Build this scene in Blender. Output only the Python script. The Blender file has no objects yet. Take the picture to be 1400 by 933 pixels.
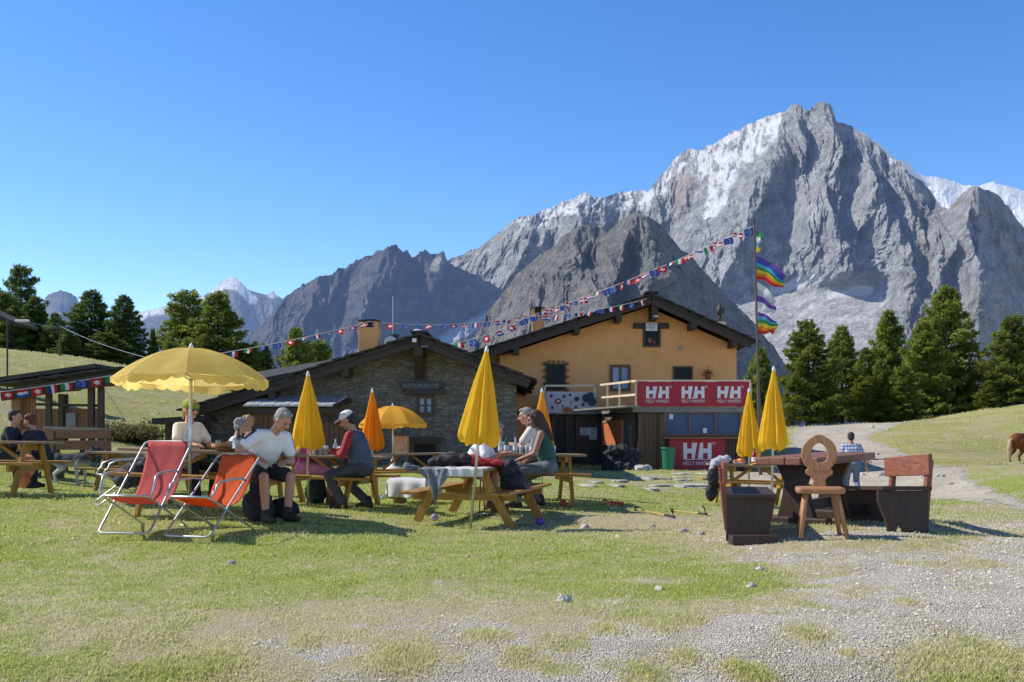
import bpy, bmesh, math, random
import numpy as np
from mathutils import Vector, Matrix
random.seed(7); np.random.seed(7)
C = bpy.context.scene.collection
SC = bpy.context.scene
F = 1400.0; ZC = 1.1; HY = 600.0          # focal length in photo pixels, eye height, horizon row
rad = math.radians
U = random.uniform

def W(px, py, D):
    return Vector(((px-700)/F*D, D, ZC+(HY-py)/F*D))

# ------------------------------------------------------------------ noise
def _hash(ix, iy, seed):
    h = (ix.astype(np.int64)*374761393 + iy.astype(np.int64)*668265263 + seed*1442695041) & 0xffffffff
    h = ((h ^ (h >> 13))*1274126177) & 0xffffffff
    h = h ^ (h >> 16)
    return (h & 0xffff)/65535.0
def gnoise(x, y, seed=0):
    x = np.asarray(x, float); y = np.asarray(y, float)
    ix = np.floor(x); iy = np.floor(y); fx = x-ix; fy = y-iy
    def g(dx, dy):
        a = _hash(ix+dx, iy+dy, seed)*2*np.pi
        return np.cos(a)*(fx-dx)+np.sin(a)*(fy-dy)
    u = fx*fx*fx*(fx*(fx*6-15)+10); v = fy*fy*fy*(fy*(fy*6-15)+10)
    a = g(0,0)+(g(1,0)-g(0,0))*u; b = g(0,1)+(g(1,1)-g(0,1))*u
    return (a+(b-a)*v)*1.5
def fbm(x, y, seed=0, oct=4):
    r = 0; a = 1; s = 0
    for o in range(oct):
        r = r+a*gnoise(x*2**o, y*2**o, seed+o*17); s += a; a *= .5
    return r/s
def ridged(x, y, seed=0):
    return 1-np.abs(gnoise(x, y, seed))*1.8
def sstep(a, b, x):
    t = np.clip((x-a)/(b-a), 0, 1); return t*t*(3-2*t)

# ------------------------------------------------------------------ terrain
_cp = []
def cp(*a): _cp.extend(a)
for px in (-900,-200,300,700,1100,1600,2300):
    cp((px,3,-.36),(px,5.5,-.22),(px,8,-.07 if px<900 else .02))
cp((150,10.7,.02),(450,10.7,.0),(700,10.7,-.02),(900,10.6,.03),(1100,10.5,.12),(1300,10.6,.12),(-300,11,.15),(1700,11,.1))
cp((640,13,-.03),(50,14.6,.30),(350,12.6,.15),(420,15.5,.11),(750,15.7,.09),(1160,12.4,.12),(1052,15.8,-.08),(1020,19,-.13),(-400,15,.4))
cp((100,20,.2),(520,18,.07),(1300,20,-.06),(1160,26,-.42),(1400,18,-.05),(1700,20,0),(850,20,.05))
cp((535,27,.30),(535,31,.28),(700,31,.2),(300,31,.5),(850,33,.06),(1000,34,.05),(1240,30,.2),(1160,35,-.2),(1150,50,.95))
cp((100,24,.6),(0,35,2.6),(0,75,7.6),(200,80,6.2),(200,40,1.5),(330,80,4.1),(450,80,3.),(600,60,2.),(-500,35,3.5),(-500,75,9.))
cp((1400,70,3.5),(1200,65,2.0),(1100,60,1.8),(1000,60,1.5),(1400,45,.55),(1300,45,.9),(1800,45,2.),(1900,70,4.2),(800,55,1.2))
for px in (-900,-200,300,700,1100,1500,2300): cp((px,150,-3.),(px,400,-20.),(px,1500,-75.),(px,4500,-200.))
_cp = np.array(_cp, float)
def _uv(px, D): return np.stack([np.asarray(px)/420.0, 3.2*np.log(np.maximum(D, 2.0))], -1)
_P = _uv(_cp[:,0], _cp[:,1])
def _k(d2): return np.sqrt(d2+.35)
_A = _k(((_P[:,None]-_P[None])**2).sum(-1))
_n = len(_P); _B = np.zeros((_n+3,_n+3)); _B[:_n,:_n] = _A+np.eye(_n)*-1e-3
_B[:_n,_n] = 1; _B[:_n,_n+1:] = _P; _B[_n,:_n] = 1; _B[_n+1:,:_n] = _P.T
_w = np.linalg.solve(_B, np.concatenate([_cp[:,2], [0,0,0]]))
def gz_arr(x, y):
    x = np.asarray(x, float); y0 = np.asarray(y, float); y = np.maximum(y0, 4.2)
    px = np.clip(700+F*x/y, -900, 2300)
    q = _uv(px, y); sh = q.shape[:-1]; q = q.reshape(-1, 2); out = np.empty(len(q))
    for i in range(0, len(q), 20000):
        c = q[i:i+20000]
        out[i:i+20000] = _k(((c[:,None]-_P[None])**2).sum(-1))@_w[:_n]+_w[_n]+c@_w[_n+1:]
    out = out.reshape(sh)
    lump = .012*gnoise(x*1.7, y*1.7, 3)+.02*gnoise(x*.6, y*.6, 4)+.10*np.clip((y-25)/40, 0, 1)*gnoise(x*.17, y*.17, 5)
    return out+lump-.05*np.clip(4.2-y0, 0, 4)
def gz(x, y): return float(gz_arr(np.array([x]), np.array([y]))[0])
def G(px, D, dz=0):
    x = (px-700)/F*D
    return Vector((x, D, gz(x, D)+dz))
def pix2ground(px, py):
    d = np.geomspace(3.5, 120, 1500); x = (px-700)/F*d
    hit = np.nonzero(gz_arr(x, d) >= ZC+(HY-py)/F*d)[0]
    D = d[hit[0]] if len(hit) else 60.0
    return G(px, D)

# ------------------------------------------------------------------ mesh builder
class MB:
    def __init__(s): s.v = []; s.f = []; s.mi = []
    def add(s, vs, fs, mi=0):
        o = len(s.v); s.v.extend([tuple(v) for v in vs]); s.f.extend([tuple(i+o for i in f) for f in fs]); s.mi.extend([mi]*len(fs))
    def box(s, c, size, R=None, mi=0):
        c = Vector(c); hx, hy, hz = size[0]/2, size[1]/2, size[2]/2
        vs = [Vector((x, y, z)) for x in (-hx, hx) for y in (-hy, hy) for z in (-hz, hz)]
        if R is not None: vs = [R@v for v in vs]
        s.add([c+v for v in vs], [(0,1,3,2),(4,6,7,5),(0,4,5,1),(2,3,7,6),(0,2,6,4),(1,5,7,3)], mi)
    def bar(s, p0, p1, w, h, up=(0,0,1), mi=0):
        p0 = Vector(p0); p1 = Vector(p1); d = (p1-p0); L = d.length; d = d/L; up = Vector(up)
        sd = d.cross(up)
        if sd.length < 1e-4: sd = d.cross(Vector((0,1,0)))
        sd.normalize(); u = sd.cross(d)
        R = Matrix((d, sd, u)).transposed()
        s.box((p0+p1)/2, (L, w, h), R, mi)
    def tube(s, pts, r, n=8, mi=0, cap=True):
        pts = [Vector(p) for p in pts]; m = len(pts)
        rs = list(r) if hasattr(r, '__len__') else [r]*m
        vs = []; prev = None
        for i, p in enumerate(pts):
            t = (pts[min(i+1, m-1)]-pts[max(i-1, 0)])
            if t.length < 1e-9: t = Vector((0,0,1))
            t.normalize()
            if prev is None:
                a = Vector((0,0,1)) if abs(t.z) < .9 else Vector((1,0,0)); n1 = t.cross(a).normalized()
            else:
                n1 = prev-t*prev.dot(t)
                n1 = n1.normalized() if n1.length > 1e-6 else t.orthogonal().normalized()
            prev = n1; n2 = t.cross(n1)
            for k in range(n):
                a = 2*math.pi*k/n; vs.append(p+(n1*math.cos(a)+n2*math.sin(a))*rs[i])
        fs = []
        for i in range(m-1):
            for k in range(n):
                k2 = (k+1) % n; fs.append((i*n+k, i*n+k2, (i+1)*n+k2, (i+1)*n+k))
        if cap: fs.append(tuple(reversed(range(n)))); fs.append(tuple(range((m-1)*n, m*n)))
        s.add(vs, fs, mi)
    def lathe(s, prof, n=20, c=(0,0,0), mi=0, close=True):
        c = Vector(c); vs = []; fs = []
        for r, z in prof:
            for k in range(n):
                a = 2*math.pi*k/n; vs.append(c+Vector((r*math.cos(a), r*math.sin(a), z)))
        for i in range(len(prof)-1):
            for k in range(n):
                k2 = (k+1) % n; fs.append((i*n+k, i*n+k2, (i+1)*n+k2, (i+1)*n+k))
        if close: fs.append(tuple(reversed(range(n)))); fs.append(tuple(range((len(prof)-1)*n, len(prof)*n)))
        s.add(vs, fs, mi)
    def ell(s, c, r, R=None, nu=14, nv=9, mi=0):
        c = Vector(c); vs = []; fs = []
        if not hasattr(r, '__len__'): r = (r, r, r)
        for j in range(nv+1):
            th = math.pi*j/nv
            for k in range(nu):
                a = 2*math.pi*k/nu
                v = Vector((r[0]*math.sin(th)*math.cos(a), r[1]*math.sin(th)*math.sin(a), -r[2]*math.cos(th)))
                vs.append(c+(R@v if R is not None else v))
        for j in range(nv):
            for k in range(nu):
                k2 = (k+1) % nu; fs.append((j*nu+k, j*nu+k2, (j+1)*nu+k2, (j+1)*nu+k))
        s.add(vs, fs, mi)
    def caps(s, p0, p1, r0, r1, n=12, mi=0):
        p0 = Vector(p0); p1 = Vector(p1); d = p1-p0; L = d.length
        if L < 1e-5: s.ell(p0, r0); return
        d.normalize(); pts = []; rs = []
        for a in (90, 67, 45, 22, 0): pts.append(p0-d*r0*math.sin(rad(a))); rs.append(max(r0*math.cos(rad(a)), r0*.02))
        for a in (0, 22, 45, 67, 90): pts.append(p1+d*r1*math.sin(rad(a))); rs.append(max(r1*math.cos(rad(a)), r1*.02))
        s.tube(pts, rs, n, mi)
    def prism(s, poly, fn0, fn1, mi=0):
        n = len(poly); vs = [fn0(*p) for p in poly]+[fn1(*p) for p in poly]
        fs = [tuple(range(n)), tuple(reversed(range(n, 2*n)))]
        for i in range(n):
            j = (i+1) % n; fs.append((i, i+n, j+n, j))
        s.add(vs, fs, mi)
    def grid(s, fn, nu, nv, mi=0, mfn=None):
        vs = [fn(i/nu, j/nv) for j in range(nv+1) for i in range(nu+1)]; o = len(s.v)
        s.v.extend([tuple(v) for v in vs])
        for j in range(nv):
            for i in range(nu):
                a = o+j*(nu+1)+i
                s.f.append((a, a+1, a+nu+2, a+nu+1)); s.mi.append(mfn(i, j) if mfn else mi)
    def build(s, name, mats, parent=None, smooth=False, bevel=0, solid=0, subsurf=0, fix=True):
        me = bpy.data.meshes.new(name); me.from_pydata(s.v, [], s.f)
        mats = mats if isinstance(mats, (list, tuple)) else [mats]
        for m in mats: me.materials.append(m)
        me.polygons.foreach_set('material_index', s.mi)
        if fix and not solid:
            bm = bmesh.new(); bm.from_mesh(me); bmesh.ops.recalc_face_normals(bm, faces=bm.faces); bm.to_mesh(me); bm.free()
        if smooth: me.polygons.foreach_set('use_smooth', [True]*len(me.polygons))
        o = bpy.data.objects.new(name, me); C.objects.link(o)
        if parent is not None: o.parent = parent
        if subsurf:
            m = o.modifiers.new('Subsurf', 'SUBSURF'); m.levels = subsurf; m.render_levels = subsurf
        if solid:
            m = o.modifiers.new('Solidify', 'SOLIDIFY'); m.thickness = solid; m.offset = 0
        if bevel:
            m = o.modifiers.new('Bevel', 'BEVEL'); m.width = bevel; m.segments = 2; m.limit_method = 'ANGLE'
        return o

def blob(mb, name, mat, parent, voxel=.01, smooth_it=3, keep_attr=None):
    """many overlapping closed lumps -> one continuous skin"""
    me = bpy.data.meshes.new('tmp'); me.from_pydata(mb.v, [], mb.f)
    o = bpy.data.objects.new('tmp', me); C.objects.link(o)
    m = o.modifiers.new('r', 'REMESH'); m.mode = 'VOXEL'; m.voxel_size = voxel
    m = o.modifiers.new('s', 'SMOOTH'); m.iterations = smooth_it; m.factor = .5
    dg = bpy.context.evaluated_depsgraph_get(); dg.update()
    nm = bpy.data.meshes.new_from_object(o.evaluated_get(dg))
    bpy.data.objects.remove(o); bpy.data.meshes.remove(me)
    nm.name = name; nm.materials.clear(); nm.materials.append(mat)
    nm.polygons.foreach_set('use_smooth', [True]*len(nm.polygons))
    ob = bpy.data.objects.new(name, nm); C.objects.link(ob)
    if parent is not None: ob.parent = parent
    return ob

def tag(o, label, cat, group=None):
    o['label'] = label; o['category'] = cat
    if group: o['group'] = group
    return o
def thing(name, label, cat, loc=(0,0,0), rotz=0, group=None):
    o = bpy.data.objects.new(name, None); C.objects.link(o); o.empty_display_size = .2
    o.location = loc; o.rotation_euler = (0, 0, rotz)
    return tag(o, label, cat, group)
def struct(o): o['kind'] = 'structure'; return o
def stuff(o): o['kind'] = 'stuff'; return o
def dup(root, loc=None, rotz=None, label=None, group=None, scale=None):
    r = root.copy(); C.objects.link(r)
    if loc is not None: r.location = loc
    if rotz is not None: r.rotation_euler = (0, 0, rotz)
    if scale is not None: r.scale = scale
    if label: r['label'] = label
    if group: r['group'] = group
    for ch in list(root.children):
        c = ch.copy(); C.objects.link(c); c.parent = r
        for g in list(ch.children):
            d = g.copy(); C.objects.link(d); d.parent = c
    return r

# ------------------------------------------------------------------ materials
def lin(r, g, b):
    f = lambda c: (c/255/12.92) if c/255 <= .04045 else ((c/255+.055)/1.055)**2.4
    return (f(r), f(g), f(b))
class NT:
    def __init__(s, name):
        s.m = bpy.data.materials.new(name); s.m.use_nodes = True; s.t = s.m.node_tree
        s.t.nodes.clear(); s.out = s.n('ShaderNodeOutputMaterial')
    def n(s, typ, **kw):
        nd = s.t.nodes.new(typ)
        for k, v in kw.items():
            if k in nd.inputs.keys(): nd.inputs[k].default_value = v
            else: setattr(nd, k, v)
        return nd
    def l(s, a, b): s.t.links.new(a, b)
    def mix(s, fac, a, b, mode='MIX'):
        nd = s.t.nodes.new('ShaderNodeMix'); nd.data_type = 'RGBA'; nd.blend_type = mode; nd.clamp_factor = True
        for i, v in ((0, fac), (6, a), (7, b)):
            if hasattr(v, 'is_output'): s.l(v, nd.inputs[i])
            else: nd.inputs[i].default_value = v if i == 0 else (*v, 1)
        return nd.outputs[2]
    def ramp(s, fac, stops, interp='LINEAR'):
        nd = s.t.nodes.new('ShaderNodeValToRGB'); nd.color_ramp.interpolation = interp
        e = nd.color_ramp.elements
        while len(e) < len(stops): e.new(.5)
        for i, (p, c) in enumerate(stops):
            e[i].position = p; e[i].color = (*c, 1) if hasattr(c, '__len__') else (c, c, c, 1)
        s.l(fac, nd.inputs[0]); return nd.outputs[0]
    def noise(s, vec, scale, detail=4, rough=.55, out=0, dist=0):
        nd = s.n('ShaderNodeTexNoise'); nd.inputs['Scale'].default_value = scale; nd.inputs['Detail'].default_value = detail
        nd.inputs['Roughness'].default_value = rough; nd.inputs['Distortion'].default_value = dist
        if vec is not None: s.l(vec, nd.inputs['Vector'])
        return nd.outputs[out]
    def coords(s, kind='Object', scale=None):
        tc = s.n('ShaderNodeTexCoord').outputs[kind]
        if scale is None: return tc
        mp = s.n('ShaderNodeMapping'); mp.inputs['Scale'].default_value = scale; s.l(tc, mp.inputs['Vector']); return mp.outputs[0]
    def bump(s, h, strength=.3, dist=.02):
        b = s.n('ShaderNodeBump'); b.inputs['Strength'].default_value = strength; b.inputs['Distance'].default_value = dist
        s.l(h, b.inputs['Height']); return b.outputs[0]
    def principled(s, col, rough=.7, normal=None, metallic=0, spec=None):
        p = s.n('ShaderNodeBsdfPrincipled'); p.inputs['Roughness'].default_value = rough; p.inputs['Metallic'].default_value = metallic
        if spec is not None: p.inputs['Specular IOR Level'].default_value = spec
        if hasattr(col, 'is_output'): s.l(col, p.inputs['Base Color'])
        else: p.inputs['Base Color'].default_value = (*col, 1)
        if normal is not None: s.l(normal, p.inputs['Normal'])
        return p
    def finish(s, sh): s.l(sh if hasattr(sh, 'is_output') else sh.outputs[0], s.out.inputs[0]); return s.m

_mc = {}
def M(name, col, rough=.7, var=.18, scale=6, stretch=None, bump=.15, bscale=None, metallic=0, trans=0, dirt=0, spec=None, rnd=0):
    if name in _mc: return _mc[name]
    t = NT(name); v = t.coords('Object', stretch)
    nz = t.noise(v, scale, 5, .6)
    c = t.mix(t.ramp(nz, [(.3, 0), (.7, 1)]), tuple(x*(1-var) for x in col), tuple(min(1, x*(1+var)) for x in col))
    if dirt:
        d = t.noise(t.coords('Object'), scale*.4, 6, .65)
        c = t.mix(t.ramp(d, [(.45, 0), (.75, dirt)]), c, (.05, .045, .035))
    if rnd:
        oi = t.n('ShaderNodeObjectInfo').outputs['Random']
        hs = t.n('ShaderNodeHueSaturation'); mr = t.n('ShaderNodeMapRange'); t.l(oi, mr.inputs[0])
        mr.inputs[3].default_value = 1-rnd; mr.inputs[4].default_value = 1+rnd
        t.l(mr.outputs[0], hs.inputs['Value']); t.l(c, hs.inputs['Color']); c = hs.outputs[0]
    nm = None
    if bump: nm = t.bump(t.noise(v, bscale or scale*4, 4, .6), bump, .01)
    p = t.principled(c, rough, nm, metallic, spec)
    if trans:
        tr = t.n('ShaderNodeBsdfTranslucent'); t.l(c, tr.inputs[0])
        mx = t.n('ShaderNodeMixShader'); mx.inputs[0].default_value = trans
        t.l(p.outputs[0], mx.inputs[1]); t.l(tr.outputs[0], mx.inputs[2]); sh = mx.outputs[0]
    else: sh = p.outputs[0]
    _mc[name] = t.finish(sh); return _mc[name]
def wood(name, col, var=.3, rough=.6, axis=0, scale=5, bump=.3):
    st = [1, 1, 1]; st = [12, 12, 12]; st[axis] = 1
    return M(name, col, rough, var, scale, tuple(st), bump, scale*2, dirt=.25)
def textmesh(mb, text, width, height, fn, mi=0):
    cu = bpy.data.curves.new('t', 'FONT'); cu.body = text; cu.size = 1; o = bpy.data.objects.new('t', cu); C.objects.link(o)
    cu.fill_mode = 'BOTH'; cu.resolution_u = 3
    dg = bpy.context.evaluated_depsgraph_get(); dg.update()
    me = bpy.data.meshes.new_from_object(o.evaluated_get(dg))
    xs = [v.co.x for v in me.vertices]; ys = [v.co.y for v in me.vertices]
    x0, x1, y0, y1 = min(xs), max(xs), min(ys), max(ys)
    mb.add([fn((v.co.x-x0)/(x1-x0)*width, (v.co.y-y0)/(y1-y0)*height) for v in me.vertices], [tuple(p.vertices) for p in me.polygons], mi)
    bpy.data.objects.remove(o); bpy.data.curves.remove(cu); bpy.data.meshes.remove(me)
# ================================================================== camera, light, sky
cam = bpy.data.cameras.new('camera'); co = bpy.data.objects.new('camera', cam); C.objects.link(co)
co.location = (0, 0, ZC); co.rotation_euler = (rad(90), 0, 0)
cam.sensor_width = 36; cam.lens = 36; cam.shift_y = (HY-466.5)/1400; cam.clip_end = 60000; cam.clip_start = .1
SC.camera = co
SUN_EL, SUN_AZ = 43, 13             # sun stands on the left, a little behind the house
sd = Vector((-math.cos(rad(SUN_EL))*math.cos(rad(SUN_AZ)), math.cos(rad(SUN_EL))*math.sin(rad(SUN_AZ)), math.sin(rad(SUN_EL))))
sl = bpy.data.lights.new('sun', 'SUN'); sl.energy = 5.0; sl.angle = rad(.5); sl.color = (1, .95, .87)
so = bpy.data.objects.new('sun', sl); C.objects.link(so); so.rotation_euler = (-sd).to_track_quat('-Z', 'Y').to_euler(); so.location = (-20, 5, 30)
wd = bpy.data.worlds.new('World'); SC.world = wd; wd.use_nodes = True
wn = wd.node_tree; bg = wn.nodes['Background']
sky = wn.nodes.new('ShaderNodeTexSky'); sky.sky_type = 'NISHITA'; sky.sun_disc = False
sky.sun_elevation = rad(SUN_EL); sky.sun_rotation = rad(-(90-SUN_AZ)); sky.altitude = 1900; sky.air_density = 1.0; sky.dust_density = .35; sky.ozone_density = 1.6
hs = wn.nodes.new('ShaderNodeHueSaturation'); hs.inputs['Saturation'].default_value = 1.3; hs.inputs['Value'].default_value = 1.33
mu = wn.nodes.new('ShaderNodeMix'); mu.data_type = 'RGBA'; mu.blend_type = 'MULTIPLY'; mu.inputs[0].default_value = 1; mu.inputs[7].default_value = (1.09, 1.0, 1.08, 1)
wn.links.new(sky.outputs[0], hs.inputs['Color']); wn.links.new(hs.outputs[0], mu.inputs[6]); 
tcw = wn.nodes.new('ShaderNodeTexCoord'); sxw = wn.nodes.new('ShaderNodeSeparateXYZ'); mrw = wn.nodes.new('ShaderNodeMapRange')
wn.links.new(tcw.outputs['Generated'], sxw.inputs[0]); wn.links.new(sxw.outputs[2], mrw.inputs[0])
mrw.inputs[1].default_value = .40; mrw.inputs[2].default_value = .66; mrw.inputs[3].default_value = 1; mrw.inputs[4].default_value = .36   # sky dimmed above the visible band to cut fill light
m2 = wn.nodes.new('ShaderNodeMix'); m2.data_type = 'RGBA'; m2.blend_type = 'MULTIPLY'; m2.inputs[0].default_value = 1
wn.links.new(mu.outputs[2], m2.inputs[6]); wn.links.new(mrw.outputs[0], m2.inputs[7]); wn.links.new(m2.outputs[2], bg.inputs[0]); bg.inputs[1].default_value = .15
SC.view_settings.view_transform = 'Standard'; SC.view_settings.look = 'None'; SC.view_settings.exposure = 0
SC.cycles.use_denoising = True; SC.cycles.max_bounces = 6; SC.cycles.transparent_max_bounces = 6
SC.cycles.sample_clamp_indirect = 6

# ================================================================== ground
D_rows = np.concatenate([np.linspace(.3, 3.0, 12)[:-1], np.geomspace(3.0, 45, 300)[:-1], np.geomspace(45, 110, 90)[:-1], np.geomspace(110, 4500, 40)])
PX = np.concatenate([np.linspace(-900, -150, 60)[:-1], np.linspace(-150, 1550, 420)[:-1], np.linspace(1550, 2300, 60)])
DD, PP = np.meshgrid(D_rows, PX, indexing='ij')
GX = (PP-700)/F*np.maximum(DD, 2.2); GY = DD
GZ = gz_arr(GX, np.maximum(GY, 2.2))
GX = np.where(DD < 2.2, (PP-700)/F*2.2, GX)
def project(x, y, z):
    y = np.maximum(y, .5); return 700+F*x/y, HY+F*(ZC-z)/y
_bx = [-900,0,200,350,500,700,850,950,1050,1100,1400,2300]; _by = [1150,1010,965,915,885,858,832,800,768,742,732,732]
def masks(x, y, z):
    px, py = project(x, y, z)
    n1 = fbm(x*1.1, y*1.1, 11); n2 = fbm(x*3.2, y*3.2, 12, 3); n3 = fbm(x*.35, y*.35, 13)
    d = (py-np.interp(px, _bx, _by))/45+.1
    for (cx, cy, rx, ry, s) in ((1000,803,190,26,2.6),(1330,925,130,38,3.2),(600,902,120,18,1.8),(300,925,120,30,1.2),(1180,745,90,8,.8),(1330,770,60,10,1.),(560,880,60,12,1.2),(900,845,70,12,1.5),(1105,868,24,7,2.5),(760,925,90,14,1.),(1200,805,60,10,.8)):
        d = d-s*np.exp(-((px-cx)/rx)**2-((py-cy)/ry)**2)
    for (cx, cy, rx, ry, s) in ((900,795,60,8,2.),(480,890,120,14,1.4),(880,712,90,9,1.8),(1050,640,40,14,1.4)):
        d = d+s*np.exp(-((px-cx)/rx)**2-((py-cy)/ry)**2)
    gravel = sstep(-1.1, 1.4, d+n1*2.4+n2*1.5+.5*fbm(x*9, y*9, 14, 2))
    gravel = gravel*(y < 24)
    dry = .33+.5*n3+.45*n2+.3*n1
    dry = dry+.55*np.exp(-((px-150)/330)**2-((py-850)/50)**2)+.62*sstep(-2.4, .2, d)*(py > 690)+.5*np.exp(-((px-850)/180)**2-((py-715)/22)**2)
    dry = dry+.30*(y > 26)+.15*sstep(-.1, .4, n3)*(y > 26)
    return gravel, np.clip(dry, 0, 1), px, py
gr_m, dry_m, gpx, gpy = masks(GX, GY, GZ)
# track and footpath region, walked out on the ground
path_px = [(1092,584),(1150,582),(1250,576),(1222,584),(1196,592),(1186,600),(1212,609),(1240,624),(1285,638),(1322,650),(1345,668),(1402,689),(1470,702),(1470,712),(1400,694),(1290,684),(1180,683),(1080,680),(1000,668),(980,658),(1020,648),(1060,640),(1080,615)]
path_w = [pix2ground(a, b) for a, b in path_px]
pw = np.array([(p.x, p.y) for p in path_w])
def inpoly(x, y, poly):
    c = np.zeros(np.shape(x), bool); n = len(poly)
    for i in range(n):
        x0, y0 = poly[i]; x1, y1 = poly[(i+1) % n]
        if y0 == y1: continue
        t = ((y0 > y) != (y1 > y)) & (x < (x1-x0)*(y-y0)/(y1-y0)+x0); c ^= t
    return c
wob = .5*gnoise(GX*1.3, GY*.8, 31)+.3*gnoise(GX*4, GY*2, 32)+.15*gnoise(GX*9, GY*5, 33)
pth = inpoly(GX+wob, GY+wob, pw)
bl = pth.astype(float)
for _ in range(7): bl = (bl+np.roll(bl,1,0)+np.roll(bl,-1,0)+np.roll(bl,1,1)+np.roll(bl,-1,1))/5
gr_m = np.maximum(gr_m, np.clip(bl*1.3*(1+1.1*fbm(GX*2, GY*1.2, 38, 3)), 0, 1))
for (cx, cy, rx, ry) in ((1300,552+42,26,6),(880,650,60,5),(1250,650,40,6)):
    gr_m = np.maximum(gr_m, .45*np.exp(-((gpx-cx)/rx)**2-((gpy-cy)/ry)**2)*(1+fbm(GX, GY, 8)))
def grid_mesh(name, X, Y, Z, keep=None, smooth=True):
    nr, nc = X.shape; idx = np.arange(nr*nc).reshape(nr, nc)
    q = np.stack([idx[:-1,:-1], idx[:-1,1:], idx[1:,1:], idx[1:,:-1]], -1).reshape(-1, 4)
    if keep is not None:
        q = q[keep.reshape(-1)]
    used = np.unique(q); remap = -np.ones(nr*nc, int); remap[used] = np.arange(len(used)); q = remap[q]
    co_ = np.stack([X, Y, Z], -1).reshape(-1, 3)[used]
    me = bpy.data.meshes.new(name); me.vertices.add(len(co_)); me.vertices.foreach_set('co', co_.ravel())
    me.loops.add(len(q)*4); me.loops.foreach_set('vertex_index', q.ravel().astype(np.int32))
    me.polygons.add(len(q)); me.polygons.foreach_set('loop_start', np.arange(0, len(q)*4, 4, dtype=np.int32))
    me.polygons.foreach_set('use_smooth', np.full(len(q), smooth))
    me.update(calc_edges=True); me.validate()
    o = bpy.data.objects.new(name, me); C.objects.link(o); return o, used
def set_col(o, name, rgba):
    a = o.data.color_attributes.new(name, 'FLOAT_COLOR', 'POINT'); a.data.foreach_set('color', rgba.astype(np.float32).ravel())

def ground_mat():
    t = NT('meadow_ground'); v = t.coords('Object')
    at = t.n('ShaderNodeAttribute'); at.attribute_name = 'gmask'
    sp = t.n('ShaderNodeSeparateColor'); t.l(at.outputs['Color'], sp.inputs[0])
    R_, G_ = sp.outputs[0], sp.outputs[1]
    nf = t.noise(v, 14, 6, .7); nm = t.noise(v, 2.2, 5, .65); nl = t.noise(v, .35, 4, .6); nff = t.noise(v, 60, 3, .7)
    green = t.mix(t.ramp(nf, [(.35, 0), (.68, 1)]), (.25, .31, .05), (.45, .49, .14))
    green = t.mix(t.ramp(nm, [(.4, 0), (.7, .7)]), green, (.33, .31, .11))
    straw = t.mix(t.ramp(nff, [(.3, 0), (.7, 1)]), (.36, .30, .17), (.62, .54, .36))
    # dryness broken up with noise
    ma = t.n('ShaderNodeMath'); ma.operation = 'ADD'; t.l(G_, ma.inputs[0])
    mb_ = t.n('ShaderNodeMath'); mb_.operation = 'MULTIPLY_ADD'; t.l(nf, mb_.inputs[0]); mb_.inputs[1].default_value = .9; mb_.inputs[2].default_value = -.45
    t.l(mb_.outputs[0], ma.inputs[1])
    c = t.mix(t.ramp(ma.outputs[0], [(.42, 0), (.85, 1)]), green, straw)
    hill = t.n('ShaderNodeMath'); hill.operation = 'MULTIPLY'; t.l(sp.outputs[2], hill.inputs[0]); t.l(t.ramp(nl, [(.3, .2), (.7, 1)]), hill.inputs[1])
    st_ = t.noise(t.coords('Object', (.25, 1.2, 3)), 1.6, 6, .7)
    c = t.mix(hill.outputs[0], c, t.mix(t.ramp(st_, [(.35, 0), (.65, 1)]), (.25, .25, .07), (.47, .42, .17)))
    vo = t.n('ShaderNodeTexVoronoi'); vo.inputs['Scale'].default_value = 85; t.l(v, vo.inputs['Vector'])
    vs = t.n('ShaderNodeSeparateColor'); t.l(vo.outputs['Color'], vs.inputs[0])
    gcol = t.mix(vs.outputs[0], (.52, .48, .415), (.76, .71, .63))
    gcol = t.mix(t.ramp(nm, [(.38, 0), (.62, .8)]), gcol, (.42, .35, .26))
    mc = t.n('ShaderNodeMath'); mc.operation = 'ADD'; t.l(R_, mc.inputs[0])
    md = t.n('ShaderNodeMath'); md.operation = 'MULTIPLY_ADD'; t.l(nf, md.inputs[0]); md.inputs[1].default_value = .8; md.inputs[2].default_value = -.4
    t.l(md.outputs[0], mc.inputs[1])
    c = t.mix(t.ramp(mc.outputs[0], [(.38, 0), (.62, 1)]), c, gcol)
    h = t.mix(t.ramp(R_, [(.3, 0), (.7, 1)]), nff, vo.outputs['Distance'])
    return t.finish(t.principled(c, .95, t.bump(h, .8, .03), spec=.1))
def path_mat():
    t = NT('gravel_track'); v = t.coords('Object')
    vo = t.n('ShaderNodeTexVoronoi'); vo.inputs['Scale'].default_value = 18; t.l(v, vo.inputs['Vector'])
    vs = t.n('ShaderNodeSeparateColor'); t.l(vo.outputs['Color'], vs.inputs[0])
    nm = t.noise(v, .8, 6, .65); nf = t.noise(v, 12, 4, .7)
    c = t.mix(t.ramp(nm, [(.35, 0), (.65, 1)]), (.42, .36, .275), (.60, .54, .44))
    c = t.mix(t.ramp(nf, [(.35, .5), (.6, 0)]), c, (.24, .21, .16))
    c = t.mix(t.ramp(vs.outputs[0], [(.80, 0), (.85, .6)]), c, (.60, .58, .53))
    return t.finish(t.principled(c, .95, t.bump(nf, .6, .05), spec=.1))
ground, used = grid_mesh('ground', GX, GY, GZ)
ground.data.materials.append(ground_mat()); struct(ground)
hillm = sstep(24, 40, GY)
set_col(ground, 'gmask', np.stack([gr_m, dry_m, hillm, np.ones_like(gr_m)], -1).reshape(-1, 4)[used])
kp = pth[:-1,:-1] & pth[1:,1:] & pth[1:,:-1] & pth[:-1,1:]
path, _ = grid_mesh('path', GX, GY, GZ+.005, kp)
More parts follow.
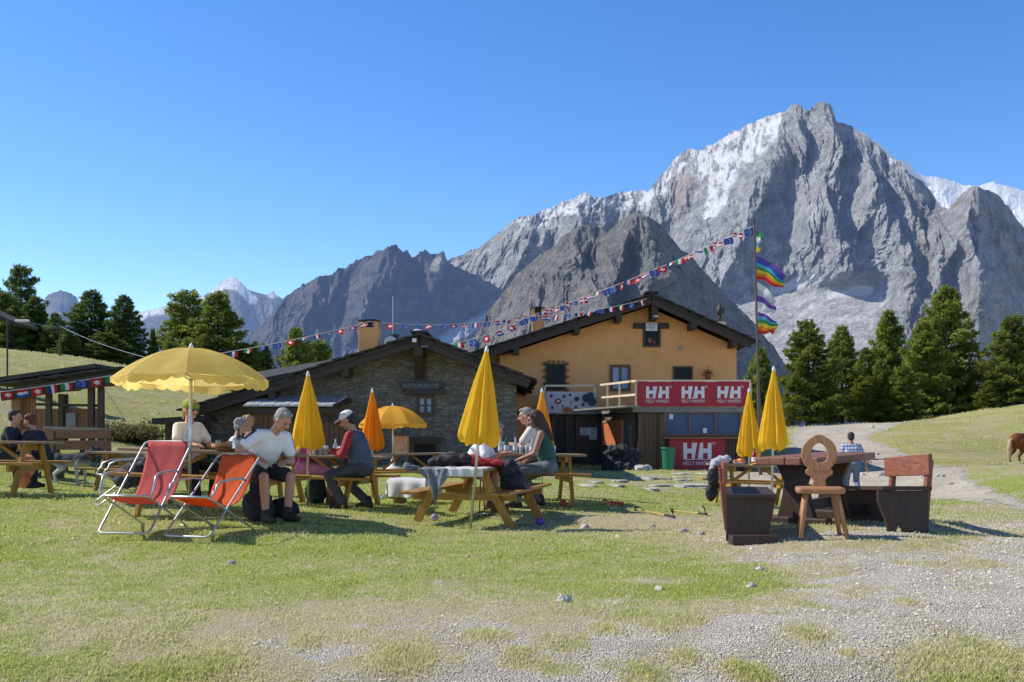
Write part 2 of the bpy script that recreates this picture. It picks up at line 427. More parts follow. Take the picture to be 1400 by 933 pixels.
path.data.materials.append(path_mat()); struct(path)

# ---- grass blades (nobody could count them) and loose gravel in the near ground
def scatter(n, Dmin, Dmax, power=1.0):
    u = np.random.rand(n); D = 1/((1/Dmin)+(1/Dmax-1/Dmin)*u) if power == 1 else Dmin*(Dmax/Dmin)**u
    p = np.random.uniform(-120, 1520, n); x = (p-700)/F*D; return x, D
def blades():
    x, y = scatter(620000, 5.0, 30)
    z = gz_arr(x, y); g, d, px, py = masks(x, y, z)
    clump = fbm(x*2.5, y*2.5, 51, 3); tuft = fbm(x*6, y*6, 52, 2)
    inp = inpoly(x, y, pw)
    dens = np.clip(1.05-g*1.25, 0, 1)*np.clip(.72+clump*1.3, .03, 1)*(1-.6*d)
    # sparse strong tufts in the gravel
    tu = np.zeros_like(x)
    for (cx, cy, r) in ((1105,868,.16),(660,870,.14),(545,900,.2),(560,905,.16),(1350,905,.28),(1290,920,.3),(935,900,.13),(1240,825,.1),(830,862,.12),(905,858,.14),(880,925,.16),(1000,915,.1),(1390,915,.25),(705,895,.1),(1160,895,.06),(300,905,.22),(240,915,.2),(420,880,.12),(1035,925,.12)):
        q = pix2ground(cx, cy); tu += np.exp(-(((x-q.x)/r)**2+((y-q.y)/(r*1.3))**2)*1.5)
    dens = np.clip(dens+tu*1.2, 0, 1)*~inp*(y < 27)
    k = np.random.rand(len(x)) < dens
    x, y, z, d, tu, clump, g, tuft = [a[k] for a in (x, y, z, d, tu, clump, g, tuft)]
    xf, yf = scatter(150000, 26, 88, 2); zf = gz_arr(xf, yf); cf = fbm(xf*.5, yf*.3, 55, 3); kf = (np.random.rand(len(xf)) < np.clip(.15+cf*1.6, .03, 1)) & ~inpoly(xf, yf, pw)
    xf, yf, zf, cf = xf[kf], yf[kf], zf[kf], cf[kf]; nfar = len(xf)
    x = np.concatenate([x, xf]); y = np.concatenate([y, yf]); z = np.concatenate([z, zf]); d = np.concatenate([d, .45+.5*np.random.rand(nfar)]); tu = np.concatenate([tu, np.zeros(nfar)]); clump = np.concatenate([clump, cf]); tuft = np.concatenate([tuft, np.full(nfar, 1.)])
    n = len(x)
    far = np.clip(y/9, .8, 2.2)*np.clip(y/26, 1, 2.6)
    h = .72*(.018+.022*np.random.rand(n)**1.5+.025*np.clip(clump, 0, 1)+.02*np.clip(tuft, 0, 1)+.05*np.clip(tu, 0, 1)*np.random.rand(n))*(1-.3*d)*np.clip(far, .9, 1.25)*np.clip(y/22, 1, 2.4)
    w = (.0022+.0018*np.random.rand(n))*far*1.25
    a = np.random.rand(n)*2*np.pi; ln = h*(.25+.8*np.random.rand(n)); b = np.random.rand(n)*2*np.pi
    bx, by = np.cos(a)*w, np.sin(a)*w; lx, ly = np.cos(b)*ln, np.sin(b)*ln
    V = np.empty((n, 5, 3))
    V[:,0] = np.stack([x-bx, y-by, z-.004], -1); V[:,1] = np.stack([x+bx, y+by, z-.004], -1)
    V[:,2] = np.stack([x+lx*.4+bx*.8, y+ly*.4+by*.8, z+h*.6], -1); V[:,3] = np.stack([x+lx*.4-bx*.8, y+ly*.4-by*.8, z+h*.6], -1)
    V[:,4] = np.stack([x+lx, y+ly, z+h], -1)
    me = bpy.data.meshes.new('grass'); me.vertices.add(n*5); me.vertices.foreach_set('co', V.ravel())
    o5 = np.arange(n)[:,None]*5
    li = np.concatenate([o5+np.array([[0,1,2,3]]), o5+np.array([[3,2,4]])], 1).astype(np.int32)
    me.loops.add(n*7); me.loops.foreach_set('vertex_index', li.ravel())
    me.polygons.add(n*2); me.polygons.foreach_set('loop_start', (np.arange(n)[:,None]*7+np.array([[0,4]])).ravel().astype(np.int32))
    me.update(calc_edges=True)
    o = bpy.data.objects.new('grass', me); C.objects.link(o)
    r = np.random.rand(n); dd = np.clip(d*1.1+np.random.randn(n)*.22-.12*np.clip(tu, 0, 1)*3, 0, 1)[:,None]
    gcol = np.stack([.40+.25*r, .50+.18*r, .07+.07*r], -1); scol = np.stack([.74+.2*r, .66+.2*r, .38+.18*r], -1)
    c = gcol*(1-dd)+scol*dd; c = np.repeat(np.concatenate([c, np.ones((n,1))], 1)[:,None], 5, 1)
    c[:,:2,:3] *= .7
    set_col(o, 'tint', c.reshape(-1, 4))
    t = NT('grass_blade'); at = t.n('ShaderNodeAttribute'); at.attribute_name = 'tint'
    p = t.principled(at.outputs['Color'], .75, spec=.15); tr = t.n('ShaderNodeBsdfTranslucent'); t.l(at.outputs['Color'], tr.inputs[0])
    mx = t.n('ShaderNodeMixShader'); mx.inputs[0].default_value = .42; t.l(p.outputs[0], mx.inputs[1]); t.l(tr.outputs[0], mx.inputs[2])
    me.materials.append(t.finish(mx.outputs[0])); return stuff(o)
grass = blades(); grass['label'] = 'short alpine grass, part green and part straw dry, over the meadow'
def pebbles():
    x, y = scatter(260000, 4.9, 12)
    z = gz_arr(x, y); g, d, px, py = masks(x, y, z)
    k = np.random.rand(len(x)) < np.clip(g*1.1-.1, 0.015, 1)
    x, y, z = x[k], y[k], z[k]; n = len(x)
    s = (.0022+.003*np.random.rand(n)+.010*np.random.rand(n)**18)*np.clip(y/7, .8, 1.6)
    base = np.array([[1,0,0],[0,1,0],[-1,0,0],[0,-1,0],[0,0,.75],[0,0,-.5]])
    a = np.random.rand(n)*6.28; ca, sa = np.cos(a), np.sin(a)
    jit = base[None]*(1+.35*np.random.randn(n, 6, 1))
    V = np.empty((n, 6, 3)); V[...,0] = jit[...,0]*ca[:,None]-jit[...,1]*sa[:,None]; V[...,1] = jit[...,0]*sa[:,None]+jit[...,1]*ca[:,None]; V[...,2] = jit[...,2]
    V = V*s[:,None,None]+np.stack([x, y, z+s*.2], -1)[:,None]
    tri = np.array([[0,1,4],[1,2,4],[2,3,4],[3,0,4]])
    me = bpy.data.meshes.new('gravel'); me.vertices.add(n*6); me.vertices.foreach_set('co', V.ravel())
    li = (np.arange(n)[:,None,None]*6+tri[None]).astype(np.int32)
    me.loops.add(n*12); me.loops.foreach_set('vertex_index', li.ravel())
    me.polygons.add(n*4); me.polygons.foreach_set('loop_start', np.arange(0, n*12, 3, dtype=np.int32)); me.update(calc_edges=True)
    o = bpy.data.objects.new('gravel', me); C.objects.link(o)
    r = np.random.rand(n)[:,None]; wm = np.random.rand(n)[:,None]
    c = np.array([[.46,.425,.375]])+r*np.array([[.30,.285,.26]])+wm*np.array([[.04,0,-.05]])
    set_col(o, 'tint', np.repeat(np.concatenate([c, np.ones((n,1))], 1)[:,None], 6, 1).reshape(-1, 4))
    t = NT('gravel_stone'); at = t.n('ShaderNodeAttribute'); at.attribute_name = 'tint'
    me.materials.append(t.finish(t.principled(at.outputs['Color'], .9, spec=.2))); return stuff(o)
gravel = pebbles(); gravel['label'] = 'loose pale grey gravel scattered over the near ground'

# ================================================================== mountains (real relief, kilometres away)
def dist_poly(px, py, pl):
    """signed distance to a polyline walked downwards: >0 on its right"""
    best = np.full(px.shape, 1e9); sign = np.ones(px.shape); tt = np.zeros(px.shape); n = len(pl)-1
    for i in range(n):
        ax, ay = pl[i]; bx, by = pl[i+1]; dx, dy = bx-ax, by-ay; L2 = dx*dx+dy*dy
        t = np.clip(((px-ax)*dx+(py-ay)*dy)/L2, 0, 1); ex, ey = px-(ax+t*dx), py-(ay+t*dy)
        d = np.hypot(ex, ey); m = d < best
        best = np.where(m, d, best); sign = np.where(m, np.where(dx*ey-dy*ex < 0, 1, -1), sign); tt = np.where(m, (i+t)/n, tt)
    return best, sign, tt
def mtn_mat(name, haze, bumps, fine):
    t = NT(name); at = t.n('ShaderNodeAttribute'); at.attribute_name = 'tint'; v = t.coords('Object')
    n1 = t.noise(v, fine, 8, .72); n2 = t.noise(v, fine*4.5, 5, .75)
    c = t.mix(t.ramp(n1, [(.3, 0), (.7, 1)]), (.42, .42, .44), (1.4, 1.38, 1.34))
    c = t.mix(1.0, c, t.ramp(n2, [(.3, .62), (.7, 1.35)]), 'MULTIPLY')
    c = t.mix(t.ramp(at.outputs['Fac'], [(.58, 1), (.78, .12)]), (1, 1, 1), c)
    c = t.mix(1.0, at.outputs['Color'], c, 'MULTIPLY')
    hb = t.mix(.35, n1, n2)
    p = t.principled(c, .95, t.bump(hb, bumps, 1.6/fine), spec=.05)
    e = t.n('ShaderNodeEmission'); e.inputs[0].default_value = (*haze, 1); e.inputs[1].default_value = 1  # distance haze painted as an even bluish glow on the rock
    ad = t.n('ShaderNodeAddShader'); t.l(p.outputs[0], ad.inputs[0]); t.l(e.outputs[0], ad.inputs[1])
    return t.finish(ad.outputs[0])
def mountain(name, crest, D0, foot, slope, haze, rock, spurs=(), tilt=0, amp=1.0, jag=1.6, fan=None, seed=1, step=1.5, colfn=None, smoothfn=None, fine=.02, lean=0, bumpv=.8, skew=.32, flatfn=None):
    cx = np.array([c[0] for c in crest], float); cy = np.array([c[1] for c in crest], float)
    px = np.arange(cx[0], cx[-1]+.1, step)
    cr = np.interp(px, cx, cy)+jag*(gnoise(px/9, px*0+seed, seed)*1.3+gnoise(px/4, px*0, seed+1)*.9+gnoise(px/22, px*0, seed+2)*1.5)
    nrow = int((foot-cr.min())/step)
    t = np.linspace(0, 1, nrow)[:,None]
    P = np.repeat(px[None], nrow, 0); Y = cr[None]+(foot-cr[None])*t
    h = Y-cr[None]                                   # pixels below the crest
    ker = np.exp(-np.linspace(-2.2, 2.2, int(90/step))**2); ker /= ker.sum(); pad = len(ker)
    crs = np.convolve(np.pad(cr, pad, mode='edge'), ker, mode='same')[pad:-pad]; hs_ = Y-crs[None]
    if fan: E = fan+(P-fan)/(1+np.maximum(hs_, 0)/650.)+.12*hs_*np.tanh((P-fan)/30)
    else: E = P+lean*hs_
    wx = E+10*gnoise(E/60, Y/90, seed+20)+4*gnoise(E/22, Y/30, seed+21); wy = Y+12*gnoise(E/70, Y/70, seed+22)
    r = 15*ridged(wx/80, wy/210, seed+3)+12*ridged(wx/36, wy/95, seed+4)+7*ridged(wx/17, wy/42, seed+5)+4*ridged(wx/8, wy/18, seed+6)+2.3*ridged(wx/4, wy/8, seed+7)+1.3*ridged(wx/2.2, wy/3.8, seed+8)
    r = r*amp*(.25+.75*sstep(0, 40, h)) if not fan else r*amp*(.55+.45*sstep(0, 40, h))
    if smoothfn is not None: r = r*smoothfn(P, Y)
    for (pl, A, wl, wr) in spurs:
        d, s, tt = dist_poly(P+5*gnoise(P/25, Y/25, seed+30)+2*gnoise(P/9, Y/9, seed+31), Y, pl)
        wv = wl+(wr-wl)*sstep(-14, 14, s*d); e = np.clip(1-d/wv, 0, 1); r = r+1.75*A*(e**1.1)*(smoothfn(P, Y)**.6 if smoothfn is not None else 1)*(.35+.65*np.sin(np.pi*np.clip(tt*.9+.1, 0, 1))**.6)
    k = D0/F/math.tan(rad(slope))
    P = P+skew*(r-r.mean())*sstep(4, 70, h)
    off = np.interp(P, [q[0] for q in tilt], [q[1] for q in tilt]) if isinstance(tilt, list) else tilt*(P-px.mean())
    dep = D0-k*hs_-r*D0/F+off*D0/F
    if smoothfn is not None: dep = dep-(Y-385)*.75*sstep(385, 425, Y)*sstep(995, 1035, P+.9*(Y-400))*(1-sstep(1195, 1235, P))*D0/F
    if flatfn is not None: dep = dep-flatfn(P, Y)*D0/F
    X = (P-700)/F*dep; Z = ZC+(HY-Y)/F*dep
    # back slope so that the ridge is a ridge
    bk = [(.05, .25), (.12, .7), (.25, 1.0)]
    Xb = [X[0]*(1+a) for a, b in reversed(bk)]; Yb = [dep[0]*(1+a) for a, b in reversed(bk)]; Zb = [Z[0]-(Z[0]-Z[-1])*b for a, b in reversed(bk)]
    XX = np.concatenate([np.array(Xb), X]); YY = np.concatenate([np.array(Yb), dep]); ZZ = np.concatenate([np.array(Zb), Z])
    o, us = grid_mesh(name, XX, YY, ZZ, smooth=False)
    col = np.empty(P.shape+(3,)); col[:] = rock
    band = fbm(wx/30, wy/18, seed+40); col *= (1+.28*band)[...,None]
    if colfn is not None: col = colfn(P, Y, h, col, r)
    col = np.clip(col, 0.01, .9); full = np.concatenate([np.repeat(col[:1], 3, 0), col]); full = np.concatenate([full, np.ones(full.shape[:2]+(1,))], -1)
    set_col(o, 'tint', full.reshape(-1, 4)[us])
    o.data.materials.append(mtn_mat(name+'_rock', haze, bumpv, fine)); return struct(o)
def paint(col, m, c):
    m = np.clip(m, 0, 1)[...,None]; return col*(1-m)+np.array(c)*m
def polym(P, Y, poly, soft=6, seed=0, amp=7, fx=9, fy=16):
    q = P+amp*gnoise(P/fx, Y/fy, seed)+amp*.5*gnoise(P/(fx*.4), Y/(fy*.4), seed+1); w = Y+amp*gnoise(P/fx, Y/fy, seed+2)
    d, s, _ = dist_poly(q, w, list(poly)+[poly[0]]); ins = inpoly(q, w, poly)
    return sstep(-soft, soft, np.where(ins, d, -d))
SNOW = (.93, .94, .95)

far_crest = [(-150,470),(-60,455),(20,478),(45,455),(55,420),(63,406),(72,400),(84,397),(96,401),(105,406),(112,430),(125,455),(150,448),(185,428),(200,425),(222,420),(245,418),(262,409),(280,404),(300,388),(312,381),(319,378),(328,384),(338,395),(350,400),(362,403),(374,399),(386,408),(420,425),(480,450),(560,470)]
def far_col(P, Y, h, col, r):
    sn = polym(P, Y, [(262,402),(298,386),(318,374),(330,386),(343,400),(354,408),(346,418),(333,408),(322,396),(308,395),(298,402)], 2, 5, 2.5)
    sn = np.maximum(sn, polym(P, Y, [(180,424),(215,420),(250,414),(275,404),(285,412),(250,425),(205,432),(190,440)], 2, 6, 2.5))
    sn = np.maximum(sn, polym(P, Y, [(358,399),(374,397),(386,406),(372,408)], 2, 9, 2)*.9)
    return paint(col, sn, SNOW)
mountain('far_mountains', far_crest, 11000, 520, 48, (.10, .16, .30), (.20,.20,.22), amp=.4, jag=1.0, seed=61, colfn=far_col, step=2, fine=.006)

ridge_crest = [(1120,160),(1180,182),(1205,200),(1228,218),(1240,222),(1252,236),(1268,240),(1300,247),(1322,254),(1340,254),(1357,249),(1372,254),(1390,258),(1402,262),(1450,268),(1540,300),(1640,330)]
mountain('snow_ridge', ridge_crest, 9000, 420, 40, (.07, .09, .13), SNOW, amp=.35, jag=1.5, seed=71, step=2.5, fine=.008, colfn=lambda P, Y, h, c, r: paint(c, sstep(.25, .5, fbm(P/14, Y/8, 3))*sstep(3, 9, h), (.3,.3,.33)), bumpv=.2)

left_crest = [(180,560),(260,540),(300,520),(325,488),(345,457),(370,432),(385,411),(410,392),(436,378),(452,376),(468,365),(500,351),(520,343),(532,338),(543,336),(552,346),(557,340),(564,351),(573,347),(581,341),(588,350),(600,345),(606,344),(612,358),(625,366),(648,374),(680,392),(720,420),(760,450),(820,490)]
def left_col(P, Y, h, col, r):
    col = paint(col, .7*sstep(.0, .5, fbm(P/20, Y/30, 77))*sstep(30, 90, h), (.12,.115,.085))
    col = paint(col, polym(P, Y, [(585,468),(612,452),(640,438),(668,424),(672,434),(650,452),(620,470),(590,480)], 2, 15, 3), (.72,.73,.75))
    col = paint(col, polym(P, Y, [(596,350),(612,352),(600,372),(588,368)], 3, 16, 3), (.42,.41,.36)); return col
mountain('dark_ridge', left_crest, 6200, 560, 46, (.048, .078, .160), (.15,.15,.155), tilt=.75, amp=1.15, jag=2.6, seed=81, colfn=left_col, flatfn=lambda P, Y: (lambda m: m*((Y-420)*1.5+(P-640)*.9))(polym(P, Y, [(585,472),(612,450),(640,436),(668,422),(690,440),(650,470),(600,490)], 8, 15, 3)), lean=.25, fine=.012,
   spurs=[([(440,378),(428,405),(412,440),(395,480)], 16, 16, 26), ([(532,338),(520,365),(498,390),(480,430),(470,470)], 18, 16, 30), ([(606,345),(604,362),(585,390),(570,440)], 14, 12, 26), ([(385,411),(370,440),(350,480)], 12, 14, 20)])

main_crest = [(520,400),(560,385),(600,362),(616,354),(650,340),(668,330),(682,318),(700,303),(712,296),(722,297),(745,287),(770,276),(790,268),(801,263),(812,271),(830,268),(850,264),(868,260),(885,262),(893,254),(905,238),(915,228),(925,214),(935,206),(946,203),(955,206),(962,203),(975,197),(987,190),(998,182),(1010,178),(1020,171),(1035,165),(1050,158),(1068,155),(1075,150),(1081,145),(1090,144),(1099,150),(1106,150),(1112,147),(1117,141),(1125,139),(1134,141),(1139,152),(1143,166),(1152,168),(1163,173),(1174,179),(1186,186),(1196,196),(1206,205),(1213,212),(1230,222),(1245,238),(1262,250),(1274,264),(1286,281),(1296,286),(1304,278),(1312,268),(1324,258),(1334,255),(1345,258),(1355,262),(1366,268),(1376,280),(1388,296),(1400,312),(1420,330),(1480,365),(1600,420),(1750,460)]
def main_col(P, Y, h, col, r):
    str_ = fbm(P/7+Y/30, Y/26, 91); st2 = fbm(P/16, Y/14, 92)
    sn = polym(P, Y, [(888,262),(925,212),(960,200),(1020,168),(1072,150),(1076,176),(1052,200),(1030,222),(1012,232),(998,256),(985,282),(972,292),(958,286),(968,262),(950,238),(930,232),(905,268)], 6, 21, 7)
    sn = sn*sstep(-.16, .14, .8*str_+.3*st2+.45*fbm(P/4, Y/6, 95)+.08)
    s2 = polym(P, Y, [(700,305),(722,294),(800,262),(890,256),(905,262),(880,290),(840,290),(800,292),(760,300),(740,315)], 6, 22, 6)*sstep(-.16, .08, .4*str_+.7*st2+.6*fbm(P/5, Y/5, 94))
    rib = polym(P, Y, [(925,228),(944,236),(952,262),(940,290),(925,300),(915,270)], 5, 23, 4)
    col = paint(col, rib*.75, (.46,.39,.34))
    col = paint(col, polym(P, Y, [(958,208),(980,215),(985,262),(968,268)], 5, 27, 4)*.6, (.45,.39,.34))
    col = paint(col, sn*.95, SNOW); col = paint(col, s2*.9, SNOW)
    s3 = polym(P, Y, [(960,292),(975,284),(990,270),(995,276),(978,296),(962,300)], 2, 24, 3); col = paint(col, s3, SNOW)
    s4 = np.maximum(polym(P, Y, [(1046,402),(1070,388),(1094,378),(1104,375),(1122,370),(1124,384),(1098,392),(1062,404)], 2, 25, 3), polym(P, Y, [(1128,400),(1150,398),(1178,391),(1192,394),(1194,402),(1160,406),(1132,408)], 1.5, 26, 3))
    s4 = np.maximum(s4, polym(P, Y, [(1203,404),(1210,410),(1206,420),(1201,412)], 1.5, 28, 2))
    scree = sstep(392, 415, Y+8*st2)*sstep(990, 1030, P+.9*(Y-400))*(1-sstep(1195, 1235, P))
    col = paint(col, scree*.85, (.60,.59,.57)); col = paint(col, s4, (.80,.79,.78))
    col = paint(col, polym(P, Y, [(1160,174),(1212,208),(1246,238),(1240,246),(1205,214),(1165,184)], 3, 29, 4)*sstep(0, .25, str_)*.8, SNOW)
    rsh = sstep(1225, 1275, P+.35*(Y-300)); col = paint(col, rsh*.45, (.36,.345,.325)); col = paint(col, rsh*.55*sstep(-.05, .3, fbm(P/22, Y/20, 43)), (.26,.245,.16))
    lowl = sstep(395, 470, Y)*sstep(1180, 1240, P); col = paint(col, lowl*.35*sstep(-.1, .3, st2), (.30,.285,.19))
    s5 = polym(P, Y, [(590,468),(620,448),(668,422),(676,432),(650,456),(620,474)], 2, 15, 3); col = paint(col, s5, (.70,.71,.73))
    return col
def main_smooth(P, Y):
    sc = sstep(368, 398, Y+.25*(1100-P)*0)*sstep(1000, 1045, P+.9*(Y-400))*(1-sstep(1195, 1235, P)); sn = polym(P, Y, [(895,262),(925,212),(1072,150),(1050,190),(1000,240),(960,270)], 20, 1, 2)
    return (1-.9*sc)*(1-.35*sn)
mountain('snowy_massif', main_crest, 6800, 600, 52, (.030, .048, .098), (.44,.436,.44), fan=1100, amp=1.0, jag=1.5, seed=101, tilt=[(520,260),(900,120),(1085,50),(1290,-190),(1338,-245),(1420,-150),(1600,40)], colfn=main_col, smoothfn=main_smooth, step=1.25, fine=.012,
   spurs=[([(1078,148),(1060,185),(1040,203),(1012,236),(996,275),(988,330),(972,380),(960,430)], 52, 70, 84),
          ([(1126,141),(1128,180),(1136,205),(1120,245),(1108,275),(1120,330),(1150,385)], 30, 50, 40),
          ([(1150,168),(1172,200),(1180,240),(1170,300),(1160,340),(1150,375)], 20, 36, 34),
          ([(1212,210),(1222,250),(1240,300),(1262,350)], 20, 60, 34),
          ([(1092,146),(1085,180),(1078,215)], 13, 16, 20), ([(1180,240),(1212,300),(1235,360),(1240,400)], 16, 40, 20), ([(1245,240),(1275,300),(1290,350)], 12, 40, 22), ([(1100,262),(1092,310),(1080,360)], 18, 30, 30), ([(1040,205),(1062,250),(1066,290),(1050,330)], 10, 20, 18),
          ([(805,264),(790,290),(775,325),(760,370)], 24, 40, 50), ([(722,296),(700,340),(690,380)], 18, 30, 44), ([(893,256),(885,290),(895,330)], 18, 24, 34),
          ([(1334,255),(1318,290),(1302,322),(1318,360),(1340,400),(1350,450)], 40, 46, 50), ([(1366,268),(1378,310),(1400,350),(1420,400)], 26, 26, 50), ([(1300,320),(1275,360),(1262,410),(1268,450)], 24, 50, 26), ([(1205,300),(1222,350),(1226,400),(1240,440)], 18, 40, 18), ([(1140,260),(1128,300),(1135,345)], 14, 24, 16)])

front_crest = [(560,520),(600,492),(630,475),(645,462),(655,448),(663,432),(672,421),(690,397),(700,384),(712,371),(735,351),(750,341),(760,335),(768,324),(778,318),(788,310),(800,308),(812,309),(820,312),(828,319),(838,310),(848,303),(857,297),(866,290),(874,288),(882,296),(890,299),(900,305),(910,314),(918,326),(930,340),(945,350),(955,362),(975,385),(1000,412),(1020,430),(1040,452),(1062,480),(1100,540)]
def front_col(P, Y, h, col, r):
    return paint(col, .45*sstep(.0, .4, fbm(P/25, Y/18, 33)), (.34,.31,.26))
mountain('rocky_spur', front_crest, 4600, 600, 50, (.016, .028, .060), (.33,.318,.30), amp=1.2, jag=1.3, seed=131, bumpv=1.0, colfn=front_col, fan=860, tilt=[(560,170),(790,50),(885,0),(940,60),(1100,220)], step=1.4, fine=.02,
   spurs=[([(797,308),(783,335),(776,365),(790,400),(815,440)], 34, 90, 52), ([(872,288),(856,320),(836,360),(812,405),(800,450)], 32, 34, 30), ([(890,299),(896,335),(900,380),(915,420),(930,470)], 44, 40, 130)])
# ================================================================== shared materials
m_dark_wood = wood('dark_timber', (.045,.03,.02), axis=0)
m_dark_wood_v = wood('dark_timber_upright', (.07,.042,.024), axis=2)
m_brown_wood_v = wood('brown_boards_upright', (.13,.07,.035), axis=2)
m_brown_wood = wood('brown_boards', (.27,.12,.055), axis=0)
m_pav = wood('pavilion_boards', (.30,.135,.055), axis=2)
m_iron = M('black_iron', (.02,.02,.02), .5, .3, bump=.1)
m_alu = M('grey_metal_tube', (.55,.56,.58), .35, .12, 12, metallic=.75)
m_white = M('white_paint', (.78,.77,.74), .5, .06)
m_cream = M('cream_rail_paint', (.78,.62,.42), .5, .1)
m_glass_dark = M('dark_window_glass', (.012,.013,.018), .25, .2, bump=0, spec=.15)
m_paper = M('white_paper', (.75,.76,.78), .8, .04)
m_ink = M('grey_print', (.12,.14,.2), .8, .05, bump=0)
m_red = M('red_banner', (.40,.012,.03), .55, .12, 3, bump=.08)
m_logo = M('white_print', (.78,.78,.80), .6, .03, bump=0)

def glass_mat(name, col, rough=.08, spec=.9):
    return M(name, col, rough, .25, 1.5, bump=0, spec=spec)
m_glass_blue = glass_mat('painted_sky_glass', (.055,.10,.19), .35, .25)  # sky reflection painted in as a blue base colour
m_glass_pale = glass_mat('painted_reflection_glass', (.30,.38,.52), .35, .3)  # pale sheen of the reflecting panes painted into the base colour

def render_mat():
    t = NT('ochre_render'); v = t.coords('Object'); n1 = t.noise(v, .7, 6, .6); n2 = t.noise(v, 9, 5, .7)
    c = t.mix(t.ramp(n1, [(.3, 0), (.7, 1)]), (.82,.395,.14), (.92,.48,.19))
    c = t.mix(t.ramp(n2, [(.3, .25), (.6, 0)]), c, (.52,.23,.08))
    vs = t.coords('Object', (3, 3, .25)); st = t.noise(vs, 1.4, 5, .7)
    c = t.mix(t.ramp(st, [(.5, 0), (.8, .25)]), c, (.36,.19,.08))
    return t.finish(t.principled(c, .9, t.bump(n2, .25, .02), spec=.2))
m_ochre = render_mat()
def stone_mat(name='dry_stone_wall', sc=(4.4, 4.4, 14), a=(.15,.138,.12), b=(.30,.275,.235)):
    t = NT(name); v = t.coords('Object', sc)
    nz = t.noise(v, 1.3, 3, .6, out=1); mx = t.n('ShaderNodeVectorMath'); mx.operation = 'MULTIPLY_ADD'
    t.l(nz, mx.inputs[0]); mx.inputs[1].default_value = (.55,.55,.55); t.l(v, mx.inputs[2])
    vo = t.n('ShaderNodeTexVoronoi'); vo.inputs['Scale'].default_value = 1.0; t.l(mx.outputs[0], vo.inputs['Vector'])
    ve = t.n('ShaderNodeTexVoronoi'); ve.feature = 'DISTANCE_TO_EDGE'; ve.inputs['Scale'].default_value = 1.0; t.l(mx.outputs[0], ve.inputs['Vector'])
    sp = t.n('ShaderNodeSeparateColor'); t.l(vo.outputs['Color'], sp.inputs[0])
    c = t.mix(sp.outputs[0], a, b); c = t.mix(t.ramp(sp.outputs[1], [(.7, 0), (1, .6)]), c, (.27,.18,.10))
    n2 = t.noise(t.coords('Object'), 14, 6, .7); c = t.mix(t.ramp(n2, [(.3, .55), (.7, 0)]), c, (.06,.055,.045))
    joint = t.ramp(ve.outputs['Distance'], [(.0, 0), (.09, 1)])
    c = t.mix(joint, (.10,.09,.075), c)
    hh = t.mix(.35, joint, n2)
    return t.finish(t.principled(c, .92, t.bump(hh, .6, .03), spec=.2))
m_stone = stone_mat()
def slate_mat():
    t = NT('stone_slates'); v = t.coords('Object'); n1 = t.noise(v, 3, 6, .65); n2 = t.noise(v, 20, 4, .7)
    c = t.mix(t.ramp(n1, [(.3, 0), (.7, 1)]), (.028,.026,.026), (.085,.08,.075))
    return t.finish(t.principled(c, .85, t.bump(n2, .6, .03), spec=.3))
m_slate = slate_mat()

def logo(mb, fn, w, h, mi):
    """two joined block capitals H with a slanted cut between them; fn(u, v) -> point"""
    P = lambda pts: mb.add([fn(a*w, b*h) for a, b in pts], [tuple(range(len(pts)))], mi)
    P([(0,0),(.135,0),(.135,1),(0,1)]); P([(.135,.36),(.30,.36),(.30,.64),(.135,.64)])
    P([(.30,0),(.40,0),(.49,1),(.30,1)])
    P([(.51,0),(.70,0),(.70,1),(.60,1)]); P([(.70,.36),(.865,.36),(.865,.64),(.70,.64)]); P([(.865,0),(1,0),(1,1),(.865,1)])
def ring(mb, fn, cx, cy, r, mi, wdt=.3):
    n = 16; vs = []
    for k in range(n):
        a = 2*math.pi*k/n
        vs.append(fn(cx+r*math.cos(a), cy+r*math.sin(a))); vs.append(fn(cx+r*(1-wdt)*math.cos(a), cy+r*(1-wdt)*math.sin(a)))
    mb.add(vs, [(2*k, (2*k+2) % (2*n), (2*k+3) % (2*n), 2*k+1) for k in range(n)], mi)

def gable_roof(ridge, left, right, y0, y1, thick=.14, seed=0):
    """ridge/left/right are (x, z) on the roof underside; courses of rough stone slates on a deck"""
    mb = MB(); rnd = random.Random(seed)
    for (e, sg) in ((left, -1), (right, 1)):
        d = Vector((e[0]-ridge[0], 0, e[1]-ridge[1])); L = d.length; d.normalize(); n = Vector((-d.z, 0, d.x))
        if n.z < 0: n = -n
        rz = Vector((ridge[0], 0, ridge[1])); o = n*(thick*.3)
        # deck
        for a, b in ((0, L-.06),):
            p0 = rz+o; p1 = rz+d*b+o
            mb.bar(Vector((p0.x, (y0+y1)/2+.05, p0.z)), Vector((p1.x, (y0+y1)/2+.05, p1.z)), y1-y0-.1, thick*.6, up=n)
        k = 0; s = L+.10
        while s > -.05:
            w = .42; ys = y0
            while ys < y1:
                lw = rnd.uniform(.45, .9); t0 = rnd.uniform(.035, .06); jit = rnd.uniform(-.05, .05)
                front = -rnd.uniform(0, .07) if ys == y0 else .01
                p0 = rz+d*max(s-w-.12, -.04)+n*(thick*.62+.018); p1 = rz+d*(s+jit)+n*(thick*.62+.045+rnd.uniform(0, .025))
                yy0, yy1 = ys+front, min(ys+lw, y1)-.015
                up = (p1-p0).cross(Vector((0,1,0))); up = up if up.z > 0 else -up
                mb.bar(Vector((p0.x, (yy0+yy1)/2, p0.z)), Vector((p1.x, (yy0+yy1)/2, p1.z)), yy1-yy0, t0, up=up)
                ys += lw
            s -= w; k += 1
    # ridge slabs
    yy = y0
    while yy < y1:
        lw = rnd.uniform(.5, .8)
        mb.box((ridge[0]+rnd.uniform(-.02,.02), yy+lw/2, ridge[1]+thick*1.15+rnd.uniform(0,.03)), (.5, lw-.02, .06)); yy += lw
    return mb

def xz(px, py, D): p = W(px, py, D); return (p.x, p.z)

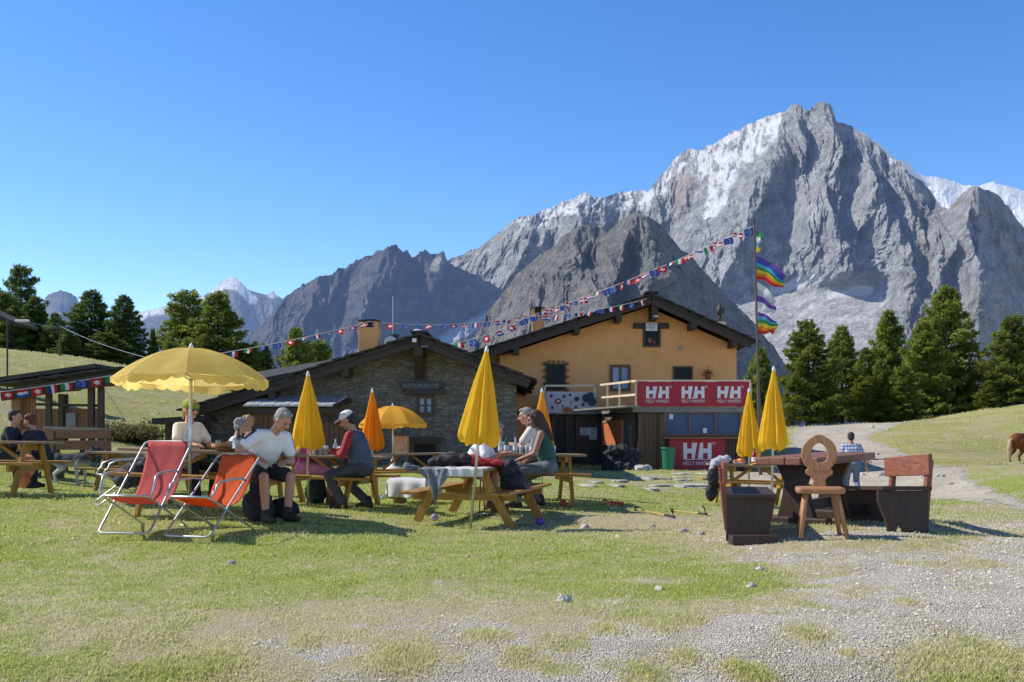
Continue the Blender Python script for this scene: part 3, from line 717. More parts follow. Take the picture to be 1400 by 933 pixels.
# ================================================================== ochre house
Dh = 38.0; hb = gz((885-700)/F*Dh, Dh)-.4
house = thing('house', 'two storey ochre rendered house with a broad dark slate gable roof', 'house', (0,0,0))
wl = [xz(683,660,Dh), xz(1007,660,Dh), xz(1007,474,Dh), xz(886,420,Dh), xz(683,487,Dh)]
wl[0] = (wl[0][0], hb); wl[1] = (wl[1][0], hb)
mb = MB(); mb.prism(wl, lambda x, z: (x, Dh, z), lambda x, z: (x, Dh+10, z)); mb.build('wall', m_ochre, house)
rf = gable_roof(xz(886,413,Dh), xz(640,493,Dh), xz(1023,474,Dh), Dh-1.1, Dh+10.6, .17, 3).build('roof', m_slate, house)
mb = MB()   # barge boards just under the verge
for (a, b) in (((886,417),(645,495)), ((886,417),(1019,476))):
    p0, p1 = W(*a, Dh), W(*b, Dh); mb.bar((p0.x, Dh-.92, p0.z), (p1.x, Dh-.92, p1.z), .06, .2)
mb.build('bargeboard', m_dark_wood, house)
for (px, py, s) in ((706,479,.2),(787,452,.2),(843,436,.2),(943,446,.2),(998,470,.2)):
    p = W(px, py, Dh); mb = MB(); mb.box((p.x, Dh-.45, p.z-.06), (s, .98, .26)); mb.build('purlin_end', m_dark_wood, house)
p = W(891,427,Dh); mb = MB(); mb.box((p.x, Dh-.4, p.z-.1), (.24, .88, .5)); mb.build('ridge_beam', m_dark_wood, house)
p = W(892,433,Dh); mb = MB(); mb.lathe([(.02,.0),(.11,-.03),(.13,-.1),(.03,-.14)], 12, (p.x, Dh-.86, p.z-.02)); mb.build('lamp', m_alu, house, smooth=True)
def window(parent, px0, px1, py0, py1, D, frame, glass, nsash=2, fw=.07, proud=.05, name='window', label=None, bars=0):
    a, b = W(px0, py1, D), W(px1, py0, D); x0, x1, z0, z1 = a.x, b.x, a.z, b.z
    mb = MB(); y = D-proud/2
    mb.box((x0+fw/2, y, (z0+z1)/2), (fw, proud, z1-z0)); mb.box((x1-fw/2, y, (z0+z1)/2), (fw, proud, z1-z0))
    mb.box(((x0+x1)/2, y, z1-fw/2), (x1-x0-2*fw, proud, fw)); mb.box(((x0+x1)/2, y, z0+fw/2), (x1-x0-2*fw, proud, fw))
    for k in range(1, nsash):
        xm = x0+(x1-x0)*k/nsash; mb.box((xm, y+.004, (z0+z1)/2), (fw*.9, proud-.008, z1-z0-2*fw))
    for k in range(bars):
        zz = z0+(z1-z0)*(k+1)/(bars+1); mb.box(((x0+x1)/2, y+.008, zz), (x1-x0-2*fw, proud-.02, fw*.4))
    f = mb.build(name, frame, parent)
    mb = MB(); mb.box(((x0+x1)/2, D-.012, (z0+z1)/2), (x1-x0-2*fw+.004, .012, z1-z0-2*fw+.004)); mb.build('pane', glass, f)
    if label: f['label'] = label
    return f, (x0, x1, z0, z1)
m_win_brown = wood('brown_window_frame', (.16,.07,.03), axis=2)
f, _ = window(house, 879, 903, 449, 475, Dh, m_dark_wood_v, m_glass_dark, 1, .08, label='small dark attic window under a timber lintel')
mb = MB(); a = W(889,446,Dh); mb.box((a.x+.02, Dh-.07, a.z), (1.3, .14, .2)); mb.build('lintel', m_dark_wood, house)
mb = MB(); a = W(890,448,Dh)
mb.box((a.x, Dh-.16, a.z), (.42, .03, .29)); 
for k, w_ in enumerate((.30, .26, .32, .2)): mb.box((a.x-.02*k%.05, Dh-.178, a.z+.09-.055*k), (w_, .004, .018), mi=1)
pl = mb.build('plaque', [m_paper, m_ink], house)
mb = MB(); a = W(890,466,Dh); mb.ell((a.x-.06, Dh-.09, a.z), (.09,.05,.12)); mb.ell((a.x+.1, Dh-.09, a.z-.06), (.05,.04,.1)); mb.build('window_ornament', M('faded_red_pot', (.25,.09,.07)), house, smooth=True)
f, (x0,x1,z0,z1) = window(house, 747, 773, 498, 534, Dh, m_iron, m_glass_dark, 1, .07, .08, label='dark window with a curled iron grille')
mb = MB()
for k in range(6):
    x = x0+(x1-x0)*k/5; mb.tube([(x, Dh-.12, z0-.05), (x, Dh-.12, z1+.08)], .012, 6)
for k in range(5):
    z = z0+(z1-z0)*k/4
    for s, xx in ((-1, x0), (1, x1)):
        mb.tube([(xx, Dh-.12, z), (xx+s*.07, Dh-.12, z+.05), (xx+s*.12, Dh-.12, z), (xx+s*.08, Dh-.12, z-.05), (xx, Dh-.12, z-.01)], .018, 6)
for k in range(4):
    xx = x0+(x1-x0)*(k+.5)/4; mb.tube([(xx, Dh-.12, z1), (xx-.05, Dh-.12, z1+.09), (xx+.02, Dh-.12, z1+.13), (xx+.05, Dh-.12, z1+.06)], .016, 6)
mb.build('grille', m_iron, house)
window(house, 834, 862, 499, 535, Dh, m_win_brown, m_glass_pale, 2, .1, .07, label='brown framed window with two pale panes')
window(house, 920, 947, 501, 528, Dh, m_dark_wood_v, m_glass_dark, 1, .06, label='dark door opening behind the terrace rail')
mb = MB(); a = W(931,476,Dh); mb.lathe([(.12,0),(.12,.02),(.05,.03)], 14, (0,0,0)); mb.v = [(a.x+x, Dh-.004-z, a.z+y) for x, y, z in mb.v]; mb.build('vent', M('beige_vent', (.45,.33,.2)), house)
# hut-style chimneys on the roof
def chimney(px0, px1, py0, py1, D, parent, cap=True):
    a, b = W(px0, py1, D), W(px1, py0, D); cx = (a.x+b.x)/2; w = b.x-a.x; h = b.z-a.z+.6
    mb = MB(); mb.box((cx, D, b.z-h/2), (w, w*.95, h)); c = mb.build('chimney', m_ochre, parent, bevel=.015)
    mb = MB()
    for sx in (-1, 1):
        for sy in (-1, 1): mb.box((cx+sx*w*.38, D+sy*w*.36, b.z+.09), (w*.2, w*.2, .18))
    mb.build('chimney_pier', m_ochre, c, fix=False); mb = MB(); mb.box((cx, D, b.z+.09), (w*.5, w*.5, .18)); mb.box((cx, D, b.z+.205), (w*1.04, w*1.0, .045)); mb.box((cx+.03, D, b.z+.25), (w*.5, w*.5, .045)); mb.build('chimney_cap', m_slate, c)
    return c
chimney(727, 744, 429, 452, Dh+3, rf)
a = W(984,444,Dh+3.5); mb = MB(); mb.lathe([(.2,-.6),(.2,-.02),(.24,.0),(.24,.08),(.16,.1)], 16, (a.x, a.y, a.z)); c = mb.build('chimney', m_cream, rf)
mb = MB(); mb.lathe([(.06,.1),(.075,.3),(.055,.34),(.10,.40),(.14,.5),(.13,.62),(.06,.76),(.02,.84)], 14, (a.x, a.y, a.z)); mb.box((a.x+.1, a.y, a.z+.56), (.16,.05,.2)); mb.build('chimney_cowl', M('rusty_cowl', (.05,.03,.025), .6), c, smooth=False)

# flower pot on the wall, its own thing
a = W(967,512,Dh); fp = thing('flower_pot', 'red flowering pot hung on the ochre wall above the terrace rail', 'flower pot', (a.x, Dh-.17, a.z-.18))
mb = MB(); mb.lathe([(.09,-.02),(.13,.16),(.135,.18),(.11,.17)], 14); mb.box((0,.11,.1),(.03,.1,.03)); mb.build('pot', M('terracotta', (.3,.1,.05)), fp, smooth=True)
mb = MB(); rnd = random.Random(4)
for k in range(40):
    v = Vector((rnd.gauss(0,.08), rnd.gauss(0,.06), .24+rnd.gauss(0,.06))); mb.ell(v, (.03,.03,.025), nu=6, nv=4, mi=0 if k % 3 else 1)
mb.build('flowers', [M('red_petals', (.35,.03,.03)), M('pot_leaves', (.05,.09,.02))], fp)

# ================================================================== bar kiosk with terrace on top
Db = 34.0; kb = gz(8, Db)-.3
kiosk = thing('bar_kiosk', 'dark timber bar kiosk with a long serving window under the roof terrace', 'kiosk', (0,0,0))
P0, P1 = W(868, 560, Db), W(1026, 560, Db); z_sl = P0.z
mb = MB(); mb.box(((P0.x+P1.x)/2, Db+1.6, (z_sl-.1+kb)/2), (P1.x-P0.x-.16, 3.2, z_sl-.1-kb)); mb.build('wall', m_dark_wood_v, kiosk)
def boards(px0, px1, py0, py1, D, mat, name, par, n, y=-.03, th=.04):
    a, b = W(px0, py1, D), W(px1, py0, D); mb = MB(); w = (b.x-a.x)/n
    for k in range(n): mb.box((a.x+w*(k+.5), D+y+U(-.004,.004), (a.z+b.z)/2), (w-.012, th, b.z-a.z))
    return mb.build(name, mat, par)
boards(872, 907, 566, 650, Db, m_brown_wood_v, 'side_cladding', kiosk, 7)
boards(991, 1024, 604, 650, Db, m_dark_wood_v, 'corner_cladding', kiosk, 7)
for px in (875, 904, 1018):
    mb = MB(); a = W(px, 562, Db); mb.box((a.x, Db-.1, (a.z+kb)/2-.05), (.16, .12, a.z-kb-.1)); mb.build('post', m_brown_wood_v, kiosk)
window(kiosk, 907, 1013, 563, 596, Db-.06, m_brown_wood, m_glass_blue, 3, .05, .08, name='serving_window')
a, b = W(905, 600, Db), W(1016, 600, Db); mb = MB(); mb.box(((a.x+b.x)/2, Db-.22, a.z+.03), (b.x-a.x, .36, .06)); mb.build('counter', m_brown_wood, kiosk)
for (px, py) in ((917,570),(963,589)):
    a = W(px, py, Db); mb = MB(); mb.box((a.x, Db-.10, a.z), (.13,.012,.17)); mb.build('sticker', m_paper, kiosk)
# terrace slab: front part and the part that swings back towards the house
tpl = [(P0.x-.1, Db-.25), (P1.x+.05, Db-.25), (P1.x+.05, Dh-.02), (W(700,0,Dh).x+.2, Dh-.02), (W(745,0,Dh-.9).x, Dh-1.1), (W(812,0,Dh-.9).x, Dh-1.2)]
mb = MB(); mb.prism(tpl, lambda x, y: (x, y, z_sl-.1), lambda x, y: (x, y, z_sl+.06)); mb.build('terrace_slab', M('grey_slab', (.22,.21,.19), .9), kiosk)
a = W(804,566,36.2); e0 = W(800,570,35.6); e1 = W(872,557,Db-.3)
mb = MB(); mb.bar((e0.x, e0.y, z_sl+.01), (e1.x, e1.y, z_sl+.09), 1.1, .06); mb.build('porch_roof', M('weathered_board', (.28,.26,.22), .8), kiosk)
# railing
zr = W(870,521,Db-.2).z
rail_pts = [W(745,534,Dh-1.05), W(813,534,Dh-1.15), W(870,521,Db-.2), W(1026,521,Db-.2)]
for p in rail_pts: p.z = zr
rl = MB()
for a, b in zip(rail_pts, rail_pts[1:]): rl.bar(a, b, .06, .07)
a, b = rail_pts[1], rail_pts[2]; rl.bar((a.x, a.y, zr-.45), (b.x, b.y, zr-.45), .05, .07)
rail = rl.build('railing', m_cream, kiosk)
for (i, t_) in ((0,0),(1,0),(1,.33),(1,.62),(2,0),(2,1)):
    p = rail_pts[i].lerp(rail_pts[i+1], t_); mb = MB(); mb.box((p.x, p.y+.012, (zr-.04+z_sl+.06)/2), (.06,.05, zr-.04-z_sl-.06)); mb.build('rail_post', m_cream, rail)
# stone front wall under the terrace with an orange shutter, turned towards the sun
sw0, sw1 = Vector((W(832,0,35.4).x, 36.3)), Vector((W(868,0,34.2).x, 34.25))
dv = (sw1-sw0); L = dv.length; ang = math.atan2(dv.y, dv.x)
mb = MB(); Rz = Matrix.Rotation(ang, 3, 'Z')
c = (sw0+sw1)/2; zt = z_sl-.12
mb.box((c.x, c.y+.2, (zt+kb)/2), (L, .35, zt-kb), Rz); mb.build('stone_wall', m_stone, kiosk)
nrm = Vector((dv.y, -dv.x, 0)).normalized()
def onwall(u, z): p = sw0+dv*u; return Vector((p.x, p.y+.2, z))+nrm*.18
za, zb = W(850,606,35).z, W(850,578,35).z; mb = MB()
for k in range(7):
    u = .16+.60*(k+.5)/7; mb.box(onwall(u, (za+zb)/2)+nrm*.03, (L*.60/7-.012, .05, zb-za), Rz)
sh = mb.build('shutter', wood('orange_shutter_wood', (.62,.19,.06), axis=2), kiosk)
mb = MB(); fr_ = wood('shutter_frame_wood', (.50,.22,.09), axis=2)
for u in (.135, .785): mb.box(onwall(u, (za+zb)/2)+nrm*.04, (.09, .08, zb-za+.14), Rz)
for z in (za-.05, zb+.05): mb.box(onwall(.46, z)+nrm*.04, (L*.62, .08, .08), Rz)
mb.build('shutter_frame', fr_, sh)
# dark entrance recess between hut and kiosk
a, b = W(752, 567, 37.2), W(838, 567, 37.2); mb = MB(); mb.box(((a.x+b.x)/2, 37.35, (z_sl-.12+kb)/2), (b.x-a.x, .2, z_sl-.12-kb)); ent = mb.build('entrance_wall', m_dark_wood_v, kiosk)
a = W(766, 600, 37.2); mb = MB(); mb.box((a.x, 37.21, z_sl-1.25), (.7, .06, 2.0)); mb.build('door', M('black_doorway', (.012,.01,.01), .6), kiosk)
for px in (757, 776, 790): a = W(px, 600, 37.1); mb = MB(); mb.box((a.x, 37.17, (z_sl-.12+kb)/2), (.14,.14,z_sl-.12-kb)); mb.build('post', m_dark_wood_v, kiosk)
def paper(px0, px1, py0, py1, D, label, lines=4):
    a, b = W(px0, py1, D), W(px1, py0, D); mb = MB(); w, h = b.x-a.x, b.z-a.z
    mb.box(((a.x+b.x)/2, D, (a.z+b.z)/2), (w, .012, h))
    for k in range(lines): mb.box(((a.x+b.x)/2-.01*(k % 2), D-.009, b.z-h*(k+.8)/(lines+.6)), (w*(.75-.12*(k % 3)), .004, h*.07), mi=1)
    return tag(mb.build('notice', [m_paper, m_ink], None), label, 'notice')
paper(793, 806, 585, 595, 37.2, 'landscape white notice pinned to the dark entrance wall')
paper(806, 816, 585, 601, 37.19, 'tall white notice to the right of the landscape one on the dark wall')

# banners hung from the rail and on the kiosk front
def banner(px0, px1, py0, py1, D, y, label, ntimes, lx, lw, ly, lh, ty, th, ripple=.028):
    a, b = W(px0, py1, D), W(px1, py0, D); w, h = b.x-a.x, b.z-a.z
    bn = thing('banner', label, 'banner', (a.x, D+y, a.z))
    rp = lambda u, v: -ripple*(math.sin(u*4.1+v*2)+.5*math.sin(u*9+1))
    mb = MB(); mb.grid(lambda s, t: (s*w, rp(s*w, t*h), t*h), 48, 6); mb.build('cloth', m_red, bn, smooth=True)
    for k in range(ntimes):
        ox = lx[k]*w; mb = MB(); fn = lambda u, v: (ox+u, rp(ox+u, ly*h+v)-.006, ly*h+v)
        logo(mb, fn, lw*w, lh*h, 0)
        fn2 = lambda u, v: (ox+u, rp(ox+u, ty*h+v)-.006, ty*h+v)
        textmesh(mb, 'HELLY HANSEN', lw*w, th*h, fn2)
        fn3 = lambda u, v: (ox+u, rp(ox+u, (ty+th+.03)*h+v)-.006, (ty+th+.045)*h+v)
        mb.add([fn3(0,0), fn3(lw*w,0), fn3(lw*w,.018), fn3(0,.018)], [(0,1,2,3)])
        ring(mb, fn, lw*w*1.08, lh*h*.97, .045*h, 0)
        mb.build('logo', m_logo, bn, fix=False)
    return bn
banner(871, 1024, 522, 556, Db-.2, -.05, 'wide red banner with three white double-H logos along the terrace rail', 3, (.078,.394,.716), .205, .335, .47, .155, .12)
banner(914, 991, 599, 643, Db-.06, -.08, 'red panel with one large white double-H logo below the serving window', 1, (.255,), .50, .35, .50, .155, .125, ripple=.003)
# pale banner with dark blobs at the left of the terrace
a, b = W(747,565,Dh-1.1), W(814,536,Dh-1.1); w, h = b.x-a.x, b.z-a.z
mb = MB(); mb.grid(lambda s, t: (a.x+s*w, Dh-1.16-.02*math.sin(s*7), a.z+t*h), 24, 4)
rnd = random.Random(5)
mats = [M('pale_banner', (.55,.52,.55), .6, .15), M('banner_navy', (.03,.035,.07), .6), M('banner_maroon', (.18,.03,.05), .6), M('banner_orange', (.5,.13,.04), .6), m_white]
def disc(cx, cz, r, mi, sq=1, dy=0):
    mb.add([(a.x+cx*w+r*math.cos(k*.45), Dh-1.188-dy-.02*math.sin(cx*7), a.z+cz*h+r*sq*math.sin(k*.45)) for k in range(14)], [tuple(range(14))], mi)
disc(.24,.55,.11,2); disc(.24,.56,.05,4,1,.004); disc(.42,.15,.18,3,.6); disc(.62,.66,.09,1); disc(.36,.78,.06,1); disc(.82,.7,.17,1,.9); disc(.93,.55,.16,1,1.1); disc(.9,.85,.13,1,.8); disc(.12,.25,.05,1); disc(.6,.28,.05,2); disc(.75,.4,.06,1); disc(.1,.8,.06,2); disc(.5,.5,.04,3); disc(.33,.33,.035,1); disc(.7,.15,.05,2); disc(.48,.85,.05,1)
tag(mb.build('banner', mats, None, fix=False), 'pale banner printed with dark blobs and rings at the left of the terrace', 'banner')

# ================================================================== stone hut
Ds = 30.0; sb = gz(-3.5, Ds)-.5
hut = thing('stone_hut', 'low old hut of rough brown stone under a wide slate roof', 'hut', (0,0,0))
ap = xz(577,470,Ds)
wl = [(xz(268,0,Ds)[0], sb), (xz(706,0,Ds)[0], sb), xz(706,524,Ds), ap, xz(268,572,Ds)]
mb = MB(); mb.prism(wl, lambda x, z: (x, Ds, z), lambda x, z: (x, Ds+8, z)); mb.build('wall', m_stone, hut)
rf2 = gable_roof(xz(577,468,Ds), xz(262,568,Ds), xz(726,527,Ds), Ds-1.0, Ds+8.5, .17, 9).build('roof', m_slate, hut)
mb = MB()
for (a, b) in (((577,472),(266,571)), ((577,472),(722,529))):
    p0, p1 = W(*a, Ds), W(*b, Ds); mb.bar((p0.x, Ds-.8, p0.z), (p1.x, Ds-.8, p1.z), .06, .17)
mb.build('bargeboard', m_dark_wood, hut)
for (px, py) in ((478,510),(655,500),(700,519),(380,541)):
    p = W(px, py, Ds); mb = MB(); mb.box((p.x, Ds-.4, p.z-.03), (.2, .78, .26)); mb.build('purlin_end', m_dark_wood, hut)
p = W(575,485,Ds); mb = MB(); mb.box((p.x, Ds-.4, p.z+.06), (.26, .78, .3)); mb.bar((p.x, Ds-.06, p.z-.65), (p.x, Ds-.7, p.z), .2, .18); mb.box((p.x, Ds-.05, p.z-.42), (.34,.1,.9)); mb.build('ridge_bracket', m_dark_wood, hut)
p = W(571,470,Ds); mb = MB(); mb.box((p.x, Ds-.98, p.z), (.12,.1,.11)); mb.build('lamp', m_white, hut, bevel=.01)
window(hut, 570, 594, 541, 568, Ds, m_dark_wood_v, m_glass_pale, 2, .09, .07, label='small window with pale panes beneath the sign', bars=1)
a = W(580,537,Ds); mb = MB(); mb.box((a.x, Ds-.1, a.z), (1.15,.2,.13)); mb.build('lintel', m_dark_wood, hut)
a = W(580,601,Ds); mb = MB(); mb.box((a.x, Ds-.08, a.z), (1.0,.18,.14)); mb.build('lintel', m_dark_wood, hut)
f, _ = window(hut, 563, 599, 604, 640, Ds, m_dark_wood_v, m_glass_dark, 1, .07, label='dark low doorway in the stone wall')
# oval carved sign board
sg = W(576,528,Ds); mb = MB(); ov = [(math.cos(k*.2618)*.66, math.copysign(abs(math.sin(k*.2618))**.7, math.sin(k*.2618))*.14) for k in range(24)]
mb.prism(ov, lambda x, z: (sg.x+x, Ds-.16, sg.z+z), lambda x, z: (sg.x+x, Ds-.1, sg.z+z))
for sx in (-.5, .5): mb.box((sg.x+sx, Ds-.05, sg.z), (.07,.098,.07))
sgn = thing('sign', 'dark oval wooden sign board with pale carved capitals over the small hut window', 'sign', (0,0,0))
mb.build('board', M('blackened_board', (.035,.045,.045), .6, .3, 8, bump=.3), sgn)
mb = MB(); textmesh(mb, 'RISTORANTE', 1.02, .115, lambda u, v: (sg.x-.51+u, Ds-.166, sg.z-.057+v)); mb.build('lettering', M('worn_pale_paint', (.22,.24,.24), .8), sgn, fix=False)
chimney(492, 519, 449, 480, Ds+2.5, rf2)
a = W(540,472,Ds+2); mb = MB(); mb.tube([(a.x, a.y, a.z-.3), (a.x, a.y, a.z+.28)], .11, 12); mb.tube([(a.x, a.y, a.z+.28), (a.x, a.y, a.z+.32), (a.x, a.y, a.z+.36)], [.15,.15,.05], 12); mb.build('stove_pipe', m_iron, rf2)
a = W(535,470,Ds+1.6); mb = MB(); mb.lathe([(.01,0),(.12,.02),(.2,.07),(.21,.08),(.19,.07),(.1,.03),(.01,.015)], 16); mb.v = [(a.x+x, a.y-z, a.z+y) for x, y, z in mb.v]; mb.tube([(a.x, a.y+.02, a.z), (a.x, a.y+.15, a.z-.4)], .02, 6); mb.build('dish', m_white, rf2, smooth=True)
a = W(571,456,Ds+.5); mb = MB(); mb.ell((a.x, a.y, a.z), (.2,.2,.13)); mb.tube([(a.x, a.y, a.z-.25), (a.x, a.y, a.z)], .05, 8); mb.build('roof_light', M('milky_dome', (.6,.62,.65), .3), rf2, smooth=True)
a = W(537,474,Ds+2.4); b = W(537,405,Ds+2.4); mb = MB(); mb.tube([(a.x, a.y, a.z-.5), (b.x, b.y, b.z)], .009, 6); mb.build('mast', m_alu, rf2)
# right flank of the hut, in the eave's shade, with a lit lamp
a = W(703,521,Ds-.3); lamp = MB(); lamp.ell((a.x, Ds-.25, a.z), (.06,.06,.06)); 
t = NT('lit_bulb'); e = t.n('ShaderNodeEmission'); e.inputs[0].default_value = (1,.72,.3,1); e.inputs[1].default_value = 3.0
bulb_m = t.finish(e)
wlmp = thing('wall_lamp', 'small lit lamp glowing yellow under the right eave of the stone hut', 'lamp', (0,0,0))
lamp.build('bulb', bulb_m, wlmp, smooth=True); mb = MB(); mb.box((a.x, Ds-.13, a.z+.07), (.06,.26,.04)); mb.lathe([(.03,.1),(.1,.05),(.09,.05),(.03,.085)], 12, (a.x, Ds-.25, a.z)); mb.build('bracket', m_iron, wlmp)
# lean-to roof with boarded front, and the rear roof that shows left of the gable
a, b = W(332,556,Ds-1.6), W(455,556,Ds-1.6); c0, d0 = W(352,543,Ds-.05), W(476,543,Ds-.05)
mb = MB(); nn = 12
for k in range(nn):
    l0 = a.lerp(b, k/nn); l1 = a.lerp(b, (k+1)/nn); u0 = c0.lerp(d0, k/nn); u1 = c0.lerp(d0, (k+1)/nn); up = Vector((0,0,.045+.008*(k % 2)))
    g_ = Vector((.012,0,0)); q = [l0+g_, l1-g_, u1-g_, u0+g_]; mb.add(q+[v+up for v in q], [(3,2,1,0),(4,5,6,7),(0,1,5,4),(1,2,6,5),(2,3,7,6),(3,0,4,7)])
mb.build('lean_to_roof', M('grey_tin', (.5,.5,.52), .5, .2, 3, metallic=.2), hut)
a, b = W(345,560,Ds-1.3), W(470,560,Ds-1.3); n = 18; mb = MB(); w = (b.x-a.x)/n
for k in range(n):
    if k in (6,7): continue
    mb.box((a.x+w*(k+.5), Ds-1.2+U(-.01,.01), (a.z-.05+sb)/2), (w-.015,.04,a.z-.05-sb))
mb.box(((a.x+b.x)/2, Ds-.6, (a.z-.25+sb)/2), (b.x-a.x-.1, 1.1, a.z-.25-sb)); mb.build('lean_to_front', m_brown_wood_v, hut)
mb = MB(); mb.bar(W(455,556,Ds-1.5), W(478,548,Ds-.02), .12, .12); mb.bar(W(340,562,Ds-1.4), W(470,562,Ds-1.4), .12, .14); mb.build('lean_to_beam', m_dark_wood, hut)
for (px, py, r) in ((405,575,.14),(445,572,.11),(458,575,.13),(355,590,.12)):
    a = W(px, py, Ds-1.26); mb = MB(); mb.lathe([(r,0),(r,.03),(r*.5,.05)], 14); mb.v = [(a.x+x, a.y-z, a.z+y) for x, y, z in mb.v]; mb.build('wall_ornament', m_dark_wood, hut)
p0, p1 = W(318,530,Ds+5), W(345,517,Ds+5); mb = MB()
q = [W(335,532,Ds+4), W(470,505,Ds+4), W(470,498,Ds+9), W(335,520,Ds+9)]; up = Vector((0,0,.25))
mb.add(q+[v+up for v in q], [(3,2,1,0),(4,5,6,7),(0,1,5,4),(1,2,6,5),(2,3,7,6),(3,0,4,7)]); mb.build('rear_roof', m_slate, hut)
p0, p1 = W(221,577,Ds-1), W(285,573,Ds-1); mb = MB(); mb.bar(p0, p1, 1.6, .16); mb.build('side_roof', m_slate, hut)
a = W(231,600,Ds-1.2); zz = W(0,580,Ds).z; mb = MB(); g0 = gz(a.x, a.y); mb.box((a.x, a.y, (g0-.1+zz)/2), (.16,.16,zz-g0+.1)); mb.build('side_post', m_dark_wood_v, hut)
a, b = W(240,0,Ds-.2), W(285,0,Ds-.2); mb = MB(); mb.box(((a.x+b.x)/2, Ds-.15, (sb+zz-.05)/2), (b.x-a.x, .15, zz-.05-sb)); mb.build('side_wall', m_dark_wood_v, hut)

# ================================================================== small open pavilion on the left
Dp = 24.5; pav = thing('pavilion', 'small open timber pavilion with a sloping slate roof on the left', 'pavilion', (0,0,0))
pb = gz((90-700)/F*Dp, Dp)
mb = MB(); r0, r1 = W(2,531,Dp-.6), W(164,508,Dp-.6); r0b, r1b = W(30,524,Dp+2.6), W(168,505,Dp+2.6)
dirv = (r1-r0).normalized()
mb.bar((r0+r0b)/2, (r1+r1b)/2, 3.2, .1)
rnd = random.Random(8)
for row in range(5):
    y = Dp-.65+row*.72
    for k in range(9):
        p = r0.lerp(r1, (k+.5)/9); mb.bar((p.x-.2, y+.35+U(-.03,.03), p.z+.07+rnd.uniform(0,.03)), (p.x+.2, y+.35, p.z+.10+rnd.uniform(0,.04)), .7, .05)
for k in range(5):
    p = r0.lerp(r1, .1+.17*k/2); mb.box((p.x+U(-.1,.1), Dp+U(-.3,1.5), p.z+.17), (U(.3,.6), U(.3,.6), .07))
mb.build('roof', m_slate, pav)
mb = MB(); f0, f1 = r0+Vector((0,-.02,-.17)), r1+Vector((0,-.02,-.15)); mb.bar(f0, f1, .05, .26); mb.build('fascia', m_dark_wood, pav)
def ppost(px, D, w, mat, zt=None):
    x = (px-700)/F*D; t_ = (x-r0.x)/(r1.x-r0.x); zt = r0.z+(r1.z-r0.z)*t_-.06; g0 = gz(x, D)-.1
    mb = MB(); mb.box((x, D, (zt+g0)/2), (w, w, zt-g0)); mb.build('post', mat, pav)
for px, D, w in ((67,Dp-.3,.12),(125,Dp-.3,.13),(84,Dp+2.0,.12),(90,Dp+2.2,.1),(139,Dp+2.2,.12),(138,Dp-.25,.12)): ppost(px, D, w, m_dark_wood_v)
ppost(24, Dp-.35, .2, m_pav)
boards(28, 50, 536, 600, Dp-.2, m_pav, 'end_wall', pav, 5)
mb = MB(); a, b = W(48,553,Dp+2.1), W(140,555,Dp+2.1); mb.bar(a, b, .06, .07); mb.build('rail', m_dark_wood, pav); mb = MB(); a, b = W(48,553,Dp-.2), W(139,555,Dp-.2); mb.bar(a, b, .05, .06); mb.build('rail', m_dark_wood, pav)
boards(46, 140, 559, 600, Dp+2.15, m_pav, 'parapet', pav, 16)
mb = MB(); a = W(97,574,Dp+2.05); mb.box((a.x, a.y, a.z), (.26,.05,.36)); mb.build('picture', glass_mat('dull_blue_glass', (.12,.16,.22), .3), pav)
mb = MB(); a, b = W(66,585,Dp-.9), W(140,587,Dp-.9); mb.bar(a, b, .5, .06); mb.build('bar_shelf', M('weathered_board2', (.30,.25,.2), .8), pav)
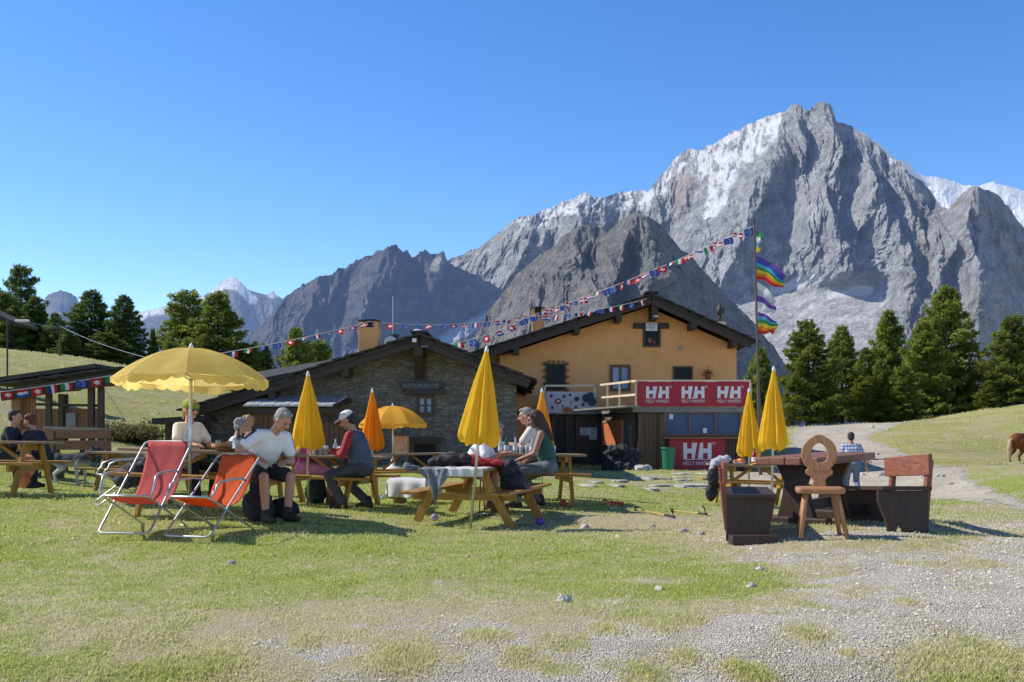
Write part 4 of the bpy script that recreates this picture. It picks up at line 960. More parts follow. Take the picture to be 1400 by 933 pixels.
# ================================================================== conifers: trunk, drooping limbs, thousands of small needle sprays
def conifer_meshes(seed, H=10.0, R=2.6, bare=.10, dense=1.0, ragged=.25, droop=.35, round_=0.0):
    rnd = np.random.RandomState(seed)
    tk = MB(); pts = []; rs = []
    bend = rnd.uniform(-.15, .15, 2)
    ctr = lambda z: np.array([bend[0]*math.sin(z/H*3), bend[1]*math.sin(z/H*2.3+1)])
    for k in range(9):
        z = H*.985*k/8; c = ctr(z); pts.append((c[0], c[1], z-(.15 if k == 0 else 0))); rs.append(.021*H*(1-k/8.3)+.012)
    tk.tube(pts, rs, 8)
    cen = []; dirs = []; sizes = []; shade = []
    z = H*bare; az = rnd.rand()*6.28
    while z < H*.985:
        f = (z-H*bare)/(H*(1-bare))
        prof = (1-f)**.72 if not round_ else math.sqrt(max(0, 1-(f*1.0)**2))*(1-.35*f)*.9+.03
        prof *= min(1, .55+f*4)
        Lb = R*prof*rnd.uniform(1-ragged*1.6, 1+ragged)+.12
        az += 2.399+rnd.uniform(-.5, .5)
        c = ctr(z); up = .28-.55*(1-f)*droop*2+rnd.uniform(-.24, .22)
        d = np.array([math.cos(az), math.sin(az)])
        n = max(9, int(Lb*46*dense)); 
        ns = 6
        bp = []
        for q in range(ns+1):
            t = q/ns; bp.append((c[0]+d[0]*Lb*t, c[1]+d[1]*Lb*t, z+Lb*(up*t-droop*.5*t*t+.22*t**3)))
        tk.tube(bp, [max(.004, .011*Lb*(1-q/ns)+.006) for q in range(ns+1)], 4, cap=False)
        for _ in range(n):
            t = rnd.rand()**.55*.97+.03
            side = rnd.randn()*.26*Lb*(1.2-t)+rnd.randn()*.10
            p = np.array([c[0]+d[0]*Lb*t-d[1]*side, c[1]+d[1]*Lb*t+d[0]*side, z+Lb*(up*t-droop*.5*t*t+.22*t**3)+rnd.randn()*.11-abs(side)*.3])
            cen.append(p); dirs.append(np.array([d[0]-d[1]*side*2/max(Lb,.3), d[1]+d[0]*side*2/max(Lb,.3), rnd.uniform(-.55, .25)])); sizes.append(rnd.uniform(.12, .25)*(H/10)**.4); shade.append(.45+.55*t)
        z += H*rnd.uniform(.005, .0095)/max(.5, dense)
    for _ in range(int(40*dense)):   # leader
        zz = H*(1-rnd.rand()**2*.07); c = ctr(zz); cen.append(np.array([c[0]+rnd.randn()*.05, c[1]+rnd.randn()*.05, zz])); dirs.append(np.array([rnd.randn()*.5, rnd.randn()*.5, .6])); sizes.append(.13); shade.append(1)
    cen = np.array(cen); dirs = np.array(dirs); dirs /= np.linalg.norm(dirs, axis=1)[:,None]; s = np.array(sizes)[:,None]; n = len(cen)
    # each spray: three narrow needles-leaves fanned out
    V = []; 
    rv = rnd.randn(n, 3); sd_ = np.cross(dirs, rv); sd_ /= np.linalg.norm(sd_, axis=1)[:,None]
    for ang in (-.75, 0, .75):
        dd = dirs*math.cos(ang)+sd_*math.sin(ang); nn = np.cross(dd, np.random.RandomState(seed+5).randn(n, 3)); nn /= np.linalg.norm(nn, axis=1)[:,None]
        w = s*.20
        V += [cen-dd*s*.15, cen+dd*s*.45+nn*w, cen+dd*s*1.15, cen+dd*s*.45-nn*w]
    V = np.stack(V, 1)                       # n,12,3
    me = bpy.data.meshes.new('crown'); me.vertices.add(n*12); me.vertices.foreach_set('co', V.ravel())
    li = np.arange(n*12, dtype=np.int32); me.loops.add(n*12); me.loops.foreach_set('vertex_index', li)
    me.polygons.add(n*3); me.polygons.foreach_set('loop_start', np.arange(0, n*12, 4, dtype=np.int32)); me.update(calc_edges=True)
    a = me.color_attributes.new('tint', 'FLOAT_COLOR', 'POINT')
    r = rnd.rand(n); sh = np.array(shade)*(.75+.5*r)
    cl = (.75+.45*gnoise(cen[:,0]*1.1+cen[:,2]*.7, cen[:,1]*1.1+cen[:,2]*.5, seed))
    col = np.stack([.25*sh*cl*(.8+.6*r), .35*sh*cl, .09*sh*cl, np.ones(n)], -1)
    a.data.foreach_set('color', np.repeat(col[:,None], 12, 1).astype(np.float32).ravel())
    return tk, me
def needle_mat(name, mul):
    t = NT(name); at = t.n('ShaderNodeAttribute'); at.attribute_name = 'tint'
    c = t.mix(1.0, at.outputs['Color'], mul, 'MULTIPLY')
    oi = t.n('ShaderNodeObjectInfo').outputs['Random']; hs = t.n('ShaderNodeHueSaturation'); mr = t.n('ShaderNodeMapRange'); t.l(oi, mr.inputs[0]); mr.inputs[3].default_value = .82; mr.inputs[4].default_value = 1.2
    t.l(mr.outputs[0], hs.inputs['Value']); t.l(c, hs.inputs['Color'])
    p = t.principled(hs.outputs[0], .65, spec=.25); tr = t.n('ShaderNodeBsdfTranslucent'); t.l(hs.outputs[0], tr.inputs[0])
    mx = t.n('ShaderNodeMixShader'); mx.inputs[0].default_value = .45; t.l(p.outputs[0], mx.inputs[1]); t.l(tr.outputs[0], mx.inputs[2])
    return t.finish(mx.outputs[0])
m_needle = needle_mat('larch_needles', (1.25, 1.2, .9)); m_needle_d = needle_mat('dark_pine_needles', (.85, .92, 1.0))
m_bark = M('tree_bark', (.10,.075,.055), .9, .35, 5, (3,3,1), .6, dirt=.3)
protos = []
for (sd_, kw) in ((3, dict(R=2.5, dense=1.25)), (11, dict(R=2.9, dense=1.25, ragged=.3)), (23, dict(R=2.2, dense=1.15, ragged=.34)), (37, dict(R=3.3, dense=1.3, round_=1.0, ragged=.22, droop=.25)), (51, dict(R=3.0, dense=1.2, round_=1.0, ragged=.34, bare=.06))):
    tk, cm = conifer_meshes(sd_, **kw); protos.append((tk, cm))
_trunks = [None]*len(protos)
def tree(px, pytop, pybase, D, width, kind, label, group, dark=False, rz=0, lean=0):
    tk, cm = protos[kind]
    x = (px-700)/F*D; zt = ZC+(HY-pytop)/F*D; g0 = gz(x, D)-.1; zb = min(g0, ZC+(HY-pybase)/F*D) if pybase else g0
    h = zt-zb; R = {0:2.5, 1:2.9, 2:2.2, 3:2.9, 4:2.7}[kind]; sx = width/F*D/2/(R*.82)
    o = thing('conifer_tree', label, 'tree', (x, D, zb), rz, group); o.scale = (sx, sx, h/10.0)
    if _trunks[kind] is None: t_ = tk.build('trunk', m_bark, o, fix=False); _trunks[kind] = t_.data
    else:
        t_ = bpy.data.objects.new('trunk', _trunks[kind]); C.objects.link(t_); t_.parent = o
    key = (kind, dark)
    if key not in _cr:
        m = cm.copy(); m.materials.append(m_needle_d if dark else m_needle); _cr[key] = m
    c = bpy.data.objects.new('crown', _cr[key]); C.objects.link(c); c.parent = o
    return o
_cr = {}
GR = 'conifers beyond the track on the right'
for (px, py, D, w, k, rz, lab) in (
   (1040,476,74,52,0,.3,'slim pale conifer rising behind the flag pole and the kiosk corner'),
   (1103,438,70,92,1,1.2,'full conifer at the left end of the right-hand row, nearest the flags'),
   (1152,446,74,66,0,2.2,'narrow conifer, second from the left in the right-hand row'),
   (1183,476,72,56,2,4.,'short conifer between two taller ones, third in the right-hand row'),
   (1214,425,80,70,0,5.1,'tall narrow conifer left of the highest tree on the right'),
   (1206,492,70,52,1,5.6,'low bushy conifer in front of the tall narrow one'),
   (1262,440,73,88,1,3.1,'broad conifer pressed against the left of the highest tree'),
   (1294,392,76,100,0,.9,'highest and broadest conifer on the right, its tip above the others'),
   (1236,500,69,54,2,2.8,'small conifer at the foot of the highest tree'),
   (1385,431,72,96,1,4.4,'lone broad conifer at the right edge of the photo'),
   (1352,520,70,40,2,1.9,'small conifer left of the lone tree at the right edge')):
    tree(px, py, 585, D, w, k, lab, GR, False, rz)
GL = 'dark conifers on the left hill'
for (px, py, D, w, k, rz, dk, lab) in (
   (-26,380,84,80,3,.2,True,'dark conifer cut by the left edge of the photo'),
   (27,363,84,58,4,1.2,True,'tall dark tree with an open top on the far left'),
   (6,400,80,64,1,2.2,True,'dense dark conifer just right of the left edge'),
   (48,406,82,54,0,3.1,True,'dark conifer with a rounded top right of the tall open one'),
   (76,428,80,40,0,4.7,True,'thin dark conifer before the far rock tower'),
   (92,452,78,36,2,5.7,True,'low dark conifer in the gap below the rock tower'),
   (126,397,86,84,1,.7,True,'large rounded dark conifer, left of a pair on the hill'),
   (170,404,84,66,0,1.9,True,'rounded dark conifer, right of the pair on the hill'),
   (145,455,80,56,4,2.5,True,'low spreading conifer at the foot of the pair'),
   (209,450,88,24,0,3.9,True,'tiny conifer alone in the gap before the white glacier'),
   (255,398,90,76,4,5.3,False,'broad conifer left of the largest tree above the parasol'),
   (300,399,86,104,1,.1,False,'largest rounded conifer, above the open yellow parasol'),
   (232,468,82,46,4,1.4,False,'low conifer behind the left rim of the open yellow parasol'),
   (330,468,84,60,4,2.1,False,'low conifer behind the right rim of the open yellow parasol'),
   (360,470,88,46,2,3.3,False,'small conifer left of the one beside the ochre chimney'),
   (405,448,84,62,0,4.1,False,'pointed conifer above the slate roof of the stone hut'),
   (436,466,88,54,4,5.,False,'dark bushy conifer just left of the ochre chimney')):
    tree(px, py, 560 if px > 200 else 0, D, w, k, lab, GL, dk, rz)

# bushes of dry leaves below the hill
def bush(px, py0, D, w, h, seed, label, col=((.10,.115,.035),(.24,.20,.09))):
    rnd = np.random.RandomState(seed); x = (px-700)/F*D; g0 = gz(x, D)
    b = thing('bush', label, 'bush', (x, D, g0-.05))
    n = int(2600*w*h); c = rnd.randn(n, 3)*np.array([w*.27, .5, h*.26])+np.array([0, 0, h*.4]); c[:,2] = np.abs(c[:,2])*(.8+.3*gnoise(c[:,0]*2, c[:,1], seed))
    s = rnd.uniform(.03, .07, (n,1)); a = rnd.randn(n, 3); a /= np.linalg.norm(a, axis=1)[:,None]; bb = np.cross(a, rnd.randn(n, 3)); bb /= np.linalg.norm(bb, axis=1)[:,None]
    V = np.stack([c-a*s, c+bb*s*.5, c+a*s*1.3, c-bb*s*.5], 1).reshape(-1, 3)
    me = bpy.data.meshes.new('leaves'); me.from_pydata(V.tolist(), [], np.arange(n*4).reshape(-1, 4).tolist())
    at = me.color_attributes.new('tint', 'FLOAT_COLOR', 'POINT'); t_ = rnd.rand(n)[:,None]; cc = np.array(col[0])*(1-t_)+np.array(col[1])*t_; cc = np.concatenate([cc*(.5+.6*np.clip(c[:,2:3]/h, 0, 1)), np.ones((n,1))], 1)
    at.data.foreach_set('color', np.repeat(cc[:,None], 4, 1).astype(np.float32).ravel()); me.materials.append(m_leaf)
    o = bpy.data.objects.new('leaves', me); C.objects.link(o); o.parent = b
    st = MB()
    for k in range(14): 
        q = Vector((rnd.uniform(-w*.3, w*.3), rnd.uniform(-.3,.3), 0)); st.tube([q, q+Vector((rnd.randn()*.1, rnd.randn()*.1, h*rnd.uniform(.4,.8)))], [.014,.005], 4)
    st.build('stems', m_bark, b); return b
m_leaf = needle_mat('bush_leaves', (1.1, 1.1, 1.0))
bush(178, 600, 31, 1.9, .75, 5, 'low dry bush right of the pavilion on the meadow edge')
bush(150, 600, 30, 1.3, .55, 6, 'small dry bush between the pavilion and a larger bush')
bush(455, 0, 86, 4.5, 1.6, 9, 'dark low bush behind the hut roof', ((.06,.08,.03),(.12,.13,.05)))

# utility pole, lamp and cable, corner of a timber cabin at the left edge
D = 70; x = (82-700)/F*D; up_ = thing('utility_pole', 'thin wooden utility pole before the dark trees on the left hill', 'pole', (x, D, gz(x, D)-.2))
mb = MB(); zt = ZC+(HY-444)/F*D-up_.location.z; mb.tube([(0,0,0),(0,0,zt)], [.075,.055], 10); mb.build('pole', m_bark, up_); mb = MB(); mb.box((0,0,zt-.25),(1.3,.1,.12)); mb.build('crossarm', m_bark, up_)
D = 40; x = (10-700)/F*D; g0 = gz(x, D); lp = thing('lamp_post', 'thin dark lamp post with a pale lamp arm at the left edge', 'lamp post', (x, D, g0-.1))
zt = ZC+(HY-438)/F*D-g0+.1; mb = MB(); mb.tube([(0,0,0),(0,0,zt)], .035, 8); mb.build('post', m_iron, lp)
mb = MB(); mb.bar((0,0,zt-.05),(.35,0,zt-.02),.05,.05); mb.build('arm', m_iron, lp); mb = MB(); mb.box((.58,0,zt-.02),(.52,.16,.09)); mb.build('lamp_head', m_white, lp, bevel=.02)
cb_ = thing('timber_cabin', 'corner of a dark timber cabin whose eave enters at the left edge', 'cabin', (0,0,0))
D = 41; a, b = W(-90,470,D), W(-8,440,D); g0 = gz(a.x, D)-.3
e0, e1 = W(17,442,D-.6), W(-110,385,D-.6); rz_ = lambda x: e0.z+(e1.z-e0.z)*(x-e0.x)/(e1.x-e0.x)-.08
xr, xl = b.x-1.2, e1.x+.3
mb = MB(); mb.prism([(xr,g0),(xr,rz_(xr)),(xl,rz_(xl)),(xl,g0)], lambda x, z: (x, D-.1, z), lambda x, z: (x, D+1.4, z)); mb.build('wall', m_dark_wood_v, cb_)
mb = MB(); mb.bar((e0.x, D+.6, e0.z), (e1.x, D+.6, e1.z), 2.0, .12); mb.build('roof', m_slate, cb_)
def cable(a, b, sag, r, name, label, mat):
    mb = MB(); mb.tube([a.lerp(b, k/24)+Vector((0,0,-sag*4*(k/24)*(1-k/24))) for k in range(25)], r, 5); return tag(mb.build(name, mat), label, 'cable')
cable(W(38,440,40), W(82,446,69.9), .1, .008, 'cable', 'thin cable from the lamp post to the utility pole', m_alu)
cable(W(82,446,69.8), W(380,520,Ds+4.2), .5, .009, 'cable', 'thin cable sagging from the utility pole to the roof of the stone hut', m_alu)
# ================================================================== picnic tables, parasols, deck chairs
m_ywood = wood('yellow_stained_timber', (.42,.215,.035), axis=0, var=.35)
m_ywood_v = wood('yellow_stained_leg', (.44,.225,.035), axis=2, var=.35)
m_top = wood('weathered_tabletop', (.30,.21,.11), axis=0, var=.35)
def canvas(name, col, tr=.42): return M(name, col, .8, .10, 5, None, .25, 90, trans=tr, spec=.1)
m_yellow = canvas('yellow_canvas', (.97,.63,.05)); m_orange = canvas('orange_canvas', (.95,.36,.02)); m_lemon = canvas('pale_yellow_canvas', (1.0,.74,.25), .62)
m_amber = canvas('amber_canvas', (.95,.48,.07))

def picnic(px, D, yaw, L, label, tilt=0, zoff=0):
    x = (px-700)/F*D; g = gz(x, D)
    t = thing('picnic_table', label, 'picnic table', (x, D, g+zoff), rad(yaw), 'yellow picnic tables on the meadow')
    # follow the slope of the ground along the table
    c, s = math.cos(rad(yaw)), math.sin(rad(yaw)); gl, gr = gz(x-c*L/2, D-s*L/2), gz(x+c*L/2, D+s*L/2)
    t.rotation_euler = (0, -math.atan2(gr-gl, L)*.8, rad(yaw))
    mb = MB()
    for k in range(5): mb.box((U(-.008,.008), -.29+.145*k, .735+U(-.002,.002)), (L, .137, .036))
    mb.build('tabletop', m_top, t, bevel=.004)
    for sy in (-1, 1):
        mb = MB()
        for k in (0, 1): mb.box((U(-.008,.008), sy*(.55+.135*k), .445), (L, .127, .036))
        mb.build('seat', m_ywood, t, bevel=.004)
    for sx in (-1, 1):
        for sy in (-1, 1):
            mb = MB(); mb.bar((sx*L*.33, sy*.26, .715), (sx*L*.33, sy*.70, -.06), .045, .105, up=(0,1,0)); mb.build('leg', m_ywood_v, t, bevel=.004)
        mb = MB(); mb.box((sx*(L*.33-.05), 0, .38), (.045, 1.42, .09)); mb.build('crossbeam', m_ywood_v, t, bevel=.004)
        mb = MB(); mb.box((sx*(L*.33-.05), 0, .668), (.045, .70, .09)); mb.build('top_batten', m_ywood_v, t, bevel=.004)
        mb = MB(); mb.bar((sx*(L*.33-.06), 0, .40), (sx*.12, 0, .70), .08, .045); mb.build('brace', m_ywood_v, t)
    return t

T = {}
T['left'] = picnic(-12, 14.6, 3, 1.75, 'empty picnic table cut by the left edge of the photo')
T['dog'] = picnic(196, 19.2, -4, 1.9, 'empty picnic table between the dog and the pink deck chair')
T['group'] = picnic(292, 12.9, 2, 2.2, 'picnic table laden with food behind the two deck chairs')
T['cap'] = picnic(440, 15.2, -14, 1.9, 'picnic table with rows of glasses where a man in a white cap sits')
T['back'] = picnic(556, 18.2, 4, 1.7, 'picnic table behind the closed orange parasol, nearest the open orange one')
T['cloths'] = picnic(655, 13.75, 72, 1.9, 'picnic table with clothes drying over its near end')
T['bottles'] = picnic(728, 16.0, 6, 1.6, 'picnic table crowded with bottles where a woman in green sits')
T['right'] = picnic(1034, 18.6, 4, 1.75, 'picnic table between the two closed parasols on the right')

def parasol_closed(px, D, pytop, label, mat, lean=0, Hc=None, zb=None, wid=1.0, seed=0, canopy_len=1.12):
    x = (px-700)/F*D; g = gz(x, D) if zb is None else zb
    Ht = ZC+(HY-pytop)/F*D-g
    p = thing('parasol', label, 'parasol', (x, D, g), rad(seed*37))
    if lean: p.rotation_euler = (0, lean, 0)
    mb = MB(); mb.tube([(0,0,-.08),(0,0,Ht-.08)], .019, 10); mb.build('pole', m_alu, p, smooth=True)
    rnd = random.Random(seed); z1 = Ht-.04; cl = canopy_len
    nf = 8; n = 96; prof = []
    for k in range(27):
        t = k/26; r = (.022+.24*t**.9*wid)*(1-.22*max(0, (t-.9)/.1)**2); prof.append((r, z1-cl*t))
    ph = [rnd.uniform(-.5,.5) for _ in range(nf)]
    def fn(u, v):
        k = v*26; i = min(int(k), 25); f = k-i; r = prof[i][0]*(1-f)+prof[i+1][0]*f; z = prof[i][1]*(1-f)+prof[i+1][1]*f
        a = u*2*math.pi; t = v
        w = math.sin(a*nf+ph[int(u*nf) % nf]*.8*t+2.2*t)
        fold = 1+(.21*w+.10*math.sin(a*nf*2+1+3*t)+.05*math.sin(a*nf*3+5*t+seed))*min(1, t*3)*(1-.15*t)
        z -= .05*t*t*abs(math.sin(a*nf*.5+ph[0]))+.02*t*math.sin(a*3+seed)
        return (r*fold*math.cos(a+.25*t), r*fold*math.sin(a+.25*t), z)
    mb = MB(); mb.grid(fn, n, 40); mb.build('canopy', mat, p, smooth=True, fix=False)
    mb = MB(); mb.lathe([(.02,z1-.02),(.028,z1+.0),(.022,z1+.03),(.012,z1+.055),(.004,z1+.07)], 12); mb.build('finial', m_white, p, smooth=True)
    return p
parasol_closed(421, 14.6, 510, 'closed yellow parasol at the glass-laden table left of the white cap', m_yellow, .0, seed=1, wid=.80, canopy_len=1.0)
parasol_closed(509, 18.0, 533, 'closed orange parasol in front of the open orange one', m_orange, 0, seed=2, wid=.74, canopy_len=.98)
parasol_closed(643, 12.7, 475, 'largest closed yellow parasol, leaning over the near end of the clothes table', m_yellow, rad(5.2), seed=3, wid=.90)
parasol_closed(741, 17.6, 533, 'closed amber parasol behind the woman in green', m_amber, 0, seed=4, wid=.80, canopy_len=1.05)
parasol_closed(1024, 19.6, 533, 'closed yellow parasol nearer the kiosk, shorter of the two on the right', m_yellow, 0, seed=5, wid=.80, canopy_len=1.2)
parasol_closed(1055, 15.7, 503, 'closed yellow parasol behind the carved chair, taller of the two on the right', m_yellow, rad(.8), seed=6, wid=.76, canopy_len=1.18)

def parasol_open(px, D, pytop, pyrim, pxw, label, mat, seed=0, npan=8, lean=0, base=False, zb=None, rot=0):
    x = (px-700)/F*D; g = gz(x, D) if zb is None else zb; R = pxw/F*D/2
    p = thing('parasol', label, 'parasol', (x, D, g)); Ht = ZC+(HY-pytop)/F*D-g; Hr = ZC+(HY-pyrim)/F*D-g
    p.rotation_euler = (lean, 0, 0)
    mb = MB(); mb.tube([(0,0,-.1),(0,0,Ht-.03)], .021, 10); mb.build('pole', m_alu, p, smooth=True)
    Hd = Ht-.04-Hr
    def dome(u, v):
        a = u*2*math.pi+rot; t = v; loc = (u*npan) % 1; sag = abs(math.sin(math.pi*loc))
        r = R*t*(1-.055*sag*t); z = Hr+Hd*(1-t**2.1)-.05*sag*t*t*(1-t)*R
        return (r*math.cos(a), r*math.sin(a), z)
    mb = MB()
    for pk in range(npan):
        def pan(u, v, pk=pk):
            al = (u-.5)*2*math.pi/npan; a = (pk+.5)*2*math.pi/npan+al+rot; t = max(v, .001)
            r = R*t*math.cos(math.pi/npan)/math.cos(al)*(1-.02*math.cos(al*npan/2)*t); z = Hr+Hd*(1-t**2.1)-(.035*math.cos(al*npan/2)**2*t*(1-t*.6)+.006*math.sin(u*9+pk+t*5)*t)*R
            return (r*math.cos(a), r*math.sin(a), z)
        mb.grid(pan, 10, 14)
    cn = mb.build('canopy', mat, p, smooth=True, fix=False)
    def val(u, v):
        a = u*2*math.pi+rot; loc = (u*npan) % 1; al = (loc-.5)*2*math.pi/npan; sag = math.cos(al*npan/2); r = R*math.cos(math.pi/npan)/math.cos(al)*(1-.02*sag)
        sc = abs(math.sin(math.pi*((u*npan*4) % 1)))
        return ((r+.03*math.sin(a*9+seed)*v)*math.cos(a), (r+.03*math.sin(a*9+seed)*v)*math.sin(a), Hr-.014*sag**2*R-v*(.06+.03*sc+.025*math.sin(u*31+seed))+.003)
    mb = MB(); mb.grid(val, npan*24, 3); mb.build('valance', mat, cn, smooth=True, fix=False)
    for k in range(npan):
        a = 2*math.pi*k/npan+rot; pts = []
        for q in range(9):
            t = q/8; pts.append((R*t*.99*math.cos(a), R*t*.99*math.sin(a), Hr+Hd*(1-t**2.1)-.012))
        mb = MB(); mb.tube(pts, .006, 5); mb.tube([(0,0,Hr-.02),(R*.5*math.cos(a), R*.5*math.sin(a), Hr+Hd*(1-.5**2.1)-.015)], .005, 5); mb.build('rib', m_alu, p)
    mb = MB(); mb.lathe([(.025,Ht-.05),(.035,Ht-.03),(.02,Ht),(.005,Ht+.03)], 12); mb.build('finial', m_white, p, smooth=True)
    if base:
        mb = MB(); mb.lathe([(.24,-.04),(.26,.02),(.22,.10),(.06,.13),(.04,.3),(.03,.32)], 20); mb.build('base', m_white, p, smooth=True)
    return p
parasol_open(259, 12.6, 471, 519, 208, 'large open yellow parasol over the laden table behind the deck chairs', m_lemon, 1, lean=rad(-2), rot=.25)
parasol_open(537, 26.0, 553, 580, 98, 'open orange parasol in front of the stone hut', m_amber, 2, base=True, rot=.55)

# deck chairs: tube frames with a slung sheet. local +X is the way it faces
def deckchair(name, label, loc, yaw, top_h, base, w, mat, seat_h=.41, top_x=-.10):
    d = thing(name, label, 'deck chair', loc, yaw, None); h = w/2; r = .0125
    def U_(a, b, ww):       # closed frame: top bar + bottom bar
        A, B = Vector(a), Vector(b); o = Vector((0, ww, 0)); dd = (B-A).normalized()*.05
        return [A+dd*2-o, A+dd*.6-o*.98, A-o*.86, A+o*.86, A+dd*.6+o*.98, A+dd*2+o, B-dd*2+o, B-dd*.6+o*.98, B+o*.86, B-o*.86, B-dd*.6-o*.98, B-dd*2-o, A+dd*2-o]
    top = (top_x, 0, top_h); ft = (base, 0, .02)
    mb = MB(); mb.tube(U_(top, ft, h), r, 8, cap=False); mb.build('back_frame', m_alu, d, smooth=True)
    front = (base-.04, 0, seat_h); rear = (0, 0, .02)
    mb = MB(); mb.tube(U_(front, rear, h-.03), r, 8, cap=False); mb.build('seat_frame', m_alu, d, smooth=True)
    tz = .62*(.3+.7*top_h/.95)
    t_ = (top_h-tz)/(top_h-.02); ax = top_x+(base-top_x)*t_
    for s in (-1, 1):
        y = s*(h+.012); mb = MB()
        mb.tube([(ax, y, tz), (ax+.12, y, tz+.03), (base-.22, y, tz+.01), (base-.13, y, tz-.03), (base-.11, y, tz-.09), (base-.08, y*.99, seat_h+.06), (base-.05, y*.96, seat_h)], r, 8); mb.build('armrest', m_alu, d, smooth=True)
    A = Vector(top); B = Vector(front); wd_ = w*.84
    def sheet(u, v):
        t = v; x = A.x+.02+(B.x-A.x-.02)*t; zl = A.z+(B.z-A.z)*t
        lowx = .62; sag = (top_h*.36+.02)*math.sin(math.pi*min(1, t**.82))**1.05
        z = zl-sag; x2 = x-.05*math.sin(math.pi*t); yy = (u-.5)*wd_*(1-.05*math.sin(math.pi*t))
        return (x2, yy, z+.016*math.cos((u-.5)*math.pi)*-1*math.sin(math.pi*t)+.004*math.sin(u*17+t*9))
    mb = MB(); mb.grid(sheet, 16, 40); mb.build('sling', mat, d, smooth=True, solid=.004)
    return d
m_coral = canvas('faded_coral_sling', (.76,.18,.165), .4); m_orred = canvas('orange_red_sling', (.84,.17,.055), .4); m_dksl = canvas('dark_blue_sling', (.03,.035,.06), .2)
def dk(px, py, yaw, *a, **k):
    p = pix2ground(px, py); return p
p1 = G(226, 11.75); p2 = G(322, 11.55)
a1 = math.atan2(-1.0, -.075+.0); 
deckchair('deck_chair', 'taller deck chair with a faded coral sling, left of the orange one', (p1.x, p1.y, gz(p1.x-.05, 11.3)), a1-.02, .98, 1.02, .56, m_coral)
deckchair('deck_chair', 'lower deck chair with a bright orange-red sling, right of the coral one', (p2.x, p2.y, gz(p2.x-.1, 11.1)), math.atan2(-1.0, -.30), .86, .94, .54, m_orred, seat_h=.43)
p3 = G(240, 13.7)
deckchair('deck_chair', 'deck chair half hidden behind the coral one, with a dark bundle on it', (p3.x, p3.y, p3.z), math.atan2(-.50, -.87), .86, 1.0, .54, m_dksl)

# ================================================================== dark timber table, benches and carved chair on the right
m_old = wood('old_red_brown_timber', (.27,.09,.05), axis=1, var=.4); m_oldx = wood('old_red_brown_slab', (.27,.115,.06), axis=0, var=.4); m_dkold = wood('dark_bench_timber', (.05,.028,.02), axis=2, var=.4)
A, B = W(1074,0,11.5), W(1156,0,12.7); mid = (A+B)/2; yaw = math.atan2(B.y-A.y, B.x-A.x); LT = (B-A).to_2d().length if False else math.hypot(B.x-A.x, B.y-A.y)
gt = gz(mid.x, mid.y); tb = thing('timber_table', 'massive dark timber table with a thick slab top behind the carved chair', 'table', (mid.x, mid.y, gt), yaw)
tb.rotation_euler = (0, -rad(1.6), yaw); hT = ZC+(HY-622)/F*mid.y-gt
mb = MB()
for k in range(4): mb.box((U(-.03,.03), -.285+.19*k, hT-.045+U(-.004,.004)), (LT, .184, .09))
mb.build('tabletop', m_oldx, tb, bevel=.012)
for sx in (-.62, .55):
    mb = MB(); prof = [(-.26,0),(.26,0),(.18,.25),(.13,.5),(.22,hT-.10),(-.22,hT-.10),(-.13,.5),(-.18,.25)]
    mb.prism(prof, lambda y, z: (sx*LT*.52-.05, y, z), lambda y, z: (sx*LT*.52+.05, y, z)); mb.build('trestle', m_dkold, tb, bevel=.008)
    mb = MB(); mb.box((sx*LT*.52, 0, .05), (.16, .78, .12)); mb.build('foot', m_dkold, tb, bevel=.02)
mb = MB(); mb.bar((-LT*.32,0,.22),(LT*.32,0,.22),.06,.12); mb.build('stretcher', m_dkold, tb)

def bench(px, D, face, L, label, yaw_off=0, tilt=0, back_h=.78):
    """face=+1: faces +x; length runs away from the viewer"""
    x = (px-700)/F*D; g = gz(x, D)
    b = thing('timber_bench', label, 'bench', (x, D, g), rad(yaw_off)); b.rotation_euler = (tilt, 0, rad(yaw_off)); s = face
    mb = MB(); mb.box((0, L/2, .455), (.50, L+.16, .045)); mb.build('seat', m_dkold, b, bevel=.008)
    for y in (.04, L-.04):
        pr = [(-.20,0),(.20,0),(.21,.12),(.24,.43),(-.22,.43),(-.20,.25)] if s < 0 else [(-.20,0),(.20,0),(.22,.25),(.24,.43),(-.22,.43),(-.20,.2)]
        if s < 0: pr = [(.24,0),(-.02,0),(-.05,.10),(-.10,.0),(-.17,.0),(-.20,.14),(-.27,.32),(-.27,.43),(.24,.43)]
        else: pr = [(-.24,0),(.17,0),(.20,.2),(.25,.43),(-.24,.43)]
        mb = MB(); mb.prism(pr, lambda q, z: (q, y-.03, z), lambda q, z: (q, y+.03, z)); mb.build('side_panel', m_dkold, b, bevel=.006)
    for y in (.10, L-.12):
        mb = MB(); mb.bar((-s*.225, y, .10), (-s*.285, y, .455+(back_h-.455)*.85), .10, .055, up=(1,0,0)); mb.build('back_post', m_old, b, bevel=.006)
    mb = MB(); c = -s*.248; mb.bar((c, -.04, back_h-.10), (c, L+.06, back_h-.10), .045, .22); mb.build('backrest', m_old, b, bevel=.008)
    mb = MB(); mb.box((0, L/2, .2), (.05, L-.2, .14)); mb.build('stretcher', m_dkold, b)
    return b
bench(1026, 10.25, 1, 1.5, 'dark timber bench seen end-on left of the carved chair', -11)
bench(1238, 10.55, -1, 1.45, 'dark timber bench with a sunlit red backboard right of the carved chair', -4, rad(-2.6), .80)
mb = MB(); p = G(1030, 10.05); mb.box((p.x, p.y, p.z+.04), (.46,.16,.09), Matrix.Rotation(.05,3,'Z')); tag(mb.build('timber_block', m_dkold, None, bevel=.01), 'dark timber block under the near end of the left bench', 'block')

